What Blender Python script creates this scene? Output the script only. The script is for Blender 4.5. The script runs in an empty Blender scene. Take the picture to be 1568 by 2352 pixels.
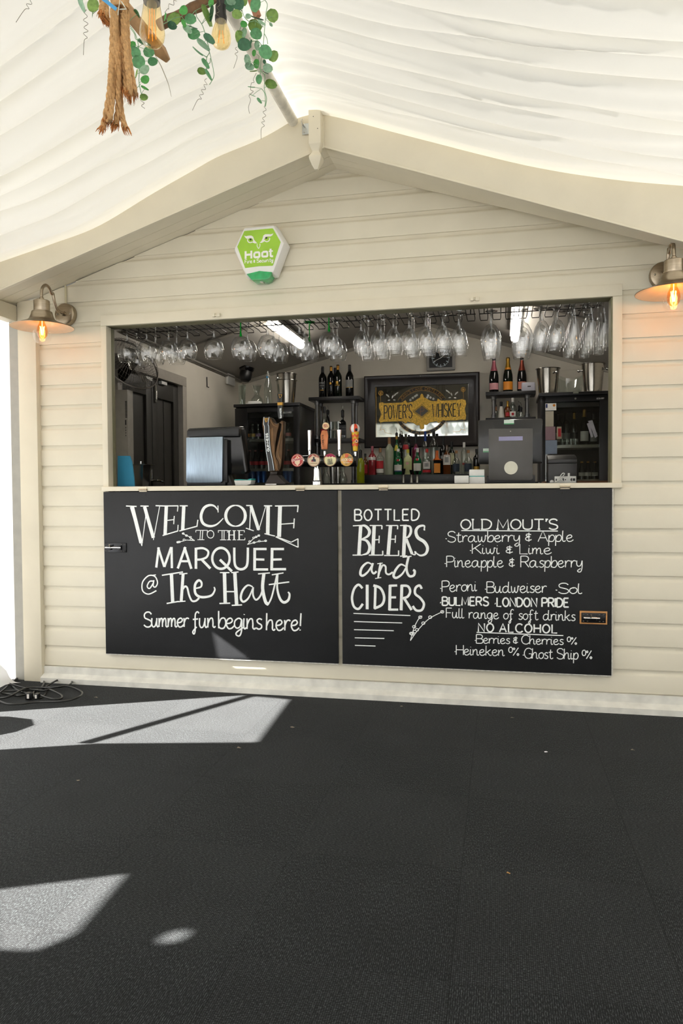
import bpy, bmesh, math, random
from mathutils import Vector, Matrix
random.seed(7)
PI = math.pi
S = bpy.context.scene
COL = S.collection

# ------------------------------------------------------------------ camera
F = 1701.89
CW, CH = 1568.0, 2352.0
RR = ((0.977716, -0.209930, 0.000194), (0.209828, 0.977269, 0.030285), (-0.006548, -0.029569, 0.999541))
CAM = Vector((0.55612, -4.01767, 1.15180))
cam_data = bpy.data.cameras.new('camera')
cam = bpy.data.objects.new('camera', cam_data)
COL.objects.link(cam)
M3 = Matrix(((RR[0][0], RR[0][2], -RR[0][1]), (RR[1][0], RR[1][2], -RR[1][1]), (RR[2][0], RR[2][2], -RR[2][1])))
cam.matrix_world = Matrix.Translation(CAM) @ M3.to_4x4()
cam_data.sensor_fit = 'VERTICAL'
cam_data.sensor_height = 36.0
cam_data.sensor_width = 24.0
cam_data.lens = F * 36.0 / CH
cam_data.clip_start = 0.02
cam_data.clip_end = 200
S.camera = cam

# ------------------------------------------------------------------ world, sun, exposure
S.view_settings.view_transform = 'Standard'
S.view_settings.look = 'None'
S.view_settings.gamma = 1.0
S.view_settings.use_curve_mapping = False
S.view_settings.exposure = -0.12
S.cycles.max_bounces = 10
S.cycles.diffuse_bounces = 6
S.cycles.glossy_bounces = 5
S.cycles.transmission_bounces = 6
S.cycles.transparent_max_bounces = 28
S.cycles.caustics_reflective = False
S.cycles.caustics_refractive = False
S.cycles.sample_clamp_indirect = 6.0

WORLD_STRENGTH = 6.0
SUN_STRENGTH = 78.0
w = bpy.data.worlds.new('sky')
S.world = w
w.use_nodes = True
bg = w.node_tree.nodes['Background']
bg.inputs['Color'].default_value = (0.97, 0.985, 1.0, 1)
bg.inputs['Strength'].default_value = WORLD_STRENGTH
sd = bpy.data.lights.new('sun', 'SUN')
sd.energy = SUN_STRENGTH
sd.angle = 0.012
sd.color = (1.0, 0.97, 0.93)
so = bpy.data.objects.new('sun', sd)
COL.objects.link(so)
SUN_DIR = Vector((1.0, 0.475, -0.67)).normalized()
so.rotation_euler = SUN_DIR.to_track_quat('-Z', 'Y').to_euler()
so.location = (-6, -4, 6)

# ------------------------------------------------------------------ measuring helpers (points of the place)
def ray(px, py):
    a, b = (px - CW / 2) / F, -(py - CH / 2) / F
    return Vector((RR[0][0] * a + RR[0][1] + RR[0][2] * b, RR[1][0] * a + RR[1][1] + RR[1][2] * b, RR[2][0] * a + RR[2][1] + RR[2][2] * b))
def at(px, py, Y):
    d = ray(px, py)
    return CAM + d * ((Y - CAM.y) / d.y)
def fl(px, py, Z=0.0):
    d = ray(px, py)
    return CAM + d * ((Z - CAM.z) / d.z)
def onx(px, py, X):
    d = ray(px, py)
    return CAM + d * ((X - CAM.x) / d.x)
def dep(px, py, D):
    return CAM + ray(px, py) * D
CR, CU, CF = Vector([r[0] for r in RR]), Vector([r[2] for r in RR]), Vector([r[1] for r in RR])

# ------------------------------------------------------------------ materials
def lin(c):
    c = c / 255.0
    return c / 12.92 if c <= 0.04045 else ((c + 0.055) / 1.055) ** 2.4
def rgb(h):
    return (lin(int(h[0:2], 16)), lin(int(h[2:4], 16)), lin(int(h[4:6], 16)), 1.0)
MATS = {}
def mat(name, hexc, rough=0.5, metal=0.0, var=0.06, scale=20.0, bump=0.0, bscale=60.0, spec=0.5, emit=None, estr=0.0, coat=0.0, sheen=0.0, stretch=None):
    if name in MATS:
        return MATS[name]
    m = bpy.data.materials.new(name)
    m.use_nodes = True
    nt = m.node_tree
    b = nt.nodes['Principled BSDF']
    c = rgb(hexc)
    tc = nt.nodes.new('ShaderNodeTexCoord')
    src = tc.outputs['Object']
    if stretch:
        mp = nt.nodes.new('ShaderNodeMapping')
        mp.inputs['Scale'].default_value = stretch
        nt.links.new(src, mp.inputs['Vector'])
        src = mp.outputs['Vector']
    nz = nt.nodes.new('ShaderNodeTexNoise')
    nz.inputs['Scale'].default_value = scale
    nz.inputs['Detail'].default_value = 4
    nt.links.new(src, nz.inputs['Vector'])
    rp = nt.nodes.new('ShaderNodeValToRGB')
    rp.color_ramp.elements[0].position = 0.3
    rp.color_ramp.elements[1].position = 0.7
    rp.color_ramp.elements[0].color = tuple(max(0, x * (1 - var)) for x in c[:3]) + (1,)
    rp.color_ramp.elements[1].color = tuple(min(1, x * (1 + var)) for x in c[:3]) + (1,)
    nt.links.new(nz.outputs['Fac'], rp.inputs['Fac'])
    nt.links.new(rp.outputs['Color'], b.inputs['Base Color'])
    b.inputs['Roughness'].default_value = rough
    b.inputs['Metallic'].default_value = metal
    b.inputs['Specular IOR Level'].default_value = spec
    if coat:
        b.inputs['Coat Weight'].default_value = coat
    if sheen:
        b.inputs['Sheen Weight'].default_value = sheen
    if bump:
        n2 = nt.nodes.new('ShaderNodeTexNoise')
        n2.inputs['Scale'].default_value = bscale
        n2.inputs['Detail'].default_value = 3
        nt.links.new(src, n2.inputs['Vector'])
        bp = nt.nodes.new('ShaderNodeBump')
        bp.inputs['Strength'].default_value = bump
        bp.inputs['Distance'].default_value = 0.004
        nt.links.new(n2.outputs['Fac'], bp.inputs['Height'])
        nt.links.new(bp.outputs['Normal'], b.inputs['Normal'])
    if emit:
        b.inputs['Emission Color'].default_value = rgb(emit)
        b.inputs['Emission Strength'].default_value = estr
    MATS[name] = m
    return m

def glass(name, hexc, base=0.05, edge=0.75, power=2.2, rough=0.02):
    """thin clear wall: lets light straight through, mirrors more towards its edges"""
    if name in MATS:
        return MATS[name]
    m = bpy.data.materials.new(name)
    m.use_nodes = True
    nt = m.node_tree
    nt.nodes.clear()
    out = nt.nodes.new('ShaderNodeOutputMaterial')
    tr = nt.nodes.new('ShaderNodeBsdfTransparent')
    nz = nt.nodes.new('ShaderNodeTexNoise')
    nz.inputs['Scale'].default_value = 30
    mxc = nt.nodes.new('ShaderNodeMix')
    mxc.data_type = 'RGBA'
    c = rgb(hexc)
    mxc.inputs[6].default_value = c
    mxc.inputs[7].default_value = tuple(min(1, x * 1.04) for x in c[:3]) + (1,)
    nt.links.new(nz.outputs['Fac'], mxc.inputs[0])
    nt.links.new(mxc.outputs[2], tr.inputs['Color'])
    gl = nt.nodes.new('ShaderNodeBsdfGlossy')
    gl.inputs['Roughness'].default_value = rough
    gl.inputs['Color'].default_value = (1, 1, 1, 1)
    lw = nt.nodes.new('ShaderNodeLayerWeight')
    lw.inputs['Blend'].default_value = 0.5
    pw = nt.nodes.new('ShaderNodeMath')
    pw.operation = 'POWER'
    pw.inputs[1].default_value = power
    nt.links.new(lw.outputs['Facing'], pw.inputs[0])
    ma = nt.nodes.new('ShaderNodeMath')
    ma.operation = 'MULTIPLY_ADD'
    ma.inputs[1].default_value = edge
    ma.inputs[2].default_value = base
    ma.use_clamp = True
    nt.links.new(pw.outputs[0], ma.inputs[0])
    mx = nt.nodes.new('ShaderNodeMixShader')
    nt.links.new(ma.outputs[0], mx.inputs[0])
    nt.links.new(tr.outputs[0], mx.inputs[1])
    nt.links.new(gl.outputs[0], mx.inputs[2])
    nt.links.new(mx.outputs[0], out.inputs['Surface'])
    MATS[name] = m
    return m

def fabric(name, hexc, trans, fleck=0.03):
    """thin cloth: part of the daylight passes through it"""
    m = bpy.data.materials.new(name)
    m.use_nodes = True
    nt = m.node_tree
    nt.nodes.clear()
    out = nt.nodes.new('ShaderNodeOutputMaterial')
    tc = nt.nodes.new('ShaderNodeTexCoord')
    nz = nt.nodes.new('ShaderNodeTexNoise')
    nz.inputs['Scale'].default_value = 6
    nt.links.new(tc.outputs['Object'], nz.inputs['Vector'])
    rp = nt.nodes.new('ShaderNodeValToRGB')
    c = rgb(hexc)
    rp.color_ramp.elements[0].color = tuple(x * (1 - fleck) for x in c[:3]) + (1,)
    rp.color_ramp.elements[1].color = c
    nt.links.new(nz.outputs['Fac'], rp.inputs['Fac'])
    df = nt.nodes.new('ShaderNodeBsdfDiffuse')
    tl = nt.nodes.new('ShaderNodeBsdfTranslucent')
    nt.links.new(rp.outputs['Color'], df.inputs['Color'])
    nt.links.new(rp.outputs['Color'], tl.inputs['Color'])
    mx = nt.nodes.new('ShaderNodeMixShader')
    mx.inputs[0].default_value = trans
    nt.links.new(df.outputs[0], mx.inputs[1])
    nt.links.new(tl.outputs[0], mx.inputs[2])
    nt.links.new(mx.outputs[0], out.inputs['Surface'])
    MATS[name] = m
    return m

CREAM = mat('cream_paint', 'DBD4C0', 0.42, var=0.03, scale=5, bump=0.08, bscale=25, spec=0.4)
CREAMT = mat('cream_trim_paint', 'DCD4BF', 0.45, var=0.03, scale=6, bump=0.06, bscale=30, spec=0.35)
OLIVE = mat('olive_frame_paint', '7C785C', 0.5, var=0.08, scale=30)
BLACK = mat('black_plastic', '101012', 0.38, var=0.15, scale=40)
GLOSSB = mat('gloss_black', '0B0B0D', 0.16, var=0.1, scale=20)
DARKM = mat('dark_metal', '2A2826', 0.35, 0.9, var=0.1)
STEEL = mat('brushed_steel', 'B9B7B2', 0.2, 1.0, var=0.06, scale=40, stretch=(30, 30, 1))
CHROME = mat('chrome', 'E2E2E0', 0.06, 1.0, var=0.02)
WHITEP = mat('white_plastic', 'ECECE8', 0.35, var=0.02)
GREYP = mat('grey_plastic', '55554F', 0.45, var=0.05, scale=8)
CHALK = mat('chalk_paint', 'F3F6F4', 0.85, var=0.07, scale=160)
SCREWM = mat('screw_metal', 'A9A69C', 0.3, 1.0)

# ------------------------------------------------------------------ mesh builder
class MB:
    def __init__(s):
        s.v, s.f, s.mi, s.cur = [], [], [], 0
    def add(s, vs, fs):
        o = len(s.v)
        s.v.extend(Vector(p) for p in vs)
        for q in fs:
            s.f.append([o + i for i in q])
            s.mi.append(s.cur)
        return s
    def box(s, x0, x1, y0, y1, z0, z1):
        return s.add([(x0, y0, z0), (x1, y0, z0), (x1, y1, z0), (x0, y1, z0), (x0, y0, z1), (x1, y0, z1), (x1, y1, z1), (x0, y1, z1)],
                     [(0, 3, 2, 1), (4, 5, 6, 7), (0, 1, 5, 4), (1, 2, 6, 5), (2, 3, 7, 6), (3, 0, 4, 7)])
    def obox(s, c, ax, ay, az):
        """box about c with half-axis vectors"""
        c, ax, ay, az = Vector(c), Vector(ax), Vector(ay), Vector(az)
        P = [c + i * ax + j * ay + k * az for k in (-1, 1) for i, j in ((-1, -1), (1, -1), (1, 1), (-1, 1))]
        return s.add(P, [(0, 3, 2, 1), (4, 5, 6, 7), (0, 1, 5, 4), (1, 2, 6, 5), (2, 3, 7, 6), (3, 0, 4, 7)])
    def lathe(s, prof, c=(0, 0, 0), axis=(0, 0, 1), seg=24, caps=(False, False)):
        c, az = Vector(c), Vector(axis).normalized()
        ax = az.orthogonal().normalized() if abs(az.z) < 0.99 else Vector((1, 0, 0))
        ay = az.cross(ax)
        V, Fc, n = [], [], len(prof)
        for r, z in prof:
            for k in range(seg):
                a = 2 * PI * k / seg
                V.append(c + az * z + (ax * math.cos(a) + ay * math.sin(a)) * max(r, 1e-5))
        for i in range(n - 1):
            for k in range(seg):
                k2 = (k + 1) % seg
                Fc.append((i * seg + k, i * seg + k2, (i + 1) * seg + k2, (i + 1) * seg + k))
        if caps[0]:
            Fc.append(tuple(range(seg - 1, -1, -1)))
        if caps[1]:
            Fc.append(tuple((n - 1) * seg + k for k in range(seg)))
        return s.add(V, Fc)
    def cyl(s, a, b, r, r2=None, seg=16):
        a, b = Vector(a), Vector(b)
        return s.lathe([(r, 0), (r if r2 is None else r2, (b - a).length)], a, b - a, seg, (True, True))
    def tube(s, pts, r, sides=8, closed=False):
        pts = [Vector(p) for p in pts]
        n = len(pts)
        if n < 2:
            return s
        V, Fc, up = [], [], None
        for i, p in enumerate(pts):
            if closed:
                t = pts[(i + 1) % n] - pts[i - 1]
            else:
                t = pts[min(i + 1, n - 1)] - pts[max(i - 1, 0)]
            if t.length < 1e-9:
                t = Vector((0, 0, 1))
            t.normalize()
            if up is None:
                up = t.orthogonal().normalized()
            else:
                up = (up - t * up.dot(t))
                up = up.normalized() if up.length > 1e-6 else t.orthogonal().normalized()
            sd_ = t.cross(up)
            rr = r[i] if isinstance(r, (list, tuple)) else r
            for k in range(sides):
                a = 2 * PI * k / sides
                V.append(p + (up * math.cos(a) + sd_ * math.sin(a)) * rr)
        m = n if closed else n - 1
        for i in range(m):
            j = (i + 1) % n
            for k in range(sides):
                k2 = (k + 1) % sides
                Fc.append((i * sides + k, i * sides + k2, j * sides + k2, j * sides + k))
        if not closed:
            Fc.append(tuple(range(sides - 1, -1, -1)))
            Fc.append(tuple((n - 1) * sides + k for k in range(sides)))
        return s.add(V, Fc)
    def prism(s, poly, off):
        """closed polygon (3-D points, any plane) extruded by the vector off"""
        n = len(poly)
        P = [Vector(p) for p in poly]
        off = Vector(off)
        nrm = Vector((0, 0, 0))
        for i in range(n):
            nrm += (P[i] - P[0]).cross(P[(i + 1) % n] - P[0])
        if nrm.dot(off) > 0:
            P.reverse()
        Q = [p + off for p in P]
        return s.add(P + Q, [tuple(range(n))] + [tuple(range(2 * n - 1, n - 1, -1))] +
                     [(i, i + n, (i + 1) % n + n, (i + 1) % n) for i in range(n)])
    def poly(s, P):
        return s.add(P, [tuple(range(len(P)))])
    def ball(s, c, r, seg=14, rings=9, sz=1.0):
        prof = [(r * math.sin(PI * i / rings), -r * sz * math.cos(PI * i / rings)) for i in range(rings + 1)]
        return s.lathe(prof, c, (0, 0, 1), seg)
    def bisect(s, co, no):
        """keep the side of the plane the normal points away from, capped"""
        bm = bmesh.new()
        vs = [bm.verts.new(p) for p in s.v]
        for q in s.f:
            try:
                bm.faces.new([vs[i] for i in q])
            except ValueError:
                pass
        r = bmesh.ops.bisect_plane(bm, geom=bm.verts[:] + bm.edges[:] + bm.faces[:], plane_co=co, plane_no=no, clear_outer=True)
        ed = [e for e in r['geom_cut'] if isinstance(e, bmesh.types.BMEdge)]
        if ed:
            bmesh.ops.holes_fill(bm, edges=ed)
        bm.verts.index_update()
        s.v = [v.co.copy() for v in bm.verts]
        s.f = [[v.index for v in f.verts] for f in bm.faces]
        s.mi = [s.cur] * len(s.f)
        bm.free()
        return s

TL = {}
def worldloc(o):
    p = Vector((0, 0, 0))
    while o is not None:
        p += TL.get(o.name, Vector((0, 0, 0)))
        o = o.parent
    return p
def obj(name, mb, m, parent=None, smooth=35, bevel=0.0, loc=None, weld=False):
    """one mesh object from world-space geometry; under a parent the geometry becomes local to it"""
    me = bpy.data.meshes.new(name)
    off = worldloc(parent) if parent else Vector((0, 0, 0))
    if loc is not None:
        off = off + Vector(loc)
    me.from_pydata([tuple(p - off) for p in mb.v], [], mb.f)
    ms = m if isinstance(m, (list, tuple)) else [m]
    for x in ms:
        me.materials.append(x)
    if len(ms) > 1:
        me.polygons.foreach_set('material_index', mb.mi)
    if bevel or weld:
        bm = bmesh.new()
        bm.from_mesh(me)
        if weld:
            bmesh.ops.remove_doubles(bm, verts=bm.verts, dist=1e-5)
        if bevel:
            es = [e for e in bm.edges if len(e.link_faces) == 2 and e.calc_face_angle(0) > 0.5]
            bmesh.ops.bevel(bm, geom=es, offset=bevel, segments=2, profile=0.6, affect='EDGES', clamp_overlap=True)
        bm.to_mesh(me)
        bm.free()
    if smooth:
        me.polygons.foreach_set('use_smooth', [True] * len(me.polygons))
        me.set_sharp_from_angle(angle=math.radians(smooth))
    me.update()
    o = bpy.data.objects.new(name, me)
    COL.objects.link(o)
    if loc is not None:
        o.location = loc
        TL[o.name] = Vector(loc)
    if parent:
        o.parent = parent
    return o
def tag(o, label, cat, group=None, kind=None):
    o['label'] = label
    o['category'] = cat
    if group:
        o['group'] = group
    if kind:
        o['kind'] = kind
    return o
def thing(name, label, cat, loc, group=None):
    o = bpy.data.objects.new(name, None)
    o.empty_display_size = 0.05
    COL.objects.link(o)
    o.location = loc
    TL[o.name] = Vector(loc)
    return tag(o, label, cat, group)
def struct(name, mb, m, label=None, **k):
    o = obj(name, mb, m, **k)
    o['kind'] = 'structure'
    if label:
        o['label'] = label
    return o
def copy_tree(o, parent=None, loc=None):
    c = o.copy()
    COL.objects.link(c)
    if parent:
        c.parent = parent
    if loc is not None:
        c.location = loc
    for ch in list(o.children):
        copy_tree(ch, c)
    return c

# ------------------------------------------------------------------ strokes and lettering
def smooth_path(P, n=5):
    if len(P) < 3:
        return [Vector(p) for p in P]
    P = [Vector(p) for p in P]
    Q = [P[0]] + P + [P[-1]]
    out = []
    for i in range(1, len(Q) - 2):
        a, b, c, d = Q[i - 1], Q[i], Q[i + 1], Q[i + 2]
        for k in range(n):
            t = k / n
            out.append(0.5 * ((2 * b) + (c - a) * t + (2 * a - 5 * b + 4 * c - d) * t * t + (3 * b - a - 3 * c + d) * t ** 3))
    out.append(P[-1])
    return out
def ribbon(mb, P, wd, nrm):
    """flat painted stroke along 3-D points; wd one width or one per point"""
    P = [Vector(p) for p in P]
    n = len(P)
    nrm = Vector(nrm)
    mb.lay = (getattr(mb, 'lay', 0) + 1) % 12
    P = [p + nrm * (5e-5 * mb.lay + 4e-5 * i / n) for i, p in enumerate(P)]   # later strokes of paint lie over earlier ones
    V = []
    for i in range(n):
        t = P[min(i + 1, n - 1)] - P[max(i - 1, 0)]
        if t.length < 1e-9:
            t = Vector((1, 0, 0))
        s_ = t.normalized().cross(nrm).normalized()
        w_ = (wd[i] if isinstance(wd, (list, tuple)) else wd) / 2
        V += [P[i] + s_ * w_, P[i] - s_ * w_]
    # rounded ends
    fs = [(2 * i, 2 * i + 1, 2 * i + 3, 2 * i + 2) for i in range(n - 1)]
    mb.add(V, fs)
    return mb

FONT = {
 'A': "0,0 3.5,10 7,0;1.2,3.5 5.8,3.5", 'B': "0,0 0,10;~0,10 4,10 5.8,8.6 5.6,6.4 4,5.4 0,5.3;~0,5.3 4.5,5.2 6.4,3.6 6.3,1.4 4.5,0 0,0",
 'C': "~7,8.6 5.2,10 2.6,9.8 .6,7.4 .2,4 1.6,1 4,0 6,.5 7.2,1.8", 'D': "0,0 0,10;~0,10 3.6,9.8 6.4,7.4 6.6,4 5,1 2.4,0 0,0",
 'E': "0,0 0,10;0,10 5.4,10;0,5.2 4.6,5.2;0,0 5.6,0", 'F': "0,0 0,10;0,10 5.4,10;0,5.2 4.4,5.2",
 'G': "~7,8.6 5.2,10 2.6,9.8 .6,7.4 .2,4 1.6,1 4,0 6,.6 7,2;4.4,4.6 7,4.6 7,0", 'H': "0,0 0,10;6.4,0 6.4,10;0,5.2 6.4,5.2",
 'I': "0,0 0,10", 'J': "~4,10 4,2.5 3,.4 1.5,0 0,1.2", 'K': "0,0 0,10;5.8,10 0,4.2;1.8,5.8 6.2,0", 'L': "0,10 0,0 5.2,0",
 'M': "0,0 .6,10 4,1.5 7.4,10 8,0", 'N': "0,0 0,10 6.4,0 6.4,10", 'O': "~3.6,10 1.2,8.6 0,5 1.2,1.4 3.6,0 6,1.4 7.2,5 6,8.6 3.6,10",
 'P': "0,0 0,10;~0,10 4,10 5.9,8.6 5.8,6 4,4.8 0,4.6", 'Q': "~3.6,10 1.2,8.6 0,5 1.2,1.4 3.6,0 6,1.4 7.2,5 6,8.6 3.6,10;4,3 7.4,-1",
 'R': "0,0 0,10;~0,10 4,10 5.9,8.6 5.7,6.2 4,5 0,4.9;3,5 6.4,0", 'S': "~5.8,8.6 4.4,10 2,10 .4,8.4 .8,6.2 3,5.2 5.4,4 6,2 4.6,.2 2,0 0,1.4",
 'T': "0,10 6.6,10;3.3,10 3.3,0", 'U': "~0,10 0,3 1,.6 3.2,0 5.4,.6 6.4,3 6.4,10", 'V': "0,10 3.3,0 6.6,10", 'W': "0,10 2.4,0 4.6,9 6.8,0 9.2,10",
 'X': "0,0 6.4,10;0,10 6.4,0", 'Y': "0,10 3.2,4.8 6.4,10;3.2,4.8 3.2,0", 'Z': "0,10 6,10 0,0 6.2,0",
 '0': "~1.6,9 .4,8 0,5.8 .6,4 1.8,3.6 3,4.6 3.2,7 2.6,8.6 1.6,9", '1': "0,8 1.5,10 1.5,0", '7': "0,10 5,10 2,0", '9': "~5,7 3.5,9.8 1,9.5 .4,7 2,5 4,5.6 5,8 4.4,2 3,0",
 '%': "0,.5 4.6,8.6;~.8,8.4 .1,7.4 .8,6.4 1.5,7.4 .8,8.4;~4.2,2.8 3.4,1.7 4.2,.6 5,1.7 4.2,2.8", '&': "~4.2,6.6 1.2,7 .8,5.4 3.4,4.6 .6,3.8 .4,1.8 2.2,1 4.6,2;2.6,8.4 2.6,0",
 '!': "1,10 .6,2.6;.4,.6 .45,0", "'": "1,10 .4,7.6", '.': "0,3.4 .9,3", '-': "0,4.6 2.6,4.6",
 'a': "~5,5.2 3,6 .8,4.5 .4,1.5 2,0 4,1.5 5,5.5 4.9,1.5 6,0 7,.8", 'b': "~.5,10 .5,4 .6,0;~.6,2.5 2,5.5 4.2,5.8 5,3 3.8,.3 1.8,0 .6,1",
 'c': "~4.5,5 3,6 1,4.5 .5,2 2,0 4,.3 5,1.2", 'd': "~4.8,5 3,6 .8,4.5 .4,1.5 2,0 4,1.2 4.9,4;~5.2,10 4.9,4 5,1 6,0 6.8,.8",
 'e': "~.6,2.8 3,3.2 4.3,4.6 3.2,6 1.2,5 .5,2.5 1.8,.1 3.8,.2 5.4,1.6", 'f': "~5.2,9 4,10 2.6,8.5 2.4,4 2.4,-2 1.6,-4 .8,-2.5 3.5,.5;.8,5.2 4.5,5.5",
 'g': "~4.8,5.2 3,6 .8,4.5 .5,1.8 2,.3 4,1.5 4.9,5.3 4.8,-1 3.6,-4 1.6,-3.6 1.8,-2 5.8,.8", 'h': "~.6,10 .5,5 .4,0;~.5,2.5 2,5.5 3.8,5.8 4.3,3.5 4.3,.8 5.2,0 6,.8",
 'i': "~.8,6 .6,2 1.2,0 2.4,.8;.9,8 1.05,8.4", 'k': "~.6,10 .5,5 .4,0;4.5,6 .8,2.8;~1.8,3.4 3.2,1 4.4,0 5.4,.8", 'l': "~1,10 .8,5 .9,1 2,0 3,.9",
 'm': "~.5,6 .6,3 .5,0;~.6,2.5 1.6,5.4 2.8,5.6 3.1,3 3.1,0;~3.1,2.5 4.2,5.4 5.4,5.6 5.8,3 5.8,.8 6.6,0 7.4,.8",
 'n': "~.5,6 .6,3 .5,0;~.6,2.5 2,5.4 3.6,5.7 4.1,3 4.1,.8 5,0 5.8,.8", 'o': "~2.8,6 .8,4.6 .5,1.8 2.2,0 4.2,1.2 4.8,4 3.6,5.8 2.4,5.4",
 'p': "~.8,6 .7,1 .6,-4;~.7,2.5 2,5.5 4,5.8 4.9,3.2 3.8,.4 2,0 .8,.8", 'r': "~.5,6 .7,3 .6,0;~.7,3 1.8,5.4 3.2,6 4.2,5.4",
 's': "~4,5.4 2.4,6 1,5 1.6,3.6 3.6,2.4 3.6,.8 2,0 .4,.8", 't': "~2.2,9 1.8,4 2,.8 3.2,0 4.4,1;.4,6.4 4,6.6",
 'u': "~.6,6 .5,2 1.6,0 3.2,.8 4.2,4;~4.4,6 4.3,2 5,0 6,.8", 'w': "~.5,6 .8,1.5 1.8,0 3,2 3.3,5 3.4,1.5 4.6,0 5.8,2.5 6,6 7,5.4",
 'y': "~.6,6 .6,2.5 1.8,1 3.6,2 4.6,6;~4.6,6 4.6,0 3.6,-3.8 1.8,-4 1.2,-2.8 3.5,-1", 'z': "~.4,6 4,6 .4,0 4.4,0",
}
def parse(g):
    out = []
    for st in FONT[g].split(';'):
        sm = st.startswith('~')
        P = [tuple(float(x) for x in q.split(',')) for q in st.lstrip('~').split()]
        out.append((sm, P))
    return out
def layout(text, gap=1.7, space=4.0, serif=0.0):
    """strokes of a line of text on a grid whose capitals are 10 high; returns strokes and total width"""
    x, res = 0.0, []
    for ch in text:
        if ch == ' ':
            x += space
            continue
        gs = parse(ch)
        x0 = min(p[0] for _, P in gs for p in P)
        x1 = max(p[0] for _, P in gs for p in P)
        for sm, P in gs:
            Q = [Vector((p[0] - x0 + x, p[1], 0)) for p in P]
            res.append(smooth_path(Q, 4) if sm else Q)
            if serif and not sm:
                for i in (0, -1):
                    e, o_ = Q[i], Q[1 if i == 0 else -2]
                    if abs(e.y - o_.y) > 2 * abs(e.x - o_.x) and (abs(e.y) < .2 or abs(e.y - 10) < .2):
                        res.append([e + Vector((-serif, 0, 0)), e + Vector((serif, 0, 0))])
        x += x1 - x0 + gap
    return res, x - gap
def write(mb, text, p0, p1, up, wd, nrm, gap=1.7, space=4.0, serif=0.0, bend=None):
    """letter a line from p0 to p1 (baseline ends) with capitals reaching up"""
    st, W_ = layout(text, gap, space, serif)
    p0, p1, up = Vector(p0), Vector(p1), Vector(up)
    for P in st:
        Q = [p0 + (p1 - p0) * (q.x / W_) + up * (q.y / 10) for q in P]
        ribbon(mb, Q, wd, nrm)
    return mb

# ================================================================== SETTING
# ---- carpet tiles on the ground
cm = bpy.data.materials.new('carpet_tiles')
cm.use_nodes = True
nt = cm.node_tree
bs = nt.nodes['Principled BSDF']
def nd(t, **k):
    n = nt.nodes.new(t)
    for a, b in k.items():
        setattr(n, a, b)
    return n
def mth(op, a, b=None, c=None, clamp=False):
    n = nd('ShaderNodeMath', operation=op, use_clamp=clamp)
    for i, x in enumerate((a, b, c)):
        if x is None:
            continue
        if isinstance(x, (int, float)):
            n.inputs[i].default_value = x
        else:
            nt.links.new(x, n.inputs[i])
    return n.outputs[0]
tc = nd('ShaderNodeTexCoord')
sx = nd('ShaderNodeSeparateXYZ')
nt.links.new(tc.outputs['Object'], sx.inputs[0])
TILE = 0.531
u_ = mth('DIVIDE', mth('ADD', sx.outputs[0], 0.0913 + 40 * TILE), TILE)
v_ = mth('DIVIDE', mth('ADD', sx.outputs[1], 0.71 + 40 * TILE), TILE)
fu, fv = mth('FRACT', u_), mth('FRACT', v_)
par = mth('MODULO', mth('ADD', mth('FLOOR', u_), mth('FLOOR', v_)), 2.0)
def stretched(sc):
    mp = nd('ShaderNodeMapping')
    mp.inputs['Scale'].default_value = sc
    nt.links.new(tc.outputs['Object'], mp.inputs['Vector'])
    n = nd('ShaderNodeTexNoise')
    n.inputs['Scale'].default_value = 1.0
    n.inputs['Detail'].default_value = 3.0
    n.inputs['Roughness'].default_value = 0.75
    nt.links.new(mp.outputs['Vector'], n.inputs['Vector'])
    return n.outputs['Fac']
na, nb = stretched((330, 95, 200)), stretched((120, 310, 200))
mixn = mth('ADD', mth('MULTIPLY', na, par), mth('MULTIPLY', nb, mth('SUBTRACT', 1.0, par)))
rib = nd('ShaderNodeTexWave', wave_type='BANDS', bands_direction='X')
rib.inputs['Scale'].default_value = 62.0
rib.inputs['Distortion'].default_value = 1.2
rib.inputs['Detail'].default_value = 2.0
nt.links.new(tc.outputs['Object'], rib.inputs['Vector'])
big = nd('ShaderNodeTexNoise')
big.inputs['Scale'].default_value = 3.0
big.inputs['Detail'].default_value = 3.0
nt.links.new(tc.outputs['Object'], big.inputs['Vector'])
hgt = mth('ADD', mth('MULTIPLY', mixn, 0.8), mth('MULTIPLY', rib.outputs['Fac'], 0.10))
rp = nd('ShaderNodeValToRGB')
e = rp.color_ramp.elements
e[0].position, e[1].position = 0.37, 0.48
e[0].color = (0.0045, 0.0048, 0.0052, 1)
e[1].color = (0.0145, 0.0156, 0.0160, 1)
e2 = rp.color_ramp.elements.new(0.60)
e2.color = (0.066, 0.077, 0.077, 1)
nt.links.new(hgt, rp.inputs['Fac'])
seam = mth('ADD', mth('LESS_THAN', mth('MINIMUM', fu, mth('SUBTRACT', 1.0, fu)), 0.0035), mth('LESS_THAN', mth('MINIMUM', fv, mth('SUBTRACT', 1.0, fv)), 0.0018), clamp=True)
bright = mth('MULTIPLY', mth('MULTIPLY_ADD', big.outputs['Fac'], 0.7, 0.62), mth('SUBTRACT', 1.0, mth('MULTIPLY', seam, 0.45)))
mc = nd('ShaderNodeMix', data_type='RGBA', blend_type='MULTIPLY')
mc.inputs[0].default_value = 1.0
nt.links.new(rp.outputs['Color'], mc.inputs[6])
cb = nd('ShaderNodeCombineColor')
for i in range(3):
    nt.links.new(bright, cb.inputs[i])
nt.links.new(cb.outputs[0], mc.inputs[7])
nt.links.new(mc.outputs[2], bs.inputs['Base Color'])
bs.inputs['Roughness'].default_value = 0.95
bs.inputs['Specular IOR Level'].default_value = 0.15
bs.inputs['Sheen Weight'].default_value = 0.05
bmp = nd('ShaderNodeBump')
bmp.inputs['Strength'].default_value = 0.6
bmp.inputs['Distance'].default_value = 0.003
nt.links.new(hgt, bmp.inputs['Height'])
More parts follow.
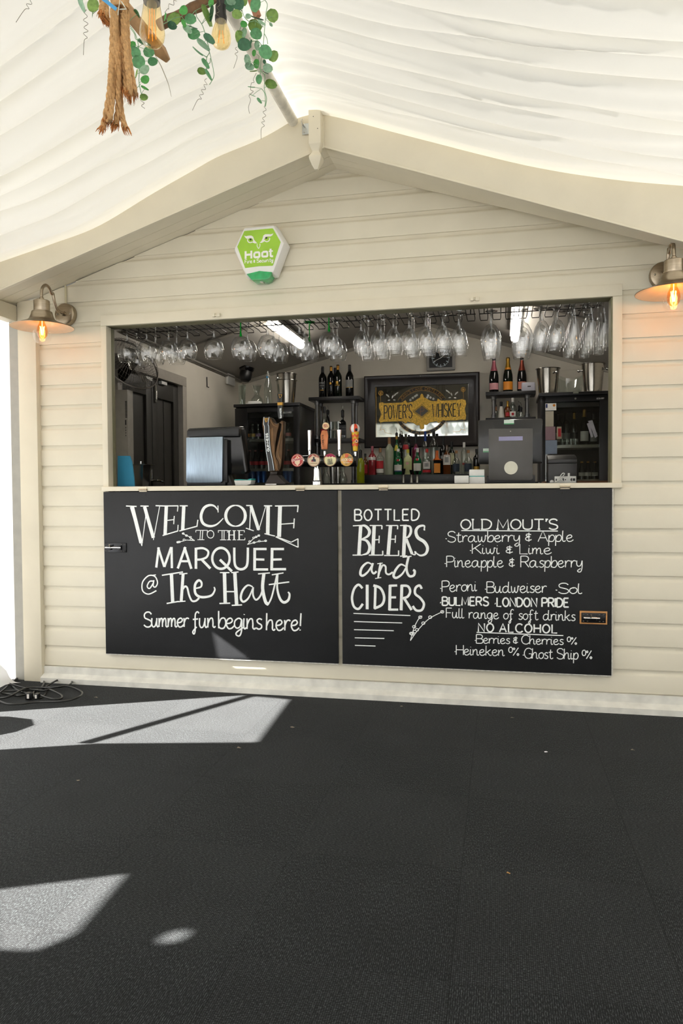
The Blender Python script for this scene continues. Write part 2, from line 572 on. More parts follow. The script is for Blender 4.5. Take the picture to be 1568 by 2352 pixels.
nt.links.new(bmp.outputs['Normal'], bs.inputs['Normal'])
FX0, FX1, FY0 = -2.36, 2.5, -7.5
mb = MB().box(FX0, FX1, FY0, 0.0, -0.05, 0.0)
struct('floor', mb, cm, 'charcoal carpet tiles covering the marquee ground', smooth=0)

# ---- shiplap front of the hut, with the serving hatch cut out
PITCH, Z0 = 0.1213, 0.0975
HL, HR, HT, LEDGE = -1.722, 1.13, 2.16, 1.15
def siding(x0, x1, z0, z1):
    m = MB()
    k = math.floor((z0 - Z0) / PITCH)
    while Z0 + k * PITCH < z1:
        a = Z0 + k * PITCH
        prof = [(0.0, 0.0), (0.0, 0.088), (0.003, 0.094), (0.0085, 0.100), (0.0105, 0.106), (0.0105, PITCH)]
        pr = [(y, a + z) for y, z in prof]
        pr = [(y, min(max(z, z0), z1)) for y, z in pr]
        V = [(x0, y, z) for y, z in pr] + [(x1, y, z) for y, z in pr]
        n = len(pr)
        m.add(V, [(i, i + n, i + n + 1, i + 1) for i in range(n - 1)])
        m.add([(x0, 0.0105, pr[-1][1]), (x1, 0.0105, pr[-1][1]), (x1, 0, pr[-1][1]), (x0, 0, pr[-1][1])], [(0, 1, 2, 3)])
        k += 1
    m.box(x0, x1, 0.0112, 0.06, z0, z1)
    return m
XW = 2.5
wall = MB()
for a in ((-2.22, HL, 0.0, HT), (HR, XW, 0.0, HT), (HL, HR, 0.0, LEDGE), (-2.22, XW, HT, 3.0)):
    q = siding(*a)
    wall.add(q.v, q.f)
APX, APZ = -0.321, 2.91
for sg, sl in ((-1, 0.318), (1, 0.313)):
    wall.bisect((APX, 0, APZ), Vector((sg * sl, 0, 1)))
struct('wall_facade', wall, CREAM, 'cream painted shiplap front of the bar hut', smooth=50)

# flat casing beside the hatch, reveal and the olive inner frame
def trim(name, boxes, m, label, bevel=0.003):
    q = MB()
    for b in boxes:
        q.box(*b)
    return struct(name, q, m, label, bevel=bevel, smooth=40)
trim('trim_1', [(HL - 0.028, HL + 0.008, -0.012, 0.045, LEDGE, 2.128), (HR - 0.016, HR + 0.03, -0.012, 0.0, LEDGE, 2.128), (HL - 0.028, HR + 0.03, -0.012, 0.012, 2.1285, HT + 0.03)], CREAMT, 'cream casing round the serving hatch')
trim('trim_2', [(HL - 0.02, HL + 0.008, 0.0455, 0.085, LEDGE + 0.03, 2.128), (HR - 0.022, HR + 0.02, 0.0005, 0.10, LEDGE + 0.03, 2.128), (HL - 0.02, HR + 0.02, 0.0125, 0.10, 2.128, 2.150)], OLIVE, 'olive painted inner frame of the hatch')
trim('trim_3', [(HL - 0.028, HR + 0.03, -0.032, 0.10, LEDGE + 0.004, 1.181)], CREAMT, 'cream ledge under the serving hatch', 0.004)
# small catches above the hatch
for i, (px, py) in enumerate(((497, 725), (1090, 688))):
    p = at(px, py, -0.012)
    q = MB().box(p.x - .022, p.x - .006, -.026, -.008, p.z - .008, p.z + .010).box(p.x + .004, p.x + .024, -.026, -.008, p.z - .009, p.z + .011).cyl((p.x - .01, -.018, p.z), (p.x + .012, -.018, p.z), .006, seg=10)
    tag(obj('turn_catch', q, CREAMT, bevel=.002), ['small cream turn catch on the hatch head nearer the alarm box', 'small cream turn catch on the hatch head farther from the alarm box'][i], 'catch', 'catches over the serving hatch')
# corner post, plinth and eaves beam
trim('trim_4', [(-2.287, -2.165, -0.035, 0.03, 0.0, 2.30)], CREAMT, 'cream corner post of the hut', 0.004)
pl = MB().box(-2.165, XW, -0.012, 0.02, 0.034, 0.092).box(-2.165, XW, -0.05, 0.02, 0.0, 0.03)
pl.add([(-2.165, -0.05, 0.030), (XW, -0.05, 0.030), (XW, -0.012, 0.050), (-2.165, -0.012, 0.050)], [(0, 1, 2, 3)])
struct('baseboard_front', pl, mat('weathered_white_paint', 'D9D7CE', 0.5, var=0.12, scale=14), 'weathered white plinth board along the hut foot', smooth=0)
trim('trim_5', [(-2.36, -2.29, -7.4, -0.03, 2.178, 2.272)], CREAMT, 'cream eaves beam over the clear side wall', 0.004)
# dark gap beside the post closed by a batten
trim('trim_6', [(-2.36, -2.25, -0.012, 0.02, 0.0, 2.45)], mat('grey_batten', 'A5A39A', 0.6), 'grey batten closing the corner behind the post', 0)

# barge boards, soffits and gable roof of the hut
BY = -0.30
ax, az_ = -0.318, 2.890
def barge(name, x1, z1, h, label):
    q = MB()
    q.prism([(ax, BY, az_), (x1, BY, z1), (x1, BY, z1 + h), (ax, BY, az_ + h)], (0, 0.022, 0))
    # slim lower lip
    q.prism([(ax, BY - .004, az_), (x1, BY - .004, z1), (x1, BY - .004, z1 + .010), (ax, BY - .004, az_ + .010)], (0, 0.01, 0))
    return struct(name, q, CREAMT, label, bevel=.002, smooth=40)
barge('trim_7', -2.36, 2.890 - 0.319 * 2.042, 0.225, 'cream barge board sloping down to the corner post')
barge('trim_8', 2.5, 2.890 - 0.3545 * 2.818, 0.285, 'cream barge board sloping away from the finial')
def soffit(name, x1, zf, zw, label):
    """boarded underside from the barge board back to the wall, three boards with fine grooves"""
    q = MB()
    N = 3
    def pt(s_, t):
        a = Vector((ax, BY + .02, az_ + .004)).lerp(Vector((APX, 0.012, APZ)), t)
        b = Vector((x1, BY + .02, zf + .004)).lerp(Vector((x1, 0.012, zw)), t)
        return a.lerp(b, s_)
    up = Vector((0, 0, .012))
    for i in range(N):
        t0, t1 = i / N + (.012 if i else 0), (i + 1) / N
        P = [pt(0, t0), pt(1, t0), pt(1, t1), pt(0, t1)]
        q.prism(P, up)
    P = [pt(0, 0) + up * .5, pt(1, 0) + up * .5, pt(1, 1) + up * .5, pt(0, 1) + up * .5]
    q.prism(P, Vector((0, 0, .02)))
    return struct(name, q, CREAMT, label, smooth=0)
soffit('trim_9', -2.36, 2.890 - 0.319 * 2.042, APZ - 0.315 * 2.039, 'boarded soffit on the corner post side')
soffit('trim_10', 2.5, 2.890 - 0.3545 * 2.818, APZ - 0.313 * 2.821, 'boarded soffit on the far side of the finial')

# unseen hut roof decking, added to keep sun off wall and soffit
q = MB()
for x1, z1 in ((-2.36, 2.890 - 0.319 * 2.042), (2.5, 2.890 - 0.3545 * 2.818)):
    q.prism([(ax, BY + .023, az_ + .20), (x1, BY + .023, z1 + .20), (x1, BY + .023, z1 + .23), (ax, BY + .023, az_ + .23)], (0, 3.95, 0))
struct('trim_15', q, mat('added_roof_deck', '4A4A4C', .9), 'unseen roof deck of the hut, added to keep off the sun', smooth=0)

# ---- marquee lining: gathered cream cloth either side of the ridge
LIN_DIM = fabric('marquee_lining_dimmed', 'F3F0E6', 0.021)  # same cloth made less translucent, to tone down the sunlit slope
LIN_BRIGHT = fabric('marquee_lining_brightened', 'F3F0E6', 0.046)  # same cloth made more translucent, to brighten the slope away from the sun
def interp(T, x):
    if x <= T[0][0]:
        return T[0][1]
    for (a, b), (c, d) in zip(T, T[1:]):
        if x <= c:
            return b + (d - b) * (x - a) / (c - a)
    return T[-1][1]
RX = -0.475
LZ = [(0, 3.05), (.178, 2.973), (.418, 2.903), (.541, 2.852), (.791, 2.745), (1.115, 2.598), (1.394, 2.525), (1.724, 2.448), (1.885, 2.41), (2.02, 2.37)]
RZ = [(0, 3.05), (.16, 3.055), (.602, 2.898), (1.141, 2.709), (1.525, 2.607), (1.854, 2.545), (2.2, 2.49), (2.99, 2.40)]
def smooth_tab(T):
    P = smooth_path([(a, b, 0) for a, b in T], 8)
    return [(p.x, p.y) for p in P]
LZ, RZ = smooth_tab(LZ), smooth_tab(RZ)
def drape(name, tab, sgn, width, folds, label, seed, amp, lm):
    rnd = random.Random(seed)
    ys = []
    y = -0.295
    while y > -7.5:
        ys.append(y)
        y -= 0.011 if y > -3.2 else 0.05
    # gathers: fold lines wander along the slope and spread away from the ridge
    lines, yy = [], -0.30
    while yy > -7.6:
        lines.append((yy, rnd.uniform(.7, 1.25), rnd.uniform(-.03, .03), rnd.uniform(-.05, .05)))
        yy -= rnd.uniform(*folds)
    NU = 46
    m = MB()
    V = []
    for y in ys:
        edge = min(1.0, max(0.0, (-0.303 - y) / 0.16))
        edge = edge * edge * (3 - 2 * edge)
        j = 0
        for i in range(NU + 1):
            d = width * (i / NU) ** 1.15
            g = min(1.0, d / 0.9)
            z = interp(tab, d)
            # which gather are we in
            lo = 0
            yv = y + 0.05 * g * math.sin(d * 2.3 + y * 1.7)
            while lo < len(lines) - 2 and yv < lines[lo + 1][0] + lines[lo + 1][2] * d + lines[lo + 1][3] * math.sin(d * 2.1 + lo):
                lo += 1
            a_ = lines[lo][0] + lines[lo][2] * d + lines[lo][3] * math.sin(d * 2.1 + lo - 1)
            b_ = lines[lo + 1][0] + lines[lo + 1][2] * d + lines[lo + 1][3] * math.sin(d * 2.1 + lo)
            t = min(1, max(0, (yv - a_) / (b_ - a_ - 1e-6)))
            sag = math.sin(PI * t ** 0.72) ** 0.66
            z -= edge * amp * (0.16 + 0.84 * g) * lines[lo][1] * (sag - 0.62) * min(1.0, d / .06)
            z -= edge * 0.005 * (1 - g) * min(1.0, d / .06) * math.sin(y * 95 + 3 * math.sin(y * 23))
            z -= edge * 0.0045 * min(1.0, d / .06) * math.sin(y * 57 + 2.2 * math.sin(d * 1.9 + y * 3))
            # slow belly of the long span
            z -= 0.03 * edge * g * math.sin(min(1, (-0.303 - y) / 2.6) * PI)
            V.append((RX + sgn * d, y, z))
    n = NU + 1
    fs = []
    for r in range(len(ys) - 1):
        for i in range(NU):
            q = (r * n + i, r * n + i + 1, (r + 1) * n + i + 1, (r + 1) * n + i)
            fs.append(q if sgn < 0 else q[::-1])
    m.add(V, fs)
    return struct(name, m, lm, label, smooth=180)
drape('ceiling', LZ, -1, 2.02, (.12, .24), 'gathered cream cloth lining on the corner post side of the ridge', 3, .085, LIN_DIM)
drape('ceiling.001', RZ, 1, 2.97, (.12, .24), 'gathered cream cloth lining beyond the ridge', 11, .055, LIN_BRIGHT)
# ridge tube in clear wrinkled film
q = MB()
n_ = 40
pts = [Vector((RX, -0.33 - 7.0 * i / n_ * (1 if i > 12 else 1), 3.026)) for i in range(n_ + 1)]
q.tube(pts, .027, 12)
struct('trim_11', q, mat('grey_wrapped_ridge', 'DDD8CA', 0.25, var=0.18, scale=18, bump=.5, bscale=40), 'ridge pole wrapped in wrinkled film')

# ---- marquee side walls of white PVC; daylight comes in through the openings in the near side
PVC = fabric('white_pvc', 'F3F3F3', 0.055, 0.02)
PVC_BRIGHT = fabric('white_pvc_brightened', 'F3F3F3', 0.30, 0.02)  # brightness put into this copy: extra translucence for rear wall, far wall, flap
def yz_wall(name, X, outline_holes, y0, y1, z0, z1, m, label):
    bm = bmesh.new()
    def loop(P):
        vs = [bm.verts.new((X, a, b)) for a, b in P]
        return [bm.edges.new((vs[i], vs[(i + 1) % len(vs)])) for i in range(len(vs))]
    es = loop([(y0, z0), (y1, z0), (y1, z1), (y0, z1)])
    for h in outline_holes:
        es += loop(h)
    bmesh.ops.triangle_fill(bm, edges=es, use_beauty=True, use_dissolve=False)
    # drop triangles that fall inside an opening
    def inside(p, P):
        c = False
        for i in range(len(P)):
            (a, b), (c2, d) = P[i], P[i - 1]
            if (b > p[1]) != (d > p[1]) and p[0] < (c2 - a) * (p[1] - b) / (d - b) + a:
                c = not c
        return c
    kill = [f for f in bm.faces if any(inside((f.calc_center_median().y, f.calc_center_median().z), h) for h in outline_holes)]
    bmesh.ops.delete(bm, geom=kill, context='FACES_ONLY')
    me = bpy.data.meshes.new(name)
    bm.to_mesh(me)
    bm.free()
    me.materials.append(m)
    o = bpy.data.objects.new(name, me)
    COL.objects.link(o)
    o['kind'] = 'structure'
    o['label'] = label
    return o
WX = -2.362
win1 = [(-.79, .235), (-.80, 1.007), (-.845, 1.055), (-.93, 1.155), (-.967, 1.19), (-1.68, 1.222), (-1.50, .75), (-1.473, .486), (-1.49, .235), (-1.33, .235), (-1.28, .36), (-1.2, .43), (-1.1, .445), (-.99, .40), (-.90, .30), (-.87, .235)]  # unseen opening, outline shaped to throw the sun patch and a round shadow
slit = [(-.655, 1.212), (-.757, 1.216), (-.668, 1.085)]
win2 = [(-2.87, .55), (-2.87, 1.215), (-3.18, 1.225), (-3.235, 1.19), (-3.20, 1.12), (-2.935, 1.02), (-2.935, .55)]
blob = [(-2.845 - .045 * math.cos(a * PI / 6) - .5, 1.03 + .03 * math.sin(a * PI / 6)) for a in range(12)]
spot = [(-3.262 + .028 * math.cos(a * PI / 6), 1.402 + .019 * math.sin(a * PI / 6)) for a in range(12)]
yz_wall('wall_left', WX, [win1, slit, win2, spot], -7.5, 0.02, 0.0, 2.45, PVC, 'white side wall of the marquee with openings')
# slanting guy strap across the near opening
q = MB()
q.tube([(WX + .01, -.81, 1.03), (WX + .01, -1.475, .70)], .022, 8)
tag(obj('guy_strap', q, mat('strap_webbing', '3A3A38', 0.8)), 'dark strap slanting across the side wall opening', 'strap')
q = MB().box(XW, XW + .02, -7.5, .0, 0, 2.45)
struct('wall_right', q, PVC_BRIGHT, 'white far side wall of the marquee', smooth=0)
q = MB().box(FX0, XW, -7.52, -7.5, 0, 3.1)
struct('wall_rear', q, PVC_BRIGHT, 'white rear wall of the marquee', smooth=0)
# hanging clear flap at the corner foot
flap = MB()
N = 14
for i in range(N + 1):
    t = i / N
    for j in range(9):
        s_ = j / 8
        flap.v.append(Vector((WX + .012 + .10 * t * t * (1 - s_) + .015 * math.sin(9 * s_ + 4 * t), -.07 - .5 * s_ - .03 * t, .42 * (1 - t) * s_ ** .8 + .006 + .02 * abs(math.sin(6 * s_)) * t)))
for i in range(N):
    for j in range(8):
        flap.f.append([i * 9 + j, i * 9 + j + 1, (i + 1) * 9 + j + 1, (i + 1) * 9 + j]); flap.mi.append(0)
tag(obj('wall_flap', flap, PVC_BRIGHT, smooth=180), 'loose white PVC flap curling at the foot of the side wall', 'flap')

# ---- the room behind the hatch
BX0, BX1, BY1 = -2.12, 1.72, 3.5
INW = mat('bar_wall_paint', 'D2CCBE', 0.6, var=0.05, scale=3)
INC = mat('bar_ceiling_paint', 'A39F97', 0.6, var=0.05, scale=3)
struct('floor_bar', MB().box(BX0 - .1, BX1 + .1, .06, BY1 + .1, -.05, 0), mat('bar_floor_vinyl', '3A3835', 0.5), 'dark floor of the bar room', smooth=0)
def gable(y0, y1, x0=BX0, x1=BX1, low=0.0):
    return MB().prism([(x0, y0, low), (x1, y0, low), (x1, y0, 2.778 - .31 * x1), (-.123, y0, 2.816), (x0, y0, 2.847 + .252 * x0)], (0, y1 - y0, 0))
struct('wall_back', gable(BY1, BY1 + .06), INW, 'grey back wall of the bar room', smooth=0)
struct('wall_bar_left', MB().box(BX0 - .06, BX0, .06, .80, 0, 2.40).box(BX0 - .06, BX0, 1.98, BY1, 0, 2.40).box(BX0 - .06, BX0, .80, 1.98, 2.10, 2.40), INW, 'grey wall of the bar room with the double door', smooth=0)
struct('wall_bar_right', MB().box(BX1, BX1 + .06, .06, BY1, 0, 2.40), INW, 'grey end wall of the bar room', smooth=0)
q = MB()
q.prism([(BX0 - .06, .06, 2.847 + .252 * (BX0 - .06)), (-.123, .06, 2.816), (-.123, .06, 2.84), (BX0 - .06, .06, 2.87 + .252 * (BX0 - .06))], (0, BY1 - .06, 0))
q.prism([(-.123, .06, 2.816), (BX1 + .06, .06, 2.778 - .31 * (BX1 + .06)), (BX1 + .06, .06, 2.80 - .31 * (BX1 + .06)), (-.123, .06, 2.84)], (0, BY1 - .06, 0))
struct('ceiling_bar', q, INC, 'dark sloping ceiling of the bar room', smooth=0)
# inside face of the hut front
q = MB()
for b in ((BX0, HL - .02, .062, .075, 0, 2.3), (HR + .02, BX1, .062, .075, 0, 2.3), (HL - .02, HR + .02, .062, .075, 0, 1.1)):
    q.box(*b)
q.prism([(BX0, .062, 2.165), (BX1, .062, 2.165), (BX1, .062, 2.24), (-.123, .062, 2.81), (BX0, .062, 2.31)], (0, .013, 0))
struct('wall_bar_front', q, INW, 'inside face of the hut front', smooth=0)
# cover strips where ceiling meets back wall, and a batten line on each slope
q = MB()
for (xa, za), (xb, zb) in (((BX0, 2.847 + .252 * BX0), (-.123, 2.816)), ((-.123, 2.816), (BX1, 2.778 - .31 * BX1))):
    q.prism([(xa, BY1 - .02, za - .035), (xb, BY1 - .02, zb - .035), (xb, BY1 - .02, zb - .002), (xa, BY1 - .02, za - .002)], (0, .02, 0))
    q.prism([(xa, 1.75, za - .012), (xb, 1.75, zb - .012), (xb, 1.75, zb - .002), (xa, 1.75, za - .002)], (0, .05, 0))
struct('trim_12', q, mat('pale_cover_strip', 'A9A498', 0.5), 'cover strips of the bar ceiling', smooth=0)
# wall board joints on the back wall
q = MB()
for x in (-.83, .40, .455, -1.05):
    q.box(x, x + .012, BY1 - .006, BY1, 1.0, 2.30)
q.box(BX0, BX1, BY1 - .006, BY1, 2.30, 2.312)
struct('trim_13', q, INW, 'slim joint strips on the back wall', smooth=0)

# double door in the side wall of the bar room
DG = mat('dark_door_paint', '34322D', 0.5, var=0.12, scale=8, stretch=(1, 6, 1))
FR = mat('door_frame_paint', 'A7A196', 0.45)
q = MB().box(BX0 - .05, BX0 + .03, 1.90, 1.98, 0, 2.0495).box(BX0 - .05, BX0 + .03, .80, .86, 0, 2.0495).box(BX0 - .05, BX0 + .03, .80, 1.98, 2.05, 2.13)
struct('trim_14', q, FR, 'pale frame round the double door', bevel=.003, smooth=40)
def leaf(name, y0, y1, label):
    q = MB()
    X = BX0 - .035
    q.box(X - .03, X, y0, y1, 0.01, 2.05)
    for a, b in ((y0, y0 + .09), (y1 - .09, y1)):
        q.box(X, X + .022, a, b, 0.01, 2.05)
    for a, b in ((0.01, .2), (.98, 1.08), (1.90, 2.05)):
        q.box(X, X + .022, y0 + .09, y1 - .09, a, b)
    ym = (y0 + y1) / 2
    q.box(X, X + .006, ym - .003, ym + .003, .2, 1.9)
    return struct(name, q, DG, label, bevel=.002, smooth=40)
d1 = leaf('door_1', .865, 1.405, 'dark door leaf nearer the hatch')
d2 = leaf('door_2', 1.415, 1.895, 'dark door leaf farther from the hatch')
for o, yy in ((d1, 1.30), (d2, 1.56)):
    b = MB().box(BX0 - .02, BX0 + .012, yy - .025, yy + .075, 2.015, 2.04)
    obj('door_contact', b, WHITEP, o, bevel=.002)['label'] = 'white door contact'
h = MB().box(BX0 - .013, BX0 + .004, 1.335, 1.375, 1.19, 1.33)
h.tube([(BX0 + .004, 1.355, 1.235), (BX0 + .05, 1.355, 1.235), (BX0 + .052, 1.38, 1.237), (BX0 + .052, 1.46, 1.225)], .009, 8)
obj('door_handle', h, STEEL, d1, bevel=.0015)['label'] = 'steel lever handle'
h = MB().box(BX0 - .013, BX0, 1.44, 1.47, 1.86, 2.0).cyl((BX0 + .002, 1.455, 1.88), (BX0 + .002, 1.455, 1.95), .007, seg=8)
obj('door_bolt', h, STEEL, d2)['label'] = 'steel sliding bolt'

# ================================================================== CHALKBOARDS
YB = -0.034                                  # painted face of the boards
BOARD = mat('blackboard_paint', '18191B', 0.5, var=0.14, scale=7, bump=.25, bscale=220, spec=.33)
EDGEW = mat('worn_white_edge', 'C8C5BC', 0.6, var=.25, scale=60)
def board(name, x0, x1, z0, z1, label, light_side):
    t = thing(name, label, 'chalkboard', (x0, YB, z0))
    q = MB().box(x0, x1, YB, -0.013, z0, z1)
    obj('panel', q, BOARD, t, bevel=.002)
    q = MB()
    if light_side:
        q.box(x1, x1 + .006, YB + .002, -.013, z0, z1)
    q.box(x0, x1, YB + .003, -.013, z0 - .006, z0)
    obj('edge_strip', q, EDGEW, t, smooth=0)['label'] = 'pale worn edge strip'
    q = MB()
    rnd = random.Random(len(label))
    for k in range(9):
        x = x0 + (x1 - x0) * (k + .5) / 9 + rnd.uniform(-.04, .04)
        for z in ((z1 - .02, z0 + .02) if k % 2 else (z1 - .02,)):
            obj('screw', MB().cyl((x, YB + .001, z), (x, YB - .0012, z), .0035, seg=8), DARKM, t)
    return t
BL = board('chalkboard', -1.7365, -.3235, .190, 1.15, 'black chalkboard hatch door lettered WELCOME TO THE MARQUEE', False)
BR = board('chalkboard', -.300, 1.112, .190, 1.15, 'black chalkboard hatch door lettered BOTTLED BEERS and CIDERS', True)
def lat(c, y):      # crop pixel of the left / right board -> point on the board face
    px, py = (230 + c[0] / 2.751, 1100 + c[1] / 2.751)
    return at(px, py, y)
def rat(c, y):
    px, py = (770 + c[0] / 2.4123, 1110 + c[1] / 2.4123)
    return at(px, py, y)
YN = YB - .0006
NRM = (0, -1, 0)
def strokes(fn, sc, data):
    m = MB()
    for wd, smo, P in data:
        Q = [fn(p, YN) for p in P]
        if smo:
            Q = smooth_path(Q, 6)
        if isinstance(wd, tuple):
            n = len(Q)
            ww = [sc * (wd[0] + (wd[1] - wd[0]) * math.sin(PI * i / (n - 1))) for i in range(n)]
        else:
            ww = sc * wd
        ribbon(m, Q, ww, NRM)
    return m
KL, KR = .00262 / 2.751, .00242 / 2.4123     # metres per crop pixel
def ell(cx, cy, rx, ry, n=20, a0=0):
    return [(cx + rx * math.cos(a0 + 2 * PI * i / n), cy + ry * math.sin(a0 + 2 * PI * i / n)) for i in range(n + 1)]
WELCOME = [
 (7, 0, [(163, 171), (230, 174)]), (24, 0, [(202, 175), (259, 405)]), (5, 0, [(190, 178), (263, 424)]), (5, 0, [(263, 424), (287, 240), (281, 178)]), (7, 0, [(254, 171), (306, 172)]),
 (22, 0, [(280, 175), (336, 372)]), (5, 0, [(336, 386), (376, 172)]), (7, 0, [(350, 169), (406, 171)]),
 (22, 0, [(418, 172), (410, 352)]), (7, 0, [(400, 171), (494, 170)]), (6, 0, [(492, 170), (488, 206)]), (6, 0, [(425, 262), (466, 257)]), (6, 0, [(468, 234), (464, 286)]), (7, 0, [(394, 358), (490, 329)]), (6, 0, [(490, 331), (492, 290)]),
 (22, 0, [(528, 172), (521, 322)]), (7, 0, [(502, 170), (553, 170)]), (7, 0, [(500, 329), (612, 299)]), (7, 0, [(611, 302), (617, 258)]),
 ((5, 18), 1, [(745, 200), (722, 172), (690, 166), (655, 185), (637, 235), (650, 280), (690, 298), (735, 288), (778, 248)]), (6, 0, [(744, 168), (745, 212)]),
 ((6, 19), 1, ell(855, 233, 62, 66, 20)[5:16]), ((6, 19), 1, ell(855, 233, 62, 66, 20)[15:21] + ell(855, 233, 62, 66, 20)[0:6]),
 (6, 0, [(950, 172), (944, 318)]), (7, 0, [(922, 168), (962, 169)]), (6, 0, [(920, 311), (970, 328)]), (20, 0, [(953, 174), (1001, 322)]), (5, 0, [(1001, 326), (1046, 172)]),
 (22, 0, [(1061, 172), (1058, 350)]), (7, 0, [(1034, 170), (1086, 170)]), (6, 0, [(1038, 346), (1104, 361)]),
 (24, 0, [(1136, 172), (1130, 366)]), (7, 0, [(1104, 171), (1253, 169)]), (7, 0, [(1250, 169), (1246, 210)]), (6, 0, [(1140, 286), (1225, 280)]), (7, 0, [(1226, 250), (1222, 312)]),
 (6, 0, [(1108, 366), (1250, 432)]), (6, 0, [(1110, 364), (1206, 400), (1250, 378)]), (7, 0, [(1249, 378), (1250, 433)])]
TOTHE = [(4, 0, [(604, 325), (678, 325)]), (5, 0, [(634, 325), (630, 383)]), (5, 0, [(648, 325), (644, 383)]), (4, 0, [(614, 384), (658, 384)]), (4, 0, [(604, 325), (604, 338)]), (4, 0, [(678, 325), (676, 338)]),
 (5, 1, ell(697, 350, 21, 24, 14)), (4, 0, [(745, 326), (806, 326)]), (5, 0, [(770, 326), (770, 384)]), (5, 0, [(783, 326), (782, 384)]), (4, 0, [(757, 385), (797, 385)]), (4, 0, [(746, 326), (746, 340)]), (4, 0, [(805, 326), (805, 340)]),
 (9, 0, [(814, 328), (814, 384)]), (9, 0, [(846, 328), (846, 384)]), (4, 0, [(814, 354), (846, 354)]), (4, 0, [(802, 327), (826, 327)]), (4, 0, [(836, 327), (858, 327)]), (4, 0, [(802, 385), (826, 385)]), (4, 0, [(836, 385), (858, 385)]),
 (9, 0, [(878, 326), (878, 384)]), (4, 0, [(865, 326), (911, 326)]), (4, 0, [(878, 353), (900, 353)]), (4, 0, [(865, 385), (914, 385)]), (4, 0, [(911, 326), (910, 338)]), (4, 0, [(914, 372), (914, 385)])]
SPRIGS = [(4, 0, [(484, 404), (545, 386), (597, 390)]), (4, 0, [(522, 346), (560, 364), (597, 390)]), (4, 0, [(484, 404), (490, 394)]), (4, 0, [(520, 346), (530, 340)]), (4, 0, [(930, 414), (965, 380), (1005, 356)]), (4, 0, [(930, 414), (990, 398), (1052, 391)])]
for a, b in ((500, 398), (530, 385), (545, 358), (570, 368), (525, 345), (490, 400), (575, 383)):
    SPRIGS.append((3.5, 1, ell(a, b, 7, 5, 8)))
for a, b in ((945, 395), (970, 372), (1002, 358), (972, 402), (1005, 393), (1045, 391), (985, 366)):
    SPRIGS.append((3.5, 1, ell(a, b, 7, 5, 8)))
MARQ = [(15, 0, [(354, 560), (370, 432)]), (15, 0, [(366, 434), (405, 556)]), (15, 0, [(405, 556), (448, 432)]), (15, 0, [(451, 430), (453, 564)]),
 (15, 0, [(490, 566), (538, 430)]), (16, 0, [(532, 432), (576, 568)]), (13, 0, [(508, 520), (560, 520)]), (17, 0, [(605, 435), (605, 568)]), (13, 1, [(605, 441), (650, 438), (682, 458), (674, 492), (640, 508), (605, 510)]), (16, 0, [(640, 508), (696, 566)]),
 (15, 1, ell(763, 502, 55, 66, 20)), (16, 0, [(756, 510), (832, 584)]), (15, 1, [(847, 434), (848, 520), (858, 556), (885, 571), (915, 562), (930, 530), (933, 434)]),
 (17, 0, [(976, 436), (975, 578)]), (14, 0, [(970, 443), (1051, 443)]), (13, 0, [(975, 508), (1037, 510)]), (14, 0, [(968, 572), (1061, 572)]),
 (17, 0, [(1086, 436), (1083, 578)]), (14, 0, [(1080, 443), (1161, 443)]), (13, 0, [(1085, 510), (1147, 508)]), (14, 0, [(1078, 571), (1174, 570)])]
HALT = [(8, 1, [(338, 646), (312, 648), (297, 678), (312, 692), (334, 660), (339, 640), (335, 676), (350, 682), (362, 654), (345, 616), (305, 612), (268, 652), (268, 706), (305, 728), (355, 706)]), (6, 0, [(300, 612), (352, 606)]),
 (8, 0, [(390, 609), (523, 588)]), (22, 0, [(450, 602), (458, 780)]), (8, 0, [(420, 787), (496, 774)]), (7, 0, [(500, 601), (551, 597)]), (19, 0, [(524, 600), (512, 772)]), (7, 0, [(494, 776), (539, 772)]),
 (12, 1, [(520, 700), (535, 680), (550, 688), (562, 735), (580, 770), (605, 770), (625, 752)]), ((8, 16), 1, [(600, 692), (636, 682), (640, 655), (622, 641), (600, 668), (600, 718), (622, 742), (660, 747), (704, 735), (724, 702), (719, 683)]),
 (22, 0, [(785, 592), (790, 786)]), (7, 0, [(756, 592), (816, 592)]), (8, 0, [(753, 787), (821, 785)]), (22, 0, [(850, 590), (862, 796)]), (7, 0, [(829, 592), (874, 588)]), (8, 0, [(831, 799), (896, 796)]), (8, 0, [(790, 712), (856, 712)]),
 ((7, 14), 1, [(964, 682), (932, 672), (900, 705), (888, 752), (905, 776), (938, 750), (966, 684)]), (11, 1, [(966, 684), (966, 735), (985, 764), (1012, 738), (1028, 690)]),
 (20, 1, [(1034, 597), (1026, 690), (1044, 775), (1064, 792)]), (7, 0, [(997, 600), (1072, 594)]), (10, 1, [(1060, 794), (1085, 740), (1118, 600)]), (7, 0, [(1084, 606), (1158, 594)]), ((8, 16), 1, [(1122, 600), (1118, 690), (1135, 755), (1160, 780), (1188, 765), (1196, 730), (1186, 714)]), (8, 0, [(1065, 668), (1194, 651)])]
for data in (WELCOME, TOTHE, SPRIGS, MARQ, HALT):
    obj('chalk_lettering', strokes(lat, KL, data), CHALK, BL, smooth=0)
def lines_on(fn, parent, rows, k):
    for text, x0, y0, x1, y1, cap, wd, kw in rows:
        m = MB()
        p0, p1 = fn((x0, y0), YN), fn((x1, y1), YN)
        upv = fn((x0, y0 - cap), YN) - p0
        write(m, text, p0, p1, upv, wd * k, NRM, **kw)
        obj('chalk_lettering', m, CHALK, parent, smooth=0)
SC = dict(gap=.7, space=4)
lines_on(lat, BL, [('Summer', 276, 935, 560, 935, 92, 9, dict(gap=.1)), ('fun', 585, 940, 728, 938, 100, 9, dict(gap=.3)), ('begins', 748, 944, 1022, 950, 110, 9, dict(gap=.3)), ('here!', 1050, 956, 1268, 958, 108, 9, dict(gap=.6))], KL)
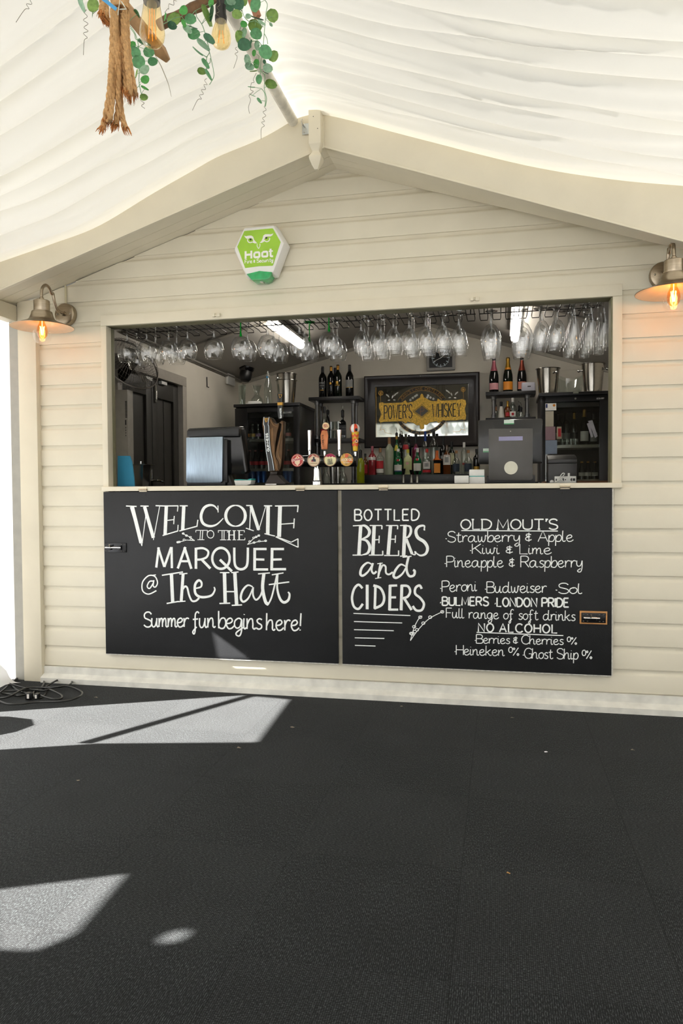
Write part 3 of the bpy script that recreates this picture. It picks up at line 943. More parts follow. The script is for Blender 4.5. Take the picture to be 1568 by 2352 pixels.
BEERS = [(19, 0, [(140, 238), (130, 396)]), (6, 0, [(97, 236), (150, 233)]), (6, 0, [(95, 398), (150, 398)]), ((5, 17), 1, [(135, 236), (165, 236), (188, 262), (180, 292), (140, 312)]), ((5, 17), 1, [(140, 312), (172, 318), (190, 350), (180, 385), (150, 397)]),
 (19, 0, [(215, 236), (207, 396)]), (6, 0, [(190, 234), (258, 234)]), (7, 0, [(258, 234), (257, 255)]), (6, 0, [(212, 314), (240, 312)]), (6, 0, [(243, 290), (241, 332)]), (6, 0, [(185, 398), (262, 398)]), (7, 0, [(262, 374), (262, 400)]),
 (19, 0, [(305, 236), (292, 396)]), (6, 0, [(280, 234), (345, 234)]), (7, 0, [(345, 234), (344, 255)]), (6, 0, [(300, 310), (330, 310)]), (6, 0, [(333, 288), (331, 330)]), (6, 0, [(270, 400), (350, 400)]), (7, 0, [(350, 372), (350, 402)]),
 (19, 0, [(385, 236), (378, 400)]), (6, 0, [(358, 234), (396, 232)]), ((5, 14), 1, [(385, 235), (412, 240), (418, 268), (405, 295), (380, 305)]), (15, 0, [(392, 308), (425, 392)]), (6, 0, [(358, 404), (398, 402)]), (6, 1, [(425, 392), (440, 396), (446, 378)]),
 ((5, 18), 1, [(490, 260), (492, 236), (462, 240), (446, 265), (456, 300), (492, 325), (510, 358), (500, 390), (470, 400), (442, 382)]), (6, 0, [(492, 232), (494, 262)]), (6, 0, [(440, 376), (442, 398)])]
AND = [((6, 14), 1, [(205, 452), (178, 440), (148, 465), (138, 500), (152, 512), (182, 488), (205, 448)]), (11, 1, [(208, 442), (200, 480), (212, 500), (228, 488)]),
 ((8, 13), 1, [(250, 440), (244, 480), (236, 525)]), (5, 0, [(232, 446), (262, 442)]), (5, 0, [(220, 528), (254, 522)]), (10, 1, [(244, 490), (262, 455), (278, 462), (280, 495), (296, 505), (318, 492)]),
 ((6, 14), 1, [(392, 462), (362, 450), (335, 478), (322, 512), (338, 524), (372, 500), (396, 455)]), (13, 1, [(405, 408), (394, 460), (398, 495), (412, 515), (434, 510), (440, 488), (430, 480)]), (6, 0, [(372, 410), (422, 404)])]
CID = [(13, 1, [(150, 582), (128, 562), (104, 585), (92, 635), (102, 682), (128, 696), (152, 668)]), (16, 0, [(176, 562), (176, 698)]), (14, 0, [(222, 562), (218, 696)]), (14, 1, [(210, 566), (250, 582), (270, 630), (258, 672), (215, 694)]),
 (16, 0, [(303, 564), (300, 704)]), (12, 0, [(298, 568), (342, 566)]), (12, 0, [(302, 632), (336, 632)]), (12, 0, [(296, 700), (348, 700)]), (16, 0, [(368, 564), (364, 704)]), (13, 1, [(362, 568), (400, 570), (414, 598), (400, 628), (368, 638)]), (14, 0, [(380, 636), (422, 702)]),
 (13, 1, [(478, 585), (466, 566), (444, 580), (442, 612), (470, 636), (490, 668), (478, 702), (448, 704), (428, 680)])]
RULES = [(5, 0, [(100, 721), (415, 733)]), (5, 0, [(103, 766), (370, 774)]), (5, 0, [(103, 811), (323, 817)]), (5, 0, [(107, 856), (271, 860)]), (5, 0, [(108, 898), (222, 902)])]
SPR2 = [(4, 1, [(415, 872), (436, 800), (462, 750), (480, 735)]), (4, 1, [(415, 872), (460, 810), (520, 750), (596, 710)])]
for a, b in ((436, 795), (470, 742), (425, 835), (452, 812), (487, 775), (525, 742), (592, 712), (440, 822), (420, 832)):
    SPR2.append((4, 1, ell(a, b, 9, 7, 8)))
for data in (BEERS, AND, CID, RULES, SPR2):
    obj('chalk_lettering', strokes(rat, KR, data), CHALK, BR, smooth=0)
lines_on(rat, BR, [
 ('BOTTLED', 107, 206, 462, 205, 60, 8, dict(gap=2.6)),
 ("OLD MOUT'S", 695, 255, 1230, 255, 54, 7, dict(gap=1.6, serif=.9, space=3)),
 ('.Strawberry & Apple', 610, 326, 1318, 322, 58, 4.7, SC), ('.Kiwi & Lime', 745, 390, 1197, 392, 54, 4.7, SC), ('.Pineapple & Raspberry', 605, 464, 1366, 466, 60, 4.7, SC),
 ('.Peroni', 580, 602, 784, 596, 60, 4.9, SC), ('.Budweiser', 828, 606, 1170, 606, 60, 4.9, SC), ('.Sol', 1220, 610, 1366, 612, 56, 4.9, SC),
 ('.BULMERS', 580, 676, 847, 678, 46, 8, dict(gap=1.8)), ('.LONDON PRIDE', 883, 682, 1292, 686, 48, 8, dict(gap=1.8, space=4.5)),
 ('Full range of soft drinks', 614, 745, 1328, 762, 54, 4.7, SC), ('NO ALCOHOL', 792, 822, 1228, 830, 46, 7.5, dict(gap=2.4, space=4)),
 ('.Berries & Cherries 0%', 772, 886, 1336, 896, 48, 4.6, dict(gap=.6, space=3)), ('.Heineken 0%', 660, 950, 1016, 958, 54, 4.6, dict(gap=.6, space=3)), ('.Ghost Ship 0%', 1038, 970, 1420, 976, 56, 4.6, dict(gap=.6, space=3))], KR)
obj('chalk_lettering', strokes(rat, KR, [(5, 0, [(697, 262), (1232, 265)]), (5, 0, [(782, 826), (1262, 844)])]), CHALK, BR, smooth=0)
# sliding bolts
BOLTB = mat('black_japanned_bolt', '141416', .3, .4)
def bolt(parent, x0, x1, z0, z1, backing):
    y = YB
    if backing:
        q = MB().box(x0 - .008, x1 + .008, y - .008, y, z0 - .008, z1 + .008)
        obj('backing_block', q, mat('raw_pine', 'C08A52', .6, var=.15, scale=30, stretch=(1, 1, 8)), parent, bevel=.001)['label'] = 'bare pine backing block'
        y -= .008
    zc = (z0 + z1) / 2
    q = MB().box(x0, x1, y - .005, y, z0, z1)
    for x in (x0 + (x1 - x0) * .25, x0 + (x1 - x0) * .72):
        q.box(x - .012, x + .012, y - .016, y - .004, zc - .013, zc + .013)
    b = obj('bolt_plate', q, BOLTB, parent, bevel=.0015)
    q = MB().cyl((x0 + .01, y - .012, zc), (x1 - .03, y - .012, zc), .006, seg=10).cyl((x0 + .045, y - .012, zc), (x0 + .045, y - .026, zc + .018), .0045, seg=8)
    obj('bolt_bar', q, STEEL, b)['label'] = 'bright steel sliding bar'
    q = MB()
    for x in (x0 + .01, x0 + .03, x1 - .03, x1 - .012):
        for z in (z0 + .008, z1 - .008):
            q.ball((x, y - .005, z), .004, 8, 5, .5)
    obj('screw', q, SCREWM, b)
a, b_ = lat((28, 463), YB), lat((166, 405), YB)
bolt(BL, a.x + .002, b_.x, a.z, b_.z, False)
a, b_ = rat((1352, 775), YB), rat((1505, 712), YB)
bolt(BR, a.x + .008, b_.x - .008, a.z + .006, b_.z - .006, True)
# hinges on the ledge
for par, (px, py) in ((BL, (328, 1124)), (BL, (689, 1122)), (BR, (880, 1120)), (BR, (1297, 1116))):
    p = at(px, py, YB)
    q = MB().cyl((p.x - .026, YB - .003, 1.160), (p.x + .026, YB - .003, 1.160), .006, seg=12)
    q.cyl((p.x - .008, YB - .003, 1.160), (p.x - .007, YB - .003, 1.160), .0066, seg=12).cyl((p.x + .012, YB - .003, 1.160), (p.x + .013, YB - .003, 1.160), .0066, seg=12)
    q.box(p.x - .024, p.x + .024, YB + .0005, YB + .003, 1.150, 1.178)
    obj('hinge', q, mat('hinge_metal', 'B5AA94', .3, .9), par)['label'] = 'dull nickel butt hinge'

# ================================================================== ALARM BOX
YA = -.088
def aat(c, y):
    return at(520 + c[0] / 9.8, 500 + c[1] / 9.8, y)
ac = aat((740, 800), 0)
AL = thing('alarm_box', 'white hexagonal alarm sounder with owl eyes on a lime green face', 'alarm', (ac.x, 0, ac.z))
front = [(400, 232), (1056, 176), (1290, 575), (1050, 1228), (440, 1268), (178, 700)]
frontw = [aat(c, YA) for c in front]
cen = sum(frontw, Vector()) / 6
back = [Vector((cen.x + (p.x - cen.x) * 1.10, -.006, cen.z + (p.z - cen.z) * 1.08)) for p in frontw]
mid = [Vector((cen.x + (p.x - cen.x) * 1.10, -.045, cen.z + (p.z - cen.z) * 1.08)) for p in frontw]
q = MB()
q.add(frontw + mid + back, [tuple(range(5, -1, -1))] + [(i, (i + 1) % 6, 6 + (i + 1) % 6, 6 + i) for i in range(6)] + [(6 + i, 6 + (i + 1) % 6, 12 + (i + 1) % 6, 12 + i) for i in range(6)] + [tuple(range(12, 18))])
bm_ = q
obj('body', q, mat('alarm_white', 'E9E8E4', .35, var=.02), AL, bevel=.006, smooth=40)
q = MB()
q.prism([aat(c, YA - .0003) for c in ((403, 300), (1030, 240), (1052, 252), (1220, 550), (1048, 1072), (1030, 1083), (740, 1092), (422, 1135), (243, 655))], (0, -.0008, 0))
STK = obj('face_sticker', q, mat('lime_sticker', '9CCB3A', .3, var=.10, scale=6), AL, smooth=0)
STK['label'] = 'lime green face sticker'
AW = mat('sticker_white', 'F4F3EE', .4, var=.02)
YS = YA - .0016
q = MB()
for P in ([(392, 402), (440, 418), (500, 404), (560, 402), (600, 430), (622, 500), (690, 574), (640, 580), (600, 565), (585, 560), (600, 520), (590, 480), (560, 462), (520, 462), (486, 478), (440, 468)],
          [(1055, 352), (1030, 400), (985, 425), (955, 425), (905, 428), (870, 448), (850, 490), (860, 520), (848, 535), (800, 565), (745, 570), (790, 520), (815, 460), (830, 400), (870, 372), (940, 370), (1000, 372)]):
    q.poly([aat(c, YS) for c in P])
def arc(cx, cy, r, a0, a1, n=10):
    return [(cx + r * math.cos(math.radians(a0 + (a1 - a0) * i / n)), cy + r * math.sin(math.radians(a0 + (a1 - a0) * i / n))) for i in range(n + 1)]
ka = .0025 / 9.8
for P in (arc(535, 500, 62, 40, 195), arc(908, 475, 64, -20, 150)):
    ribbon(q, [aat(c, YS) for c in P], 20 * ka, NRM)
ribbon(q, smooth_path([aat(c, YS) for c in ((692, 588), (690, 640), (722, 700))], 5), 15 * ka, NRM)
ribbon(q, smooth_path([aat(c, YS) for c in ((752, 588), (752, 640), (722, 700))], 5), 15 * ka, NRM)
o1, o2 = aat((412, 935), YS), aat((1050, 885), YS)
write(q, 'H', aat((430, 930), YS), aat((560, 918), YS), aat((430, 755), YS) - aat((430, 930), YS), 44 * ka, NRM)
for cx, cy in ((682, 835), (862, 820)):
    P = [(cx - 50, cy - 45), (cx + 50, cy - 50), (cx + 55, cy + 45), (cx - 50, cy + 52)]
    P = [P[0], ((P[0][0] + P[1][0]) / 2, P[0][1] - 8), P[1], (P[1][0] + 8, cy), P[2], (cx, cy + 54), P[3], (P[0][0] - 8, cy), P[0]]
    ribbon(q, smooth_path([aat(c, YS) for c in P], 4), 44 * ka, NRM)
ribbon(q, smooth_path([aat(c, YS) for c in ((992, 700), (992, 840), (1005, 868), (1048, 866))], 4), 44 * ka, NRM)
ribbon(q, [aat(c, YS) for c in ((950, 758), (1045, 750))], 30 * ka, NRM)
write(q, 'Fire & Security', aat((414, 1030), YS), aat((1045, 985), YS), aat((414, 950), YS) - aat((414, 1030), YS), 13 * ka, NRM, gap=1.2, space=3)
obj('lettering', q, AW, STK, smooth=0)['label'] = 'white owl eyes and words'
q = MB()
for cx, cy in ((540, 490), (895, 455)):
    q.poly([aat(c, YS - .0004) for c in ell(cx, cy, 24, 24, 12)[:-1]])
obj('pupil', q, mat('pupil_dark', '3B372F', .4), STK, smooth=0)['label'] = 'dark pupils of the owl eyes'
q = MB()
P = [(447, 1266), (740, 1196), (1018, 1222), (962, 1360), (900, 1388), (560, 1398)]
fr_ = [aat(c, YA - .004) for c in P]
bk = [Vector((p.x * 1.0, -.008, p.z)) for p in (aat((520, 1250), -.05), aat((740, 1215), -.05), aat((1100, 1215), -.05), aat((985, 1420), -.05), aat((900, 1455), -.05), aat((640, 1462), -.05))]
q.add(fr_ + bk, [tuple(range(5, -1, -1)), tuple(range(6, 12))] + [(i, (i + 1) % 6, 6 + (i + 1) % 6, 6 + i) for i in range(6)])
obj('strobe_lens', q, mat('green_lens', '18A95E', .12, var=.2, scale=30, coat=.6), AL, bevel=.003)['label'] = 'green translucent strobe lens'
p = aat((790, 1435), -.06)
obj('clip', MB().box(p.x - .008, p.x + .008, -.062, -.03, p.z - .006, p.z + .004), STEEL, AL)

# ================================================================== WALL LAMPS
PEWTER = mat('antique_pewter', 'A39683', .28, 1.0, var=.12, scale=12, stretch=(1, 1, 8))
SHIN = mat('shade_inside', 'C9B8A0', .4, .2)
JAR = glass('lamp_jar_glass', 'FFFFFF', .03, .35, 2.4)
AMBER = glass('amber_bulb_glass', 'FFD9A0', .04, .4, 2.2)
FIL = mat('glowing_filament', 'FFB050', .4, emit='FFC070', estr=18.0)
def wall_lamp(loc_x, zr, zp, label, watts):
    t = thing('wall_lamp', label, 'lamp', (loc_x, 0, zp), 'fisherman style wall lamps')
    c = Vector((loc_x, -.25, zr))
    q = MB().lathe([(.0, .034), (.050, .034), (.062, .030), (.066, .022), (.066, 0)], (loc_x, 0, zp), (0, -1, 0), 36)
    bp = obj('back_plate', q, PEWTER, t)
    q = MB()
    for s in (-1, 1):
        q.ball((loc_x + s * .042, -.035, zp), .005, 10, 6)
    obj('screw', q, SCREWM, bp)
    za = zr + .185
    pts = [(0, -.03, zp), (0, -.075, zp + .002), (0, -.105, zp + .012), (0, -.128, zp + .05), (0, -.140, zp + .09), (0, -.155, za + .03), (0, -.178, za + .056), (0, -.205, za + .064), (0, -.232, za + .050), (0, -.248, za + .022), (0, -.25, za - .03)]
    q = MB().tube(smooth_path([(loc_x, y, z) for _, y, z in pts], 6), .0085, 12)
    q.cyl((loc_x, -.03, zp), (loc_x, -.055, zp + .001), .014, seg=16)
    obj('arm', q, PEWTER, t)
    q = MB().lathe([(.171, 0), (.172, .002), (.150, .010), (.105, .026), (.080, .036), (.068, .048), (.060, .068), (.0555, .0865), (.053, .089), (.046, .0895)], c, (0, 0, 1), 48)
    q.cur = 1
    q.lathe([(.045, .088), (.054, .085), (.066, .047), (.079, .034), (.104, .024), (.149, .0085), (.170, 0)], c, (0, 0, 1), 48)
    obj('shade', q, [PEWTER, SHIN], t)
    q = MB().lathe([(.042, .086), (.0435, .090), (.0435, .148), (.041, .151), (.012, .153)], c, (0, 0, 1), 36)
    q.lathe([(.0125, .150), (.0125, .166), (.009, .170)], c, (0, 0, 1), 16)
    obj('lamp_holder', q, PEWTER, t)
    q = MB().lathe([(.049, .045), (.050, .01), (.050, -.045), (.046, -.068), (.033, -.085), (.015, -.093), (0, -.095)], c, (0, 0, 1), 32)
    obj('glass_jar', q, JAR, t)['label'] = 'clear glass jar'
    q = MB().lathe([(.013, .045), (.015, .025), (.026, .002), (.030, -.022), (.027, -.045), (.016, -.060), (0, -.065)], c, (0, 0, 1), 24)
    bu = obj('bulb', q, AMBER, t)
    bu['label'] = 'amber filament bulb'
    q = MB()
    for k in range(5):
        a = 2 * PI * k / 5
        r0, r1 = .005, .012
        q.tube([c + Vector((r0 * math.cos(a), r0 * math.sin(a), -.042)), c + Vector((r1 * math.cos(a + .3), r1 * math.sin(a + .3), .006))], .0019, 6)
    q.tube([c + Vector((0, 0, .04)), c + Vector((0, 0, .0))], .002, 6)
    obj('filament', q, FIL, bu)['label'] = 'glowing filament'
    ld = bpy.data.lights.new('bulb_light', 'POINT')
    ld.energy = watts
    ld.color = (1.0, .52, .20)
    ld.shadow_soft_size = .02
    lo = bpy.data.objects.new('bulb_light', ld)
    COL.objects.link(lo)
    lo.parent = t
    lo.location = (0, -.25, zr - .02 - zp)
    return t
wall_lamp(-1.975, 2.081, 2.207, 'pewter wall lamp with wide shade beside the corner post', .7)
wall_lamp(1.352, 2.071, 2.218, 'pewter wall lamp with wide shade on the far side of the hatch', 1.5)
# cable tail above the near lamp
p0, p1 = at(150, 655, -.006), at(151, 702, -.006)
q = MB().tube([p0, (p0.x + .002, -.008, (p0.z + p1.z) / 2), p1], .0055, 8)
tag(obj('lamp_cable', q, mat('painted_cable', 'CFC6A6', .5)), 'painted cable running up from the lamp back plate to the soffit', 'cable')

# ================================================================== FINIAL AND BRACKET
def fat(c, y):
    return at(640 + c[0] / 4.356, 220 + c[1] / 4.356, y)
YF = -.345
prof = [(112, 40), (135, 60), (478, 60), (540, 34), (560, 42), (592, 62), (625, 58), (680, 36), (708, 20), (716, 19)]
c0 = fat((374, 300), YF + .03)
t = thing('finial', 'cream carved wooden finial post at the gable apex', 'finial', (c0.x, YF + .03, fat((374, 716), YF).z))
q = MB()
rings = []
k_ = (fat((435, 300), YF) - fat((313, 300), YF)).length / 122
for zc, hw in prof:
    z = fat((374, zc), YF).z
    h = hw * k_
    d = .036 if zc in (112, 135, 478) else max(.006, h)
    if zc == 112:
        d = .024
    rings.append([(c0.x - h, c0.y - d, z), (c0.x + h, c0.y - d, z), (c0.x + h, c0.y + d, z), (c0.x - h, c0.y + d, z)])
V = [p for r in rings for p in r]
fs = [(3, 2, 1, 0)[::-1]]
for i in range(len(rings) - 1):
    for k in range(4):
        fs.append((i * 4 + k, i * 4 + (k + 1) % 4, (i + 1) * 4 + (k + 1) % 4, (i + 1) * 4 + k))
n = (len(rings) - 1) * 4
fs.append((n, n + 1, n + 2, n + 3))
q.add(V, [f[::-1] for f in fs])
obj('post', q, CREAMT, t, bevel=.004, smooth=30)
q = MB()
for c in ((345, 207), (388, 326)):
    p = fat(c, c0.y - .0365)
    q.cyl(p, p + Vector((0, -.001, 0)), .0022, seg=8)
obj('nail', q, DARKM, t)
t = thing('hook_plate', 'galvanised plate with a small hook beside the finial', 'bracket', tuple(fat((270, 330), BY - .004)))
a, b_ = fat((236, 392), BY - .004), fat((312, 275), BY - .004)
obj('plate', MB().box(a.x, b_.x, BY - .008, BY - .004, a.z, b_.z), mat('galvanised', 'BFC3C2', .35, .7, var=.15, scale=40), t, bevel=.001)
p = fat((240, 295), BY - .008)
q = MB().tube(smooth_path([p, p + Vector((.008, -.018, -.004)), p + Vector((.016, -.030, -.012))], 4), .0032, 8).tube(smooth_path([p, p + Vector((-.003, -.012, .012)), p + Vector((-.001, -.014, .026))], 4), .0028, 8)
obj('hook', q, STEEL, t)
q = MB()
p = fat((255, 367), BY - .008)
q.cyl(p, p + Vector((0, -.002, 0)), .004, seg=10)
obj('screw', q, SCREWM, t)

# ================================================================== FLEX ON THE CARPET
def cat(c, z):
    return fl(c[0] / 6.03, 1480 + c[1] / 6.03, z)
CORD = mat('black_rubber_flex', '1B1B19', .35)
t = thing('extension_cable', 'black flex lying in loose coils on the carpet by the corner post', 'cable', tuple(cat((450, 700), 0)))
paths = [
 [(-260, 560), (-100, 545), (0, 530), (120, 500), (200, 470), (255, 430), (235, 412), (190, 450), (170, 520), (185, 590), (250, 640), (330, 668), (420, 690), (500, 690), (520, 660)],
 [(-200, 760), (0, 665), (150, 540), (260, 455), (370, 410), (450, 402), (540, 425), (600, 480), (608, 530), (590, 575), (565, 600)],
 [(-300, 620), (-150, 600), (0, 575), (60, 548), (130, 545), (230, 575), (330, 605), (430, 625), (600, 640), (680, 620)],
 [(-250, 700), (-60, 740), (50, 742), (150, 712), (260, 650), (360, 610), (500, 598), (660, 602), (800, 590), (920, 578), (1040, 610), (1130, 660), (1130, 700), (1080, 735), (980, 770), (800, 792), (500, 800), (300, 825), (130, 830), (20, 800), (-90, 740), (-200, 700)],
 [(40, 660), (150, 645), (300, 640), (420, 625)],
 [(20, 675), (110, 690), (230, 712), (330, 702), (380, 680)],
 [(640, 580), (720, 535), (800, 495), (900, 478), (975, 490), (995, 520), (960, 560), (860, 585), (700, 600), (660, 585), (640, 580)],
 [(690, 625), (780, 665), (850, 705), (855, 740), (800, 760), (700, 750), (600, 722), (520, 680)],
 [(630, 600), (645, 640), (620, 700), (560, 745), (490, 735), (462, 690), (480, 650), (540, 625), (600, 625)]]
q = MB()
for i, P in enumerate(paths):
    zz = .006 + .005 * (i % 4)
    Q = smooth_path([cat(c, zz + .004 * math.sin(k * 1.3 + i)) for k, c in enumerate(P)], 6)
    q.tube(Q, .0056, 8)
obj('cord', q, CORD, t, smooth=60)
p = cat((400, 715), .022)
q = MB().obox(p, CR * .013, CF * .017, Vector((0, 0, .020))).obox(p + CR * .012, CR * .008, CF * .013, Vector((0, 0, .016)))
pg = obj('plug', q, BLACK, t, bevel=.004)
obj('plug_label', MB().obox(p - CF * .0175 + CR * .002 + Vector((0, 0, .002)), CR * .006, CF * .0006, Vector((0, 0, .012))), mat('plug_label', 'D9D3CC', .5), pg)['label'] = 'pale label on the plug'
p = cat((520, 715), .018)
pg = obj('plug', MB().obox(p, CR * .010, CF * .016, Vector((0, 0, .015))), BLACK, t, bevel=.004)
obj('plug_label', MB().obox(p - CF * .0165 - CR * .003, CR * .005, CF * .0006, Vector((0, 0, .010))), mat('plug_label', 'D9D3CC', .5), pg)['label'] = 'pale label on the plug'
# crumbs and dead leaves on the carpet
LF = mat('dead_leaf', '7E7364', .8)
PP = mat('paper_scrap', 'D8D4D8', .7)
for (px, py, r, m, lab) in ((1253, 1728, .009, PP, 'white paper scrap on the carpet in front of the BOTTLED BEERS board'), (1453, 1723, .012, LF, 'brown dead leaf lying farthest along the carpet'), (1167, 2006, .006, mat('tan_crumb', 'B98A4C', .7), 'tan crumb lying in the open carpet'),
                            (922, 1623, .010, LF, 'dead leaf on the carpet below the gap between boards'), (671, 1671, .012, LF, 'dead leaf at the corner of the sunlit patch'), (548, 1718, .010, LF, 'small dead leaf just outside the sunlit patch'), (220, 1602, .012, LF, 'curled dead leaf beside the coiled flex'), (180, 1793, .010, LF, 'dead leaf near the carpet seam'), (1176, 1649, .009, LF, 'dead leaf beneath the bolt half of the BOTTLED BEERS board')):
    p = fl(px, py, .003)
    rnd = random.Random(px)
    q = MB()
    P = [p + Vector((r * math.cos(a) * rnd.uniform(.5, 1.1), r * .55 * math.sin(a) * rnd.uniform(.6, 1.1), rnd.uniform(-.001, .003))) for a in [k * PI / 4 for k in range(8)]]
    q.prism(P, (0, 0, .0015))
    tag(obj('carpet_litter', q, m, loc=(p.x, p.y, 0)), lab, 'litter', 'litter on the carpet')

# ================================================================== HANGING DECORATION UNDER THE RIDGE
OAK = mat('weathered_beam', 'A9835B', .65, var=.28, scale=9, bump=.3, bscale=40, stretch=(3, 3, 3))
BARK = mat('dark_pole', '7A5A3C', .6, var=.35, scale=30, bump=.4, bscale=60)
fr = dep(430, -60, 2.2)
T = thing('hanging_frame', 'rustic frame of wooden beams hung below the marquee ridge', 'frame', tuple(fr))
# squared beam with a blunt chamfered end
a, b_ = dep(238, -42, 2.08), dep(386, 140, 2.18)
d_ = (b_ - a).normalized()
s1 = (CU.cross(d_)).normalized()
s2 = d_.cross(s1)
s1, s2 = (s1 + s2) * .7071, (s2 - s1) * .7071
q = MB()
V, h = [], .0155
for p, k in ((a, 1), (b_ - d_ * .03, 1), (b_, .45)):
    V += [p + s1 * h * i * k * 1.35 + s2 * h * j * k for i, j in ((-1, -1), (1, -1), (1, 1), (-1, 1))]
q.add(V, [(3, 2, 1, 0)] + [(r * 4 + k, r * 4 + (k + 1) % 4, r * 4 + 4 + (k + 1) % 4, r * 4 + 4 + k) for r in (0, 1) for k in range(4)] + [(8, 9, 10, 11)])
obj('beam', q, OAK, T, bevel=.0015, smooth=30)
q = MB()
a, b_ = dep(366, 58, 2.28), dep(512, -14, 2.36)
pts = [a.lerp(b_, i / 8) + CU * .002 * math.sin(i * 2) for i in range(9)]
q.tube(pts, [.0165 + .001 * math.sin(i * 1.7) for i in range(9)], 14)
obj('beam', q, BARK, T, smooth=50)['label'] = 'dark round pole'
q = MB()
a, b_ = dep(566, -32, 2.42), dep(592, 40, 2.46)
d_ = (b_ - a).normalized()
s1 = CU.cross(d_).normalized()
q.obox((a + b_) / 2, d_ * (b_ - a).length / 2, (s1 * .8 + CF * .6).normalized() * .013, (d_.cross(s1) * .8 + CF * .3).normalized() * .013)
obj('beam', q, mat('reddish_beam', 'A8714E', .6, var=.2, scale=20), T, bevel=.001)
q = MB().tube([dep(200, -60, 2.1), dep(420, -52, 2.25), dep(640, -55, 2.5)], .02, 10)
pm = dep(420, -52, 2.25)
obj('beam', q, BARK, T)
q = MB().tube([pm, Vector((RX, pm.y, 3.0))], .004, 6)
obj('suspension_cord', q, BLACK, T)

# ---- filament bulbs on black holders
EAM = glass('edison_glass', 'FFEFCB', .05, .55, 2.0)
FILC = mat('amber_filament', 'E08A2E', .5, emit='FF9A3C', estr=.9)
STEMG = glass('bulb_stem_glass', 'E8E8E0', .12, .5, 1.6)
def pendant(px, ytop, ybot, D, prof, label, sock, nfil, z_f):
    k = D / F * 1.0
    ctop, cbot = dep(px, ytop, D), dep(px, ybot, D)
    c = Vector((cbot.x, cbot.y, cbot.z))
    t = thing('pendant_bulb', label, 'bulb', tuple(c), 'filament bulbs on the hanging frame')
    H = ctop.z - cbot.z
    q = MB().lathe([(r * H, z * H) for r, z in prof], c, (0, 0, 1), 32)
    g = obj('glass_envelope', q, EAM, t)
    g['label'] = 'pale amber glass envelope'
    q = MB()
    q.lathe([(.012, .40 * H), (.009, .62 * H), (.012, .86 * H), (.016, .99 * H)], c, (0, 0, 1), 12)
    obj('stem_pillar', q, STEMG, g)
    q = MB()
    for i in range(nfil):
        a = PI * i / nfil + .4
        for s in (-1, 1):
            q.tube([c + Vector((math.cos(a) * s * .0095 * z_f[2], math.sin(a) * s * .0095, z_f[0] * H)), c + Vector((math.cos(a) * s * .0045 * z_f[3], math.sin(a) * s * .0045, z_f[1] * H))], .0011, 6)
    obj('filament', q, FILC, g)['label'] = 'orange filament strands'
    q = MB()
    r0, hs = sock
    q.lathe([(r0 * .98, H - .004), (r0, H + .002), (r0, H + .010), (r0 * .9, H + .014), (r0 * .9, H + hs * .55), (r0 * .72, H + hs * .6), (r0 * .72, H + hs), (.004, H + hs + .006), (.004, H + hs + .06)], c, (0, 0, 1), 24, (True, True))
    obj('lamp_socket', q, mat('bakelite', '1D1A18', .35), t)
    return t
pendant(350, 6, 108, 1.95, [(0, 0), (.10, .006), (.19, .05), (.255, .15), (.283, .28), (.27, .42), (.235, .62), (.20, .82), (.178, 1.0)], 'pear shaped filament bulb beside the rope tassel', (.022, .05), 2, (.18, .83, 1.0, 1.3))
pendant(508, 46, 111, 2.30, [(0, 0), (.14, .012), (.26, .075), (.33, .20), (.348, .36), (.335, .50), (.285, .67), (.225, .82), (.2, .92), (.195, 1.0)], 'round filament bulb in a black holder among the leaves', (.0185, .075), 1, (.18, .62, .9, .9))

# ---- jute rope tassels
JUTE = mat('jute_rope', 'C49A68', .9, var=.22, scale=120, bump=.5, bscale=300)
FRAY = mat('frayed_jute', 'BE7E45', .95, var=.3, scale=150)
def rat8(c, D):
    return dep(160 + c[0] / 6.03, c[1] / 6.03, D)
def rope(q, P, r, D, twist=38.0):
    C = smooth_path([rat8(c, D + .008 * math.sin(i * 1.9 + P[0][0])) for i, c in enumerate(P)], 14)
    L = 0
    for ply in range(3):
        pts, L = [], 0
        for i, p in enumerate(C):
            if i:
                L += (C[i] - C[i - 1]).length
            a = L * twist * 2.6 + ply * 2 * PI / 3
            pts.append(p + (CR * math.cos(a) + CF * math.sin(a)) * r * .52)
        q.tube(pts, r * .60, 6)
    return C
def fray(q, C, r, rnd, n=22, ln=.03):
    e, d = C[-1], (C[-1] - C[-4]).normalized()
    for k in range(n):
        a, s = rnd.uniform(0, 2 * PI), rnd.uniform(.1, 1)
        o_ = (CR * math.cos(a) + CF * math.sin(a)) * r * s
        l = ln * rnd.uniform(.5, 1.15)
        p0 = e + o_ * .7 - d * .012
        p2 = e + d * l + o_ * rnd.uniform(1.0, 1.7) + CR * rnd.uniform(-.002, .002)
        q.tube([p0, (p0 + p2) / 2 + o_ * .3, p2], [.0011, .0010, .0004], 4)
rnd = random.Random(5)
T1 = thing('rope_tassel', 'long jute rope tassel hanging beside the pear shaped bulb', 'tassel', tuple(rat8((650, 0), 1.85)), 'jute rope tassels')
q, qf = MB(), MB()
R8 = .0071
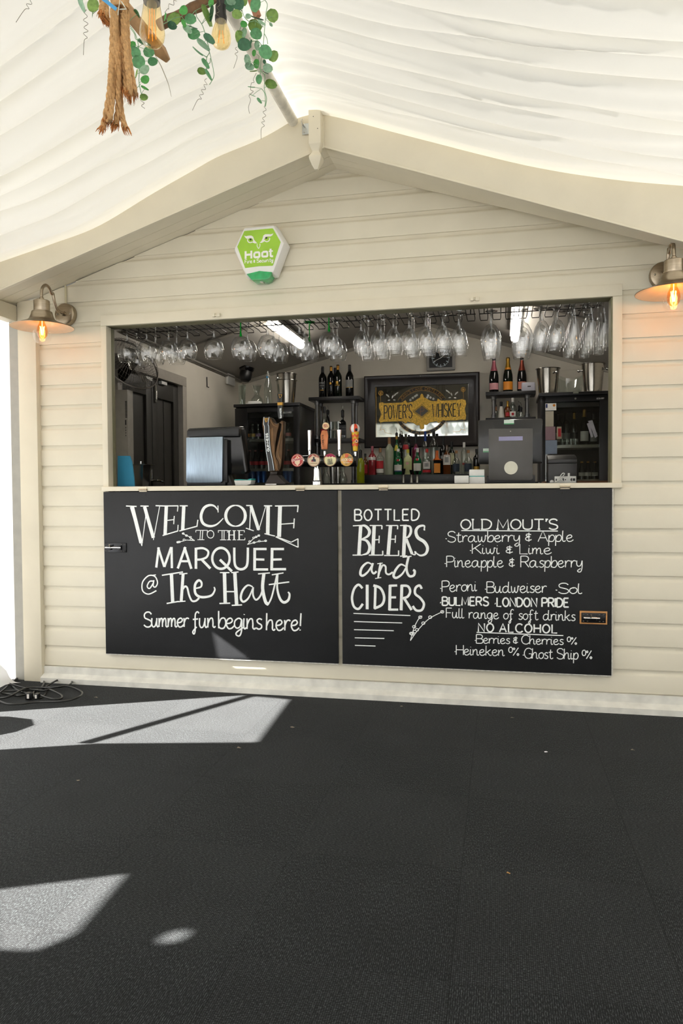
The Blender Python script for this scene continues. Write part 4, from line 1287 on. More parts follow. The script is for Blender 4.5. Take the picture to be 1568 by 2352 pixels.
for i, P in enumerate([[(608, -60), (615, 300), (592, 700), (568, 1100), (545, 1400), (478, 1690), (440, 1790)], [(655, -60), (660, 500), (645, 900), (612, 1200), (600, 1290)], [(715, -60), (715, 600), (690, 1000), (655, 1240)],
          [(760, -60), (768, 500), (800, 900), (830, 1180), (835, 1330)], [(785, -60), (802, 600), (850, 1000), (895, 1230), (900, 1310)], [(690, 100), (682, 900), (720, 1120), (700, 1200)],
          [(640, 100), (620, 900), (592, 1300), (560, 1620), (540, 1690)], [(700, 500), (672, 1200), (672, 1500), (632, 1730)], [(735, 800), (702, 1400), (735, 1660), (775, 1770)], [(597, 100), (580, 900), (548, 1300), (505, 1560), (490, 1690)], [(740, 200), (745, 800), (770, 1100), (790, 1280)]]):
    C = rope(q, P, R8, 1.85 + .012 * (i % 3))
    fray(qf, C, R8 * 1.25, rnd, 26, .020 if P[-1][1] < 1500 else .018)
obj('rope', q, JUTE, T1, smooth=60)
obj('frayed_end', qf, FRAY, T1, smooth=60)['label'] = 'loose orange frayed ends'
q = MB()
for k in range(5):
    z = 30 + k * 22
    c = rat8((695, z), 1.853)
    q.tube([c + (CR * math.cos(a) * .0195 + CF * math.sin(a) * .019 + CU * .002 * math.cos(a)) for a in [j * PI / 12 for j in range(24)]], .0032, 6, True)
obj('binding', q, JUTE, T1, smooth=60)
q = MB()
P = [rat8(c, 1.815) for c in ((440, -30), (520, 30), (600, 95), (645, 130))]
for a, b_ in zip(P, P[1:]):
    q.obox((a + b_) / 2, (b_ - a) * .52, CU * .0034 + CR * .0024, CF * .0008)
obj('ribbon', q, mat('blue_ribbon', '4FA3DA', .4), T1, bevel=.0004)['label'] = 'bright blue ribbon tag'
q = MB().tube([rat8(c, 1.812) for c in ((715, 20), (760, 90), (785, 125), (690, 130))], .0012, 6).tube([rat8(c, 1.815) for c in ((700, -20), (680, 100), (668, 210))], .0008, 6)
obj('cable_tie', q, mat('clear_tie', 'DDE3D6', .3), T1)
T2 = thing('rope_tassel', 'short jute rope tassel at the top edge of the view', 'tassel', tuple(rat8((480, 0), 1.9)), 'jute rope tassels')
q, qf = MB(), MB()
for P in ([(440, -80), (440, 60), (430, 200), (460, 260)], [(480, -80), (475, 60), (470, 200), (490, 270)], [(510, -80), (512, 60), (515, 200), (520, 280)], [(460, -80), (455, 80), (445, 190)]):
    C = rope(q, P, .0058, 1.92)
    fray(qf, C, .008, rnd, 26, .016)
obj('rope', q, JUTE, T2, smooth=60)
obj('frayed_end', qf, FRAY, T2, smooth=60)['label'] = 'loose orange frayed ends'

# ---- artificial eucalyptus trails
def leafmat(name, c1, c2):
    m = mat(name, c1, .55, var=.22, scale=90, bump=.3, bscale=160)
    return m
LM = [leafmat('leaf_green', '5E9A68', ''), leafmat('leaf_bright', '4FA04A', ''), leafmat('leaf_dark', '3A6B4C', ''), leafmat('leaf_pale', '8FB394', ''), leafmat('leaf_olive', '7FA050', '')]
STEMM = mat('vine_stem', '7FA67C', .5)
CURL = mat('dry_tendril', '6F6A55', .6)
def leaf_mesh(q, c, a, b, ang, rnd):
    """cupped round leaf: half length a, half width b (metres), lying roughly square to the room"""
    ux = CR * math.cos(math.radians(ang)) - CU * math.sin(math.radians(ang))
    uy = CR * math.sin(math.radians(ang)) + CU * math.cos(math.radians(ang))
    tilt = rnd.uniform(.25, .6) * rnd.choice((-1, 1))
    full = max(b, a * .78)
    tt = math.acos(min(1, b / full))
    n = -CF
    vy = uy * math.cos(tt) + n * math.sin(tt) * (1 if tilt > 0 else -1)
    vn = n * math.cos(tt) - uy * math.sin(tt) * (1 if tilt > 0 else -1)
    N, M = 9, 6
    V, Fc = [], []
    for i in range(N + 1):
        s = -1 + 2 * i / N
        wdt = full * math.sqrt(max(0, 1 - s * s)) * (1 - .12 * s)
        for j in range(M + 1):
            r = -1 + 2 * j / M
            V.append(c + ux * a * s + vy * wdt * r + vn * (.16 * full * r * r + .10 * a * s * s - .02 * a * abs(r)))
    for i in range(N):
        for j in range(M):
            Fc.append((i * (M + 1) + j, i * (M + 1) + j + 1, (i + 1) * (M + 1) + j + 1, (i + 1) * (M + 1) + j))
    q.add(V, Fc)
def vine(label, org, sc, D, leaves, stems, curls):
    def P(c, dd=0.0):
        return dep(org[0] + c[0] / sc, org[1] + c[1] / sc, D + dd)
    rnd = random.Random(int(org[0] + D * 100))
    top = P(stems[0][0]) if stems else P(leaves[0][:2])
    t = thing('eucalyptus_trail', label, 'garland', tuple(top), 'artificial eucalyptus trails')
    q = MB()
    for lf in leaves:
        q.cur = lf[5] if len(lf) > 5 else rnd.choice((0, 0, 1, 2, 3))
        leaf_mesh(q, P(lf[:2], rnd.uniform(-.03, .03)), lf[2] / sc * D / F, lf[3] / sc * D / F, lf[4], rnd)
    obj('foliage', q, LM, t, smooth=180)
    q = MB()
    for s_ in stems:
        q.tube(smooth_path([P(c, .006 * math.sin(i * 2.1)) for i, c in enumerate(s_)], 5), .0011, 6)
    # petioles from each leaf to the nearest stem point
    sp = [c for s_ in stems for c in s_]
    for lf in leaves:
        if sp:
            n_ = min(sp, key=lambda c: (c[0] - lf[0]) ** 2 + (c[1] - lf[1]) ** 2)
            if (n_[0] - lf[0]) ** 2 + (n_[1] - lf[1]) ** 2 < (4.2 * lf[2]) ** 2:
                q.tube([P(n_), P(((n_[0] + lf[0]) / 2, (n_[1] + lf[1]) / 2 - 12), .004), P(lf[:2])], .0007, 5)
    if stems:
        obj('stem', q, STEMM, t)
    if curls:
        q = MB()
        for c_ in curls:
            pts = [P(c, .006 * (1 if i % 2 else -1)) for i, c in enumerate(c_)]
            q.tube(smooth_path(pts, 4), .0007, 5)
        obj('tendril', q, CURL, t)['label'] = 'dry curling tendrils'
    return t
vine('leafy trail hanging between the rope tassel and the blunt beam end', (280, 0), 8.4, 2.1,
     [(200, 870, 80, 55, -45, 1), (430, 850, 140, 75, 30, 2), (525, 1010, 115, 85, 10, 0), (265, 1010, 120, 85, 20, 0), (330, 1210, 140, 125, 60, 0), (440, 1350, 105, 85, -45, 3), (450, 1540, 88, 82, -45, 1), (290, 1430, 90, 40, 100, 4), (595, 1180, 100, 48, -12, 0), (440, 1710, 85, 42, 35, 1), (425, 1870, 82, 40, -5, 4), (335, 1660, 55, 28, -50, 3), (295, 270, 95, 38, 50, 0), (160, 1080, 55, 38, 60, 2), (170, 960, 60, 40, 10, 2)],
     [[(110, 440), (230, 600), (280, 720), (320, 900), (330, 1200), (330, 1420), (330, 1600), (375, 1820)], [(160, 540), (240, 650), (270, 760), (350, 740)]],
     [[(370, 1880), (365, 1940), (430, 1990), (375, 2040), (440, 2095)]])
t = thing('dried_stem', 'thin grey dried stem dangling beyond the beam end', 'stem', tuple(dep(352, 118, 2.25)))
q = MB().tube(smooth_path([dep(280 + x / 8.4, y / 8.4, 2.25) for x, y in ((600, 990), (680, 1140), (760, 1290), (840, 1480), (900, 1640), (952, 1865))], 5), [.0006 + .0009 * math.sin(PI * i / 25) for i in range(26)], 6)
obj('stalk', q, mat('dry_stalk', 'B4AC98', .8), t)
vine('leafy trail along the round pole beside the round bulb', (380, 0), 11.2, 2.2,
     [(230, 500, 185, 165, -50, 4), (465, 275, 130, 108, -80, 1), (650, 505, 158, 140, 20, 0), (5, 440, 110, 48, -85, 1), (735, 890, 170, 148, 10, 0), (560, 770, 150, 95, 60, 3), (965, 1180, 215, 110, 50, 3), (1040, 430, 290, 85, 75, 4), (1205, 360, 205, 80, 92, 2), (1180, 90, 110, 78, 80, 1), (1120, 1020, 180, 115, 55, 2), (815, 1340, 175, 26, 40, 0), (980, 1430, 110, 38, 30, 3), (1020, 1650, 155, 72, 65, 0), (940, 1820, 125, 48, 5, 4), (1090, 1940, 165, 55, 65, 0), (460, 610, 110, 52, 80, 1), (180, 650, 130, 60, 10, 2), (700, 720, 130, 60, 20, 2)],
     [[(420, 430), (560, 560), (760, 280), (800, 430), (930, 620), (1000, 800), (1050, 1000), (1130, 1320), (1060, 1480), (1050, 1700), (1080, 1900)], [(1135, 1350), (1180, 1560), (1230, 1800), (1240, 1980), (1130, 2180)], [(1150, 1500), (1150, 1600), (1110, 1640)], [(420, 430), (250, 460), (60, 560), (-60, 620)]],
     [[(1060, 2020), (1005, 2070), (1070, 2178), (985, 2180), (1030, 2300), (920, 2310), (975, 2420), (875, 2450), (925, 2550), (825, 2570), (690, 2840)], [(-20, 320), (60, 220), (80, 240), (90, 100), (210, 135), (210, 10), (290, 30)], [(1375, 0), (1400, 120), (1330, 190), (1380, 290), (1305, 350), (1390, 440), (1330, 500), (1345, 580)]])
vine('longest leafy trail hanging in front of the ridge pole', (520, 0), 11.2, 2.3,
     [(310, 130, 170, 150, 80, 2), (60, 160, 170, 120, 80, 2), (280, 380, 145, 112, 20, 4), (755, 150, 190, 140, 85, 0), (1185, 425, 190, 155, 75, 4), (750, 480, 210, 72, 20, 2), (740, 660, 190, 100, 10, 4), (770, 890, 168, 145, 50, 0), (465, 850, 125, 78, 85, 3), (335, 990, 190, 112, 95, 4), (470, 1165, 185, 165, 20, 2), (800, 1180, 125, 68, 70, 3), (1010, 1360, 205, 162, 60, 0), (1200, 1450, 155, 115, -50, 4), (715, 1370, 88, 56, 80, 1), (560, 1560, 155, 76, 65, 3), (600, 1700, 130, 56, 15, 3), (780, 1650, 122, 80, 75, 1), (1070, 1760, 135, 102, 20, 3), (845, 2050, 124, 82, 75, 0), (1150, 2150, 165, 60, 10, 4), (640, 2250, 95, 44, 5, 0), (450, 620, 95, 58, 10, 1), (1150, 630, 60, 22, 40, 3), (470, 60, 110, 80, 80, 4), (120, 20, 130, 50, 10, 3), (700, 1840, 100, 30, -10, 4), (640, 1080, 60, 30, 90, 2), (840, 2600, 95, 50, 60, 0), (660, 2460, 90, 24, 25, 0), (900, 600, 120, 70, 40, 3), (560, 420, 80, 60, 0, 3), (980, 1590, 60, 40, 60, 2), (1000, 1880, 90, 24, 25, 2)],
     [[(990, 0), (1050, 120), (1020, 300), (1000, 500), (970, 850), (945, 1150), (900, 1450), (880, 1800), (985, 1950), (970, 2270), (1030, 2530), (1000, 2740)], [(970, 860), (1040, 1000), (1060, 1130)], [(400, 280), (470, 450), (600, 560), (740, 540), (950, 700)], [(380, 660), (330, 810)], [(600, 960), (640, 1060), (800, 1050), (900, 1160)], [(840, 1440), (820, 1700), (880, 1840), (820, 2050)], [(900, 2280), (980, 2400), (1000, 2600), (985, 2740)]],
     [[(270, 1210), (225, 1250), (295, 1335), (218, 1385), (275, 1475), (183, 1760)], [(765, 1880), (690, 2040), (710, 2120), (640, 2140), (620, 2310), (690, 2350), (580, 2460), (620, 2570), (565, 2760), (595, 2920)], [(965, 2740), (1020, 2830), (940, 2880), (1010, 2980), (925, 3040), (980, 3120), (900, 3150), (975, 3235), (895, 3310), (890, 3580)]])
vine('leafy sprig at the top edge behind the short rope tassel', (0, 0), 6.533, 2.0,
     [(1400, 95, 105, 88, 90, 4), (1240, 70, 115, 36, 60, 3), (1560, 90, 60, 40, 80, 2), (1388, 240, 30, 10, 90, 3)],
     [[(1330, -120), (1370, 0), (1390, 210)], [(1200, -100), (1240, 0)]],
     [[(1300, 150), (1250, 175), (1310, 248), (1250, 300), (1320, 357), (1258, 410), (1322, 467), (1250, 500), (1310, 567), (1262, 610), (1252, 825)]])
t = thing('curled_tendril', 'lone curled tendril at the top corner above the drape', 'tendril', tuple(dep(68, -8, 2.0)))
q = MB().tube(smooth_path([dep(x / 6.533, y / 6.533, 2.0 + .006 * (1 if i % 2 else -1)) for i, (x, y) in enumerate(((430, -60), (450, 0), (475, 62), (395, 60), (435, 132), (370, 145), (240, 335)))], 4), .0007, 5)
obj('curl', q, CURL, t)

# ================================================================== BAR ROOM
CZ = 1.183                                           # serving counter top
def D_of(p):
    return (p - CAM).dot(CF)
WOODK = mat('counter_black', '1A1918', .45, var=.1)
t = thing('serving_counter', 'dark serving counter running behind the hatch ledge', 'counter', (-.3, .4, 0))
obj('worktop', MB().box(HL + .02, HR + .06, .102, .72, CZ - .035, CZ), WOODK, t, bevel=.003)
obj('front_panel', MB().box(HL + .02, HR + .06, .12, .66, 0, CZ - .036), mat('counter_front', '24221F', .6), t, smooth=0)
BZ = 1.215
BCX = at(687, 925, 2.55).x + .012
t = thing('back_counter', 'dark back bar counter under the mirror with a raised step', 'counter', (-.3, 3.1, 0))
obj('worktop', MB().box(BCX, .88, 2.72, 3.49, BZ - .03, BZ), WOODK, t, bevel=.002)
obj('cabinet_front', MB().box(BCX + .01, .87, 2.76, 3.48, 0, BZ - .031), mat('counter_front', '24221F', .6), t, smooth=0)
st0, st1 = at(838, 1100, 3.0), at(1042, 1100, 3.0)
SZ = at(940, 1090, 3.0).z
obj('step', MB().box(st0.x, .395, 2.98, 3.44, BZ, SZ), mat('step_black', '202326', .35), t, bevel=.002)
WB = mat('brown_worktop', '7A4F30', .4, var=.2, scale=12, stretch=(1, 6, 6))
a, b_ = at(1224, 1094, 2.35), at(1400, 1090, 2.35)
t = thing('side_worktop', 'brown wooden worktop in front of the glass fronted fridge', 'worktop', (1.2, 2.4, 0))
obj('worktop', MB().box(.90, 1.70, 2.16, 2.585, 1.178, 1.212), WB, t, bevel=.003)
obj('cabinet', MB().box(.92, 1.69, 2.20, 2.58, 0, 1.177), mat('counter_front', '24221F', .6), t, smooth=0)

# ---- bottles
GDK = mat('bottle_near_black', '08090A', .08, var=.2, spec=.6)
GDKG = mat('bottle_dark_green', '0A140C', .07, spec=.6)
GGREEN = mat('bottle_green', '0E5A32', .07, spec=.6)
GCLR = glass('bottle_clear', 'E9EEEB', .08, .6, 1.8)
GFROST = mat('bottle_frosted', '9AA08A', .35, var=.08)
GPINK = mat('pink_spirit', '8E2A30', .12, var=.15)
GRED = mat('red_spirit', '8E1F27', .1)
GYEL = mat('yellow_green_spirit', '8C9418', .1, var=.1)
GBLUE = mat('blue_glass', '1F3E86', .1)
GAMB = mat('amber_spirit', '5E3112', .1)
GPALE = mat('pale_spirit', 'C9D09A', .2)
LWH = mat('label_white', 'DAD8D0', .6)
LGR = mat('label_grey', '8E908E', .5)
LBK = mat('label_black', '16171B', .5)
LOR = mat('label_orange', 'D9871E', .5)
LPK = mat('label_pink', 'C98F93', .5)
LRD = mat('label_red', 'B3202A', .5)
LGO = mat('label_gold', 'B28A38', .35, .6)
LBL = mat('label_blue', '25366E', .5)
CRED, CYEL, CWH, CPK = mat('cap_red', 'C0281F', .35), mat('cap_yellow', 'CDC23A', .35), mat('cap_white', 'E3E1DC', .35), mat('cap_pink', '9F5560', .4, .3)
CGO, CCORK, COR = mat('cap_gold', 'A97B32', .3, .8), mat('cork', '9A7350', .8, var=.2), mat('cap_orange', 'D2661E', .4)
CCOP = mat('foil_copper', '8F4636', .35, .7)
KIND = {
 'wine': [(.90, 0), (1, .02), (1, .60), (.95, .66), (.70, .735), (.40, .79), (.345, .83), (.33, .97), (.37, .972), (.37, .992), (.30, 1)],
 'champ': [(.92, 0), (1, .02), (1, .40), (.95, .50), (.80, .60), (.58, .70), (.42, .79), (.36, .86), (.34, .93), (.40, .94), (.40, .98), (.34, 1)],
 'spirit': [(.94, 0), (1, .02), (1, .58), (.94, .65), (.60, .725), (.36, .77), (.32, .80), (.32, .97), (.30, 1)],
 'tall': [(.94, 0), (1, .02), (1, .64), (.90, .71), (.50, .78), (.34, .82), (.32, 1)],
 'round': [(.80, 0), (.92, .04), (1, .18), (1, .42), (.90, .54), (.60, .64), (.34, .70), (.30, .74), (.30, 1)],
 'cone': [(1, 0), (1, .04), (.85, .22), (.60, .48), (.42, .66), (.36, .72), (.36, 1)],
 'square': [(1.16, 0), (1.2, .02), (1.2, .56), (1.05, .63), (.50, .68), (.36, .72), (.34, 1)],
 'shaped': [(.90, 0), (.96, .03), (.86, .30), (1, .52), (.92, .62), (.55, .70), (.34, .76), (.32, 1)],
}
def bottle(label, px, ytop, ybase, w, Y, kind, gm, cap=None, caph=.14, labels=(), group=None, z0=None, pourer=False, seg=20, cat='bottle'):
    p0 = at(px, ybase, Y)
    z = p0.z if z0 is None else z0
    H = at(px, ytop, Y).z - z
    R = w / 2 * D_of(p0) / F
    c = Vector((p0.x, Y, z))
    t = thing('bottle', label, cat, tuple(c), group)
    if pourer:
        Hb = H - .065
    else:
        Hb = H
    if kind == 'square':
        seg = 4
    prof = [(r * R, h * Hb) for r, h in KIND[kind]]
    q = MB()
    V = q.lathe([(0.001, 0)] + prof + [(0.001, Hb)], (0, 0, 0), (0, 0, 1), seg)
    if kind == 'square':
        rot = Matrix.Rotation(PI / 4 + .15, 3, 'Z')
        q.v = [rot @ p for p in q.v]
    q.v = [p + c for p in q.v]
    obj('body', q, gm, t, smooth=40, bevel=.004 if kind == 'square' else 0)
    def rad(f):
        for (r0, h0), (r1, h1) in zip(KIND[kind], KIND[kind][1:]):
            if h0 <= f <= h1:
                return R * (r0 + (r1 - r0) * (f - h0) / (h1 - h0 + 1e-9))
        return R * .33
    if cap:
        q = MB()
        f0 = 1 - caph
        n = 5
        pr = [(rad(f0 + (1 - f0) * i / n) + .0012, (f0 + (1 - f0) * i / n) * Hb) for i in range(n + 1)]
        q.lathe(pr + [(.001, Hb + .002)], c, (0, 0, 1), 16)
        obj('cap', q, cap, t)
    if pourer:
        q = MB().lathe([(rad(.97) + .001, Hb * .93), (rad(.97) + .002, Hb + .012), (.006, Hb + .022)], c, (0, 0, 1), 12)
        o = obj('pourer', q, BLACK, t)
        q = MB().tube([c + Vector((0, 0, Hb + .018)), c + Vector((.001, 0, Hb + .045)), c + Vector((-.006, -.004, Hb + .066))], .0032, 8)
        obj('spout', q, STEEL, o)
    for f0, f1, lm, half in labels:
        q = MB()
        hs, ns = [f0 + (f1 - f0) * i / 3 for i in range(4)], 10
        V = []
        sq = kind == 'square'
        for h in hs:
            for i in range(ns + 1):
                a = -PI / 2 - half + 2 * half * i / ns
                rr = (rad(h) + .0012)
                if sq:
                    u = -1 + 2 * i / ns
                    pl_ = Matrix.Rotation(.15, 3, 'Z') @ Vector((u * R * .74, -(R * .849 + .0015), 0))
                    V.append(c + pl_ + Vector((0, 0, h * Hb)))
                else:
                    V.append(c + Vector((rr * math.cos(a), rr * math.sin(a), h * Hb)))
        q.add(V, [(j * (ns + 1) + i, j * (ns + 1) + i + 1, (j + 1) * (ns + 1) + i + 1, (j + 1) * (ns + 1) + i) for j in range(3) for i in range(ns)])
        obj('paper_label', q, lm, t)
    return t

# pipe-legged shelf units
PIPE = mat('grey_pipe', '77787A', .3, .85, var=.12, scale=20)
SHB = mat('shelf_black', '121214', .4)
def shelf_unit(label, x0, x1, zs, zbot, y0, y1):
    t = thing('pipe_shelf', label, 'shelf', ((x0 + x1) / 2, (y0 + y1) / 2, zbot))
    for z in zs:
        obj('shelf', MB().box(x0, x1, y0, y1, z - .035, z), SHB, t, bevel=.006)
    for x in (x0 + .075, x1 - .075):
        for y in (y0 + .045, y1 - .05):
            q = MB()
            tops = list(zs) + [zbot]
            for a, b in zip(tops, tops[1:]):
                ztop, zb = a - .0355, (b if b != zbot else zbot) + .0005
                q.cyl((x, y, zb), (x, y, ztop), .0165, seg=14)
                q.lathe([(.030, zb), (.030, zb + .006), (.023, zb + .008), (.023, zb + .035), (.0165, zb + .038)], (x, y, 0), (0, 0, 1), 14)
                q.lathe([(.0165, ztop - .038), (.023, ztop - .035), (.023, ztop - .008), (.030, ztop - .006), (.030, ztop)], (x, y, 0), (0, 0, 1), 14)
            obj('pipe_leg', q, PIPE, t)
    return t
LX0, LX1 = at(709, 915, 3.2).x, at(826, 913, 3.2).x
ZT, ZM = at(770, 911, 3.2).z, at(770, 1007, 3.2).z
shelf_unit('black shelf unit on grey pipe legs between the tall fridge and the mirror', LX0, LX1, [ZT, ZM], BZ, 3.18, 3.44)
RX0, RX1 = at(1115, 903, 3.2).x, at(1230, 901, 3.2).x
ZRT, ZRM = at(1170, 899, 3.2).z, at(1170, 959, 3.2).z
shelf_unit('black shelf unit on grey pipe legs between the mirror and the glass fronted fridge', RX0, RX1, [ZRT, ZRM], BZ, 3.18, 3.44)

G1 = 'wine bottles on the pipe shelf'
bottle('black wine bottle with small printed lettering, first on the high pipe shelf', 741, 842, 911, 18.5, 3.26, 'wine', GDK, BLACK, .2, [(.30, .50, LBK, .9), (.44, .48, LGR, .7), (.36, .39, LGR, .6), (.22, .24, LGO, .5)], G1, ZT)
bottle('black wine bottle with gold cap standing second on the high pipe shelf', 760.5, 841, 911, 17.5, 3.25, 'wine', GDK, CGO, .16, [(.40, .47, LGO, .3)], G1, ZT)
bottle('dark wine bottle with blue cap hidden behind the gold capped pair', 769.5, 845, 909, 16, 3.36, 'wine', GDK, mat('cap_navy', '2B3550', .4), .18, [], G1, ZT)
bottle('olive black wine bottle with taller gold cap standing third on the high pipe shelf', 776, 838, 911, 18.5, 3.24, 'wine', GDKG, CGO, .16, [(.38, .48, LGO, .35), (.34, .36, LGO, .6)], G1, ZT)
bottle('black wine bottle with silver grey label standing last on the high pipe shelf', 803, 838, 911, 18.5, 3.25, 'wine', GDK, BLACK, .22, [(.28, .52, LGR, 1.0), (.27, .29, LGO, .9)], G1, ZT)
bottle('clear spirit bottle with dark conical pourer on the middle pipe shelf', 745, 934, 1007, 19, 3.24, 'round', GCLR, BLACK, .2, [(.12, .30, LRD, .9)], None, ZM)
bottle('tall black bottle with slim pourer behind the clear bottle on the middle shelf', 753, 931, 1006, 16, 3.36, 'champ', GDK, BLACK, .1, [], None, ZM, True)
bottle('square black labelled whiskey bottle on the middle pipe shelf', 787, 931, 1007, 19, 3.26, 'square', GDK, BLACK, .2, [(.12, .50, LBK, .7), (.40, .43, LGR, .5), (.30, .32, LGR, .3)], None, ZM, True)
# tumblers stacked two high
pt_ = at(768, 1007, 3.26)
for i, (dx, dz) in enumerate(((-.036, 0), (.040, 0), (-.034, .087), (.041, .087))):
    c_ = (pt_.x + dx, 3.26, ZM + dz)
    o = obj('tumbler', MB().lathe([(.001, .004), (.030, .004), (.036, .085), (.034, .085), (.029, .012), (.001, .012)], c_, (0, 0, 1), 16), GCLR, loc=c_)
    tag(o, ['clear tumbler standing on the middle pipe shelf beside the tall black bottle', 'clear tumbler standing on the middle pipe shelf beside the square whiskey bottle', 'clear tumbler stacked on another beside the tall black bottle', 'clear tumbler stacked on another beside the square whiskey bottle'][i], 'glass', 'stacked tumblers on the pipe shelf')
G2 = 'champagne bottles on the pipe shelf'
bottle('champagne bottle with pink foil and pale pink label', 1134, 823, 900, 21.5, 3.24, 'champ', GDK, CPK, .38, [(.07, .26, LPK, 1.1)], G2, ZRT)
bottle('champagne bottle with gold foil and bright orange label', 1166, 821, 900, 22, 3.24, 'champ', GDKG, mat('foil_gold', '96701E', .35, .6), .30, [(.05, .29, LOR, 1.15), (.64, .70, LOR, 1.0)], G2, ZRT)
bottle('champagne bottle with copper foil standing behind the pale card reader', 1198, 822, 900, 21.5, 3.27, 'champ', GDK, CCOP, .38, [(.07, .29, mat('label_salmon', 'B5715C', .5), .9)], G2, ZRT)
p = at(1213, 898, 3.21)
t = thing('payment_terminal', 'pale grey rounded device lying in front of the copper foil champagne', 'device', (p.x, 3.21, ZRT))
obj('case', MB().box(p.x - .063, p.x + .063, 3.20, 3.225, ZRT, ZRT + .082), mat('pale_grey_case', 'A9A9B4', .35), t, bevel=.011)
obj('slot', MB().box(p.x - .008, p.x + .022, 3.1985, 3.2, ZRT + .036, ZRT + .046), BLACK, t, smooth=0)
G3 = 'spirit bottles on the low pipe shelf'
bottle('clear bottle with amber collar and slim pourer on the low shelf above the till', 1138, 918, 959, 13, 3.24, 'round', GCLR, mat('amber_collar', '8A5424', .5), .35, [], G3, ZRM, True)
bottle('white cone shaped bottle with black cap on the low shelf above the till', 1150.5, 923, 959, 16, 3.25, 'cone', mat('white_ceramic', 'C9C6BC', .3), BLACK, .28, [], G3, ZRM)
bottle('brown liqueur bottle with gold foil neck on the low shelf above the till', 1165.5, 921, 959, 17, 3.26, 'round', GAMB, LGO, .34, [(.10, .32, LRD, .5)], G3, ZRM)
bottle('silver glass bottle with white collar and black cone pourer above the till', 1177, 914, 959, 18, 3.23, 'round', GCLR, CWH, .20, [(.05, .30, LWH, .8), (.10, .24, LRD, .3)], G3, ZRM)
bottle('clear flared bottle with tall black neck at the end of the low shelf', 1196, 924, 959, 17, 3.24, 'cone', GCLR, BLACK, .35, [], G3, ZRM, True)
bottle('second black necked bottle tucked behind the flared one on the low shelf', 1192, 921, 958, 13, 3.36, 'spirit', GCLR, BLACK, .3, [], G3, ZRM, True)

# bottles on the back counter step
YF_, YB_ = 3.06, 3.30
G4, G5 = 'front row of spirit bottles', 'back row of spirit bottles'
sy = 1090
def fb(label, px, yt, w, kind, gm, cap, ch, labs, pour=False):
    return bottle(label, px, yt, sy, w, YF_, kind, gm, cap, ch, labs, G4, SZ, pour)
def bb(label, px, yt, w, kind, gm, cap, ch, labs, pour=False, Y=YB_):
    return bottle(label, px, yt, sy, w, Y, kind, gm, cap, ch, labs, G5, SZ, pour)
bottle('tall yellow green liqueur bottle with black pourer beside the beer tap', 828, 1022, 1107, 18, 2.86, 'tall', GYEL, BLACK, .2, [], None, BZ, True)
bottle('small dark bottle with brown label between the yellow liqueur and pink gin', 839, 1042, 1092, 14, 3.25, 'spirit', GAMB, BLACK, .14, [(.1, .5, LRD, .9)], G4, SZ)
fb('ribbed pink gin bottle with white band and pink cap', 855, 1025, 18.5, 'spirit', GPINK, CPK, .16, [(.52, .62, LWH, 1.1)])
fb('clear bottle with red label and cork stopper beside the pink gin', 873, 1029, 18.5, 'spirit', GCLR, CCORK, .16, [(.08, .22, LWH, 1.1), (.24, .52, LRD, 1.0)])
fb('tall frosted olive bottle with wooden stopper', 894, 1005, 20, 'tall', GFROST, CCORK, .17, [])
fb('green gin bottle with silver label and blue stripe', 914.5, 1031, 20, 'round', GGREEN, CWH, .10, [(.16, .38, LWH, 1.0), (.12, .16, LBL, 1.0), (.52, .60, LRD, .3)])
fb('pale green bottle with bright yellow cap', 936.5, 1032, 19, 'spirit', GPALE, CYEL, .14, [(.08, .52, mat('label_pale_green', 'A8AE7A', .5), .8), (.40, .48, LPK, .3)])
fb('green gin bottle with plain silver label and pale cap', 958.5, 1029, 19.5, 'round', GGREEN, CWH, .16, [(.14, .42, LWH, 1.0), (.52, .60, LRD, .3)])
fb('clear bottle with red cap and red band at the base', 980, 1031, 19.5, 'spirit', GCLR, CRED, .14, [(.08, .18, LRD, 1.2), (.22, .50, LWH, .9), (.30, .44, LGR, .5)])
fb('square orange labelled liqueur bottle with orange neck', 1003, 1035, 19, 'square', GDK, COR, .40, [(.06, .46, LOR, .8)])
fb('clear whiskey bottle with cream crest label and amber base', 1026, 1022, 18, 'spirit', GAMB, GCLR, .2, [(.32, .66, LWH, 1.1), (.40, .58, LGR, .5)])
fb('stout round bottle with dark oval label and cork beside the crest labelled whiskey', 1047.5, 1035, 20, 'round', GCLR, CCORK, .12, [(.10, .44, mat('label_navy_oval', '22303E', .5), .8)])
fb('stout round bottle with dark oval label and cork nearest the card readers', 1075, 1034, 22, 'round', GCLR, CCORK, .12, [(.10, .44, mat('label_navy_oval', '22303E', .5), .8)])
fb('dark bottle half hidden behind the white card readers', 1094, 1031, 15, 'spirit', GDK, BLACK, .15, [(.12, .3, LGO, .9)])
bb('green back row bottle with yellow tag and slim pourer', 911, 983, 17, 'spirit', GGREEN, LGO, .12, [(.60, .74, CYEL, .5)], True)
bb('dark green back row bottle just behind the yellow tagged one', 919, 986, 14, 'tall', GDKG, BLACK, .12, [], True, 3.40)
bb('clear back row bottle with round red wax seal', 932, 997, 17, 'tall', GCLR, mat('cap_olive', '4A4A38', .4), .10, [(.62, .74, LRD, .9)])
bb('slim dark back row bottle beside the red sealed one', 939, 999, 12, 'tall', GDK, BLACK, .12, [], False, 3.40)
bb('purple red back row bottle with slim pourer', 955, 986, 18, 'spirit', mat('plum_spirit', '6A1430', .1), BLACK, .2, [(.66, .70, mat('magenta_seal', 'C03AA8', .4), .3)], True)
bb('pale back row bottle with blue capsule', 976.5, 991, 17, 'spirit', GCLR, GBLUE, .22, [])
bb('tall embossed clear back row bottle with black stopper', 996, 990, 20, 'tall', GCLR, BLACK, .12, [])
bb('black back row bottle with small pale label', 1017.5, 1003, 17, 'spirit', GDK, BLACK, .2, [(.42, .5, LGR, .7)])
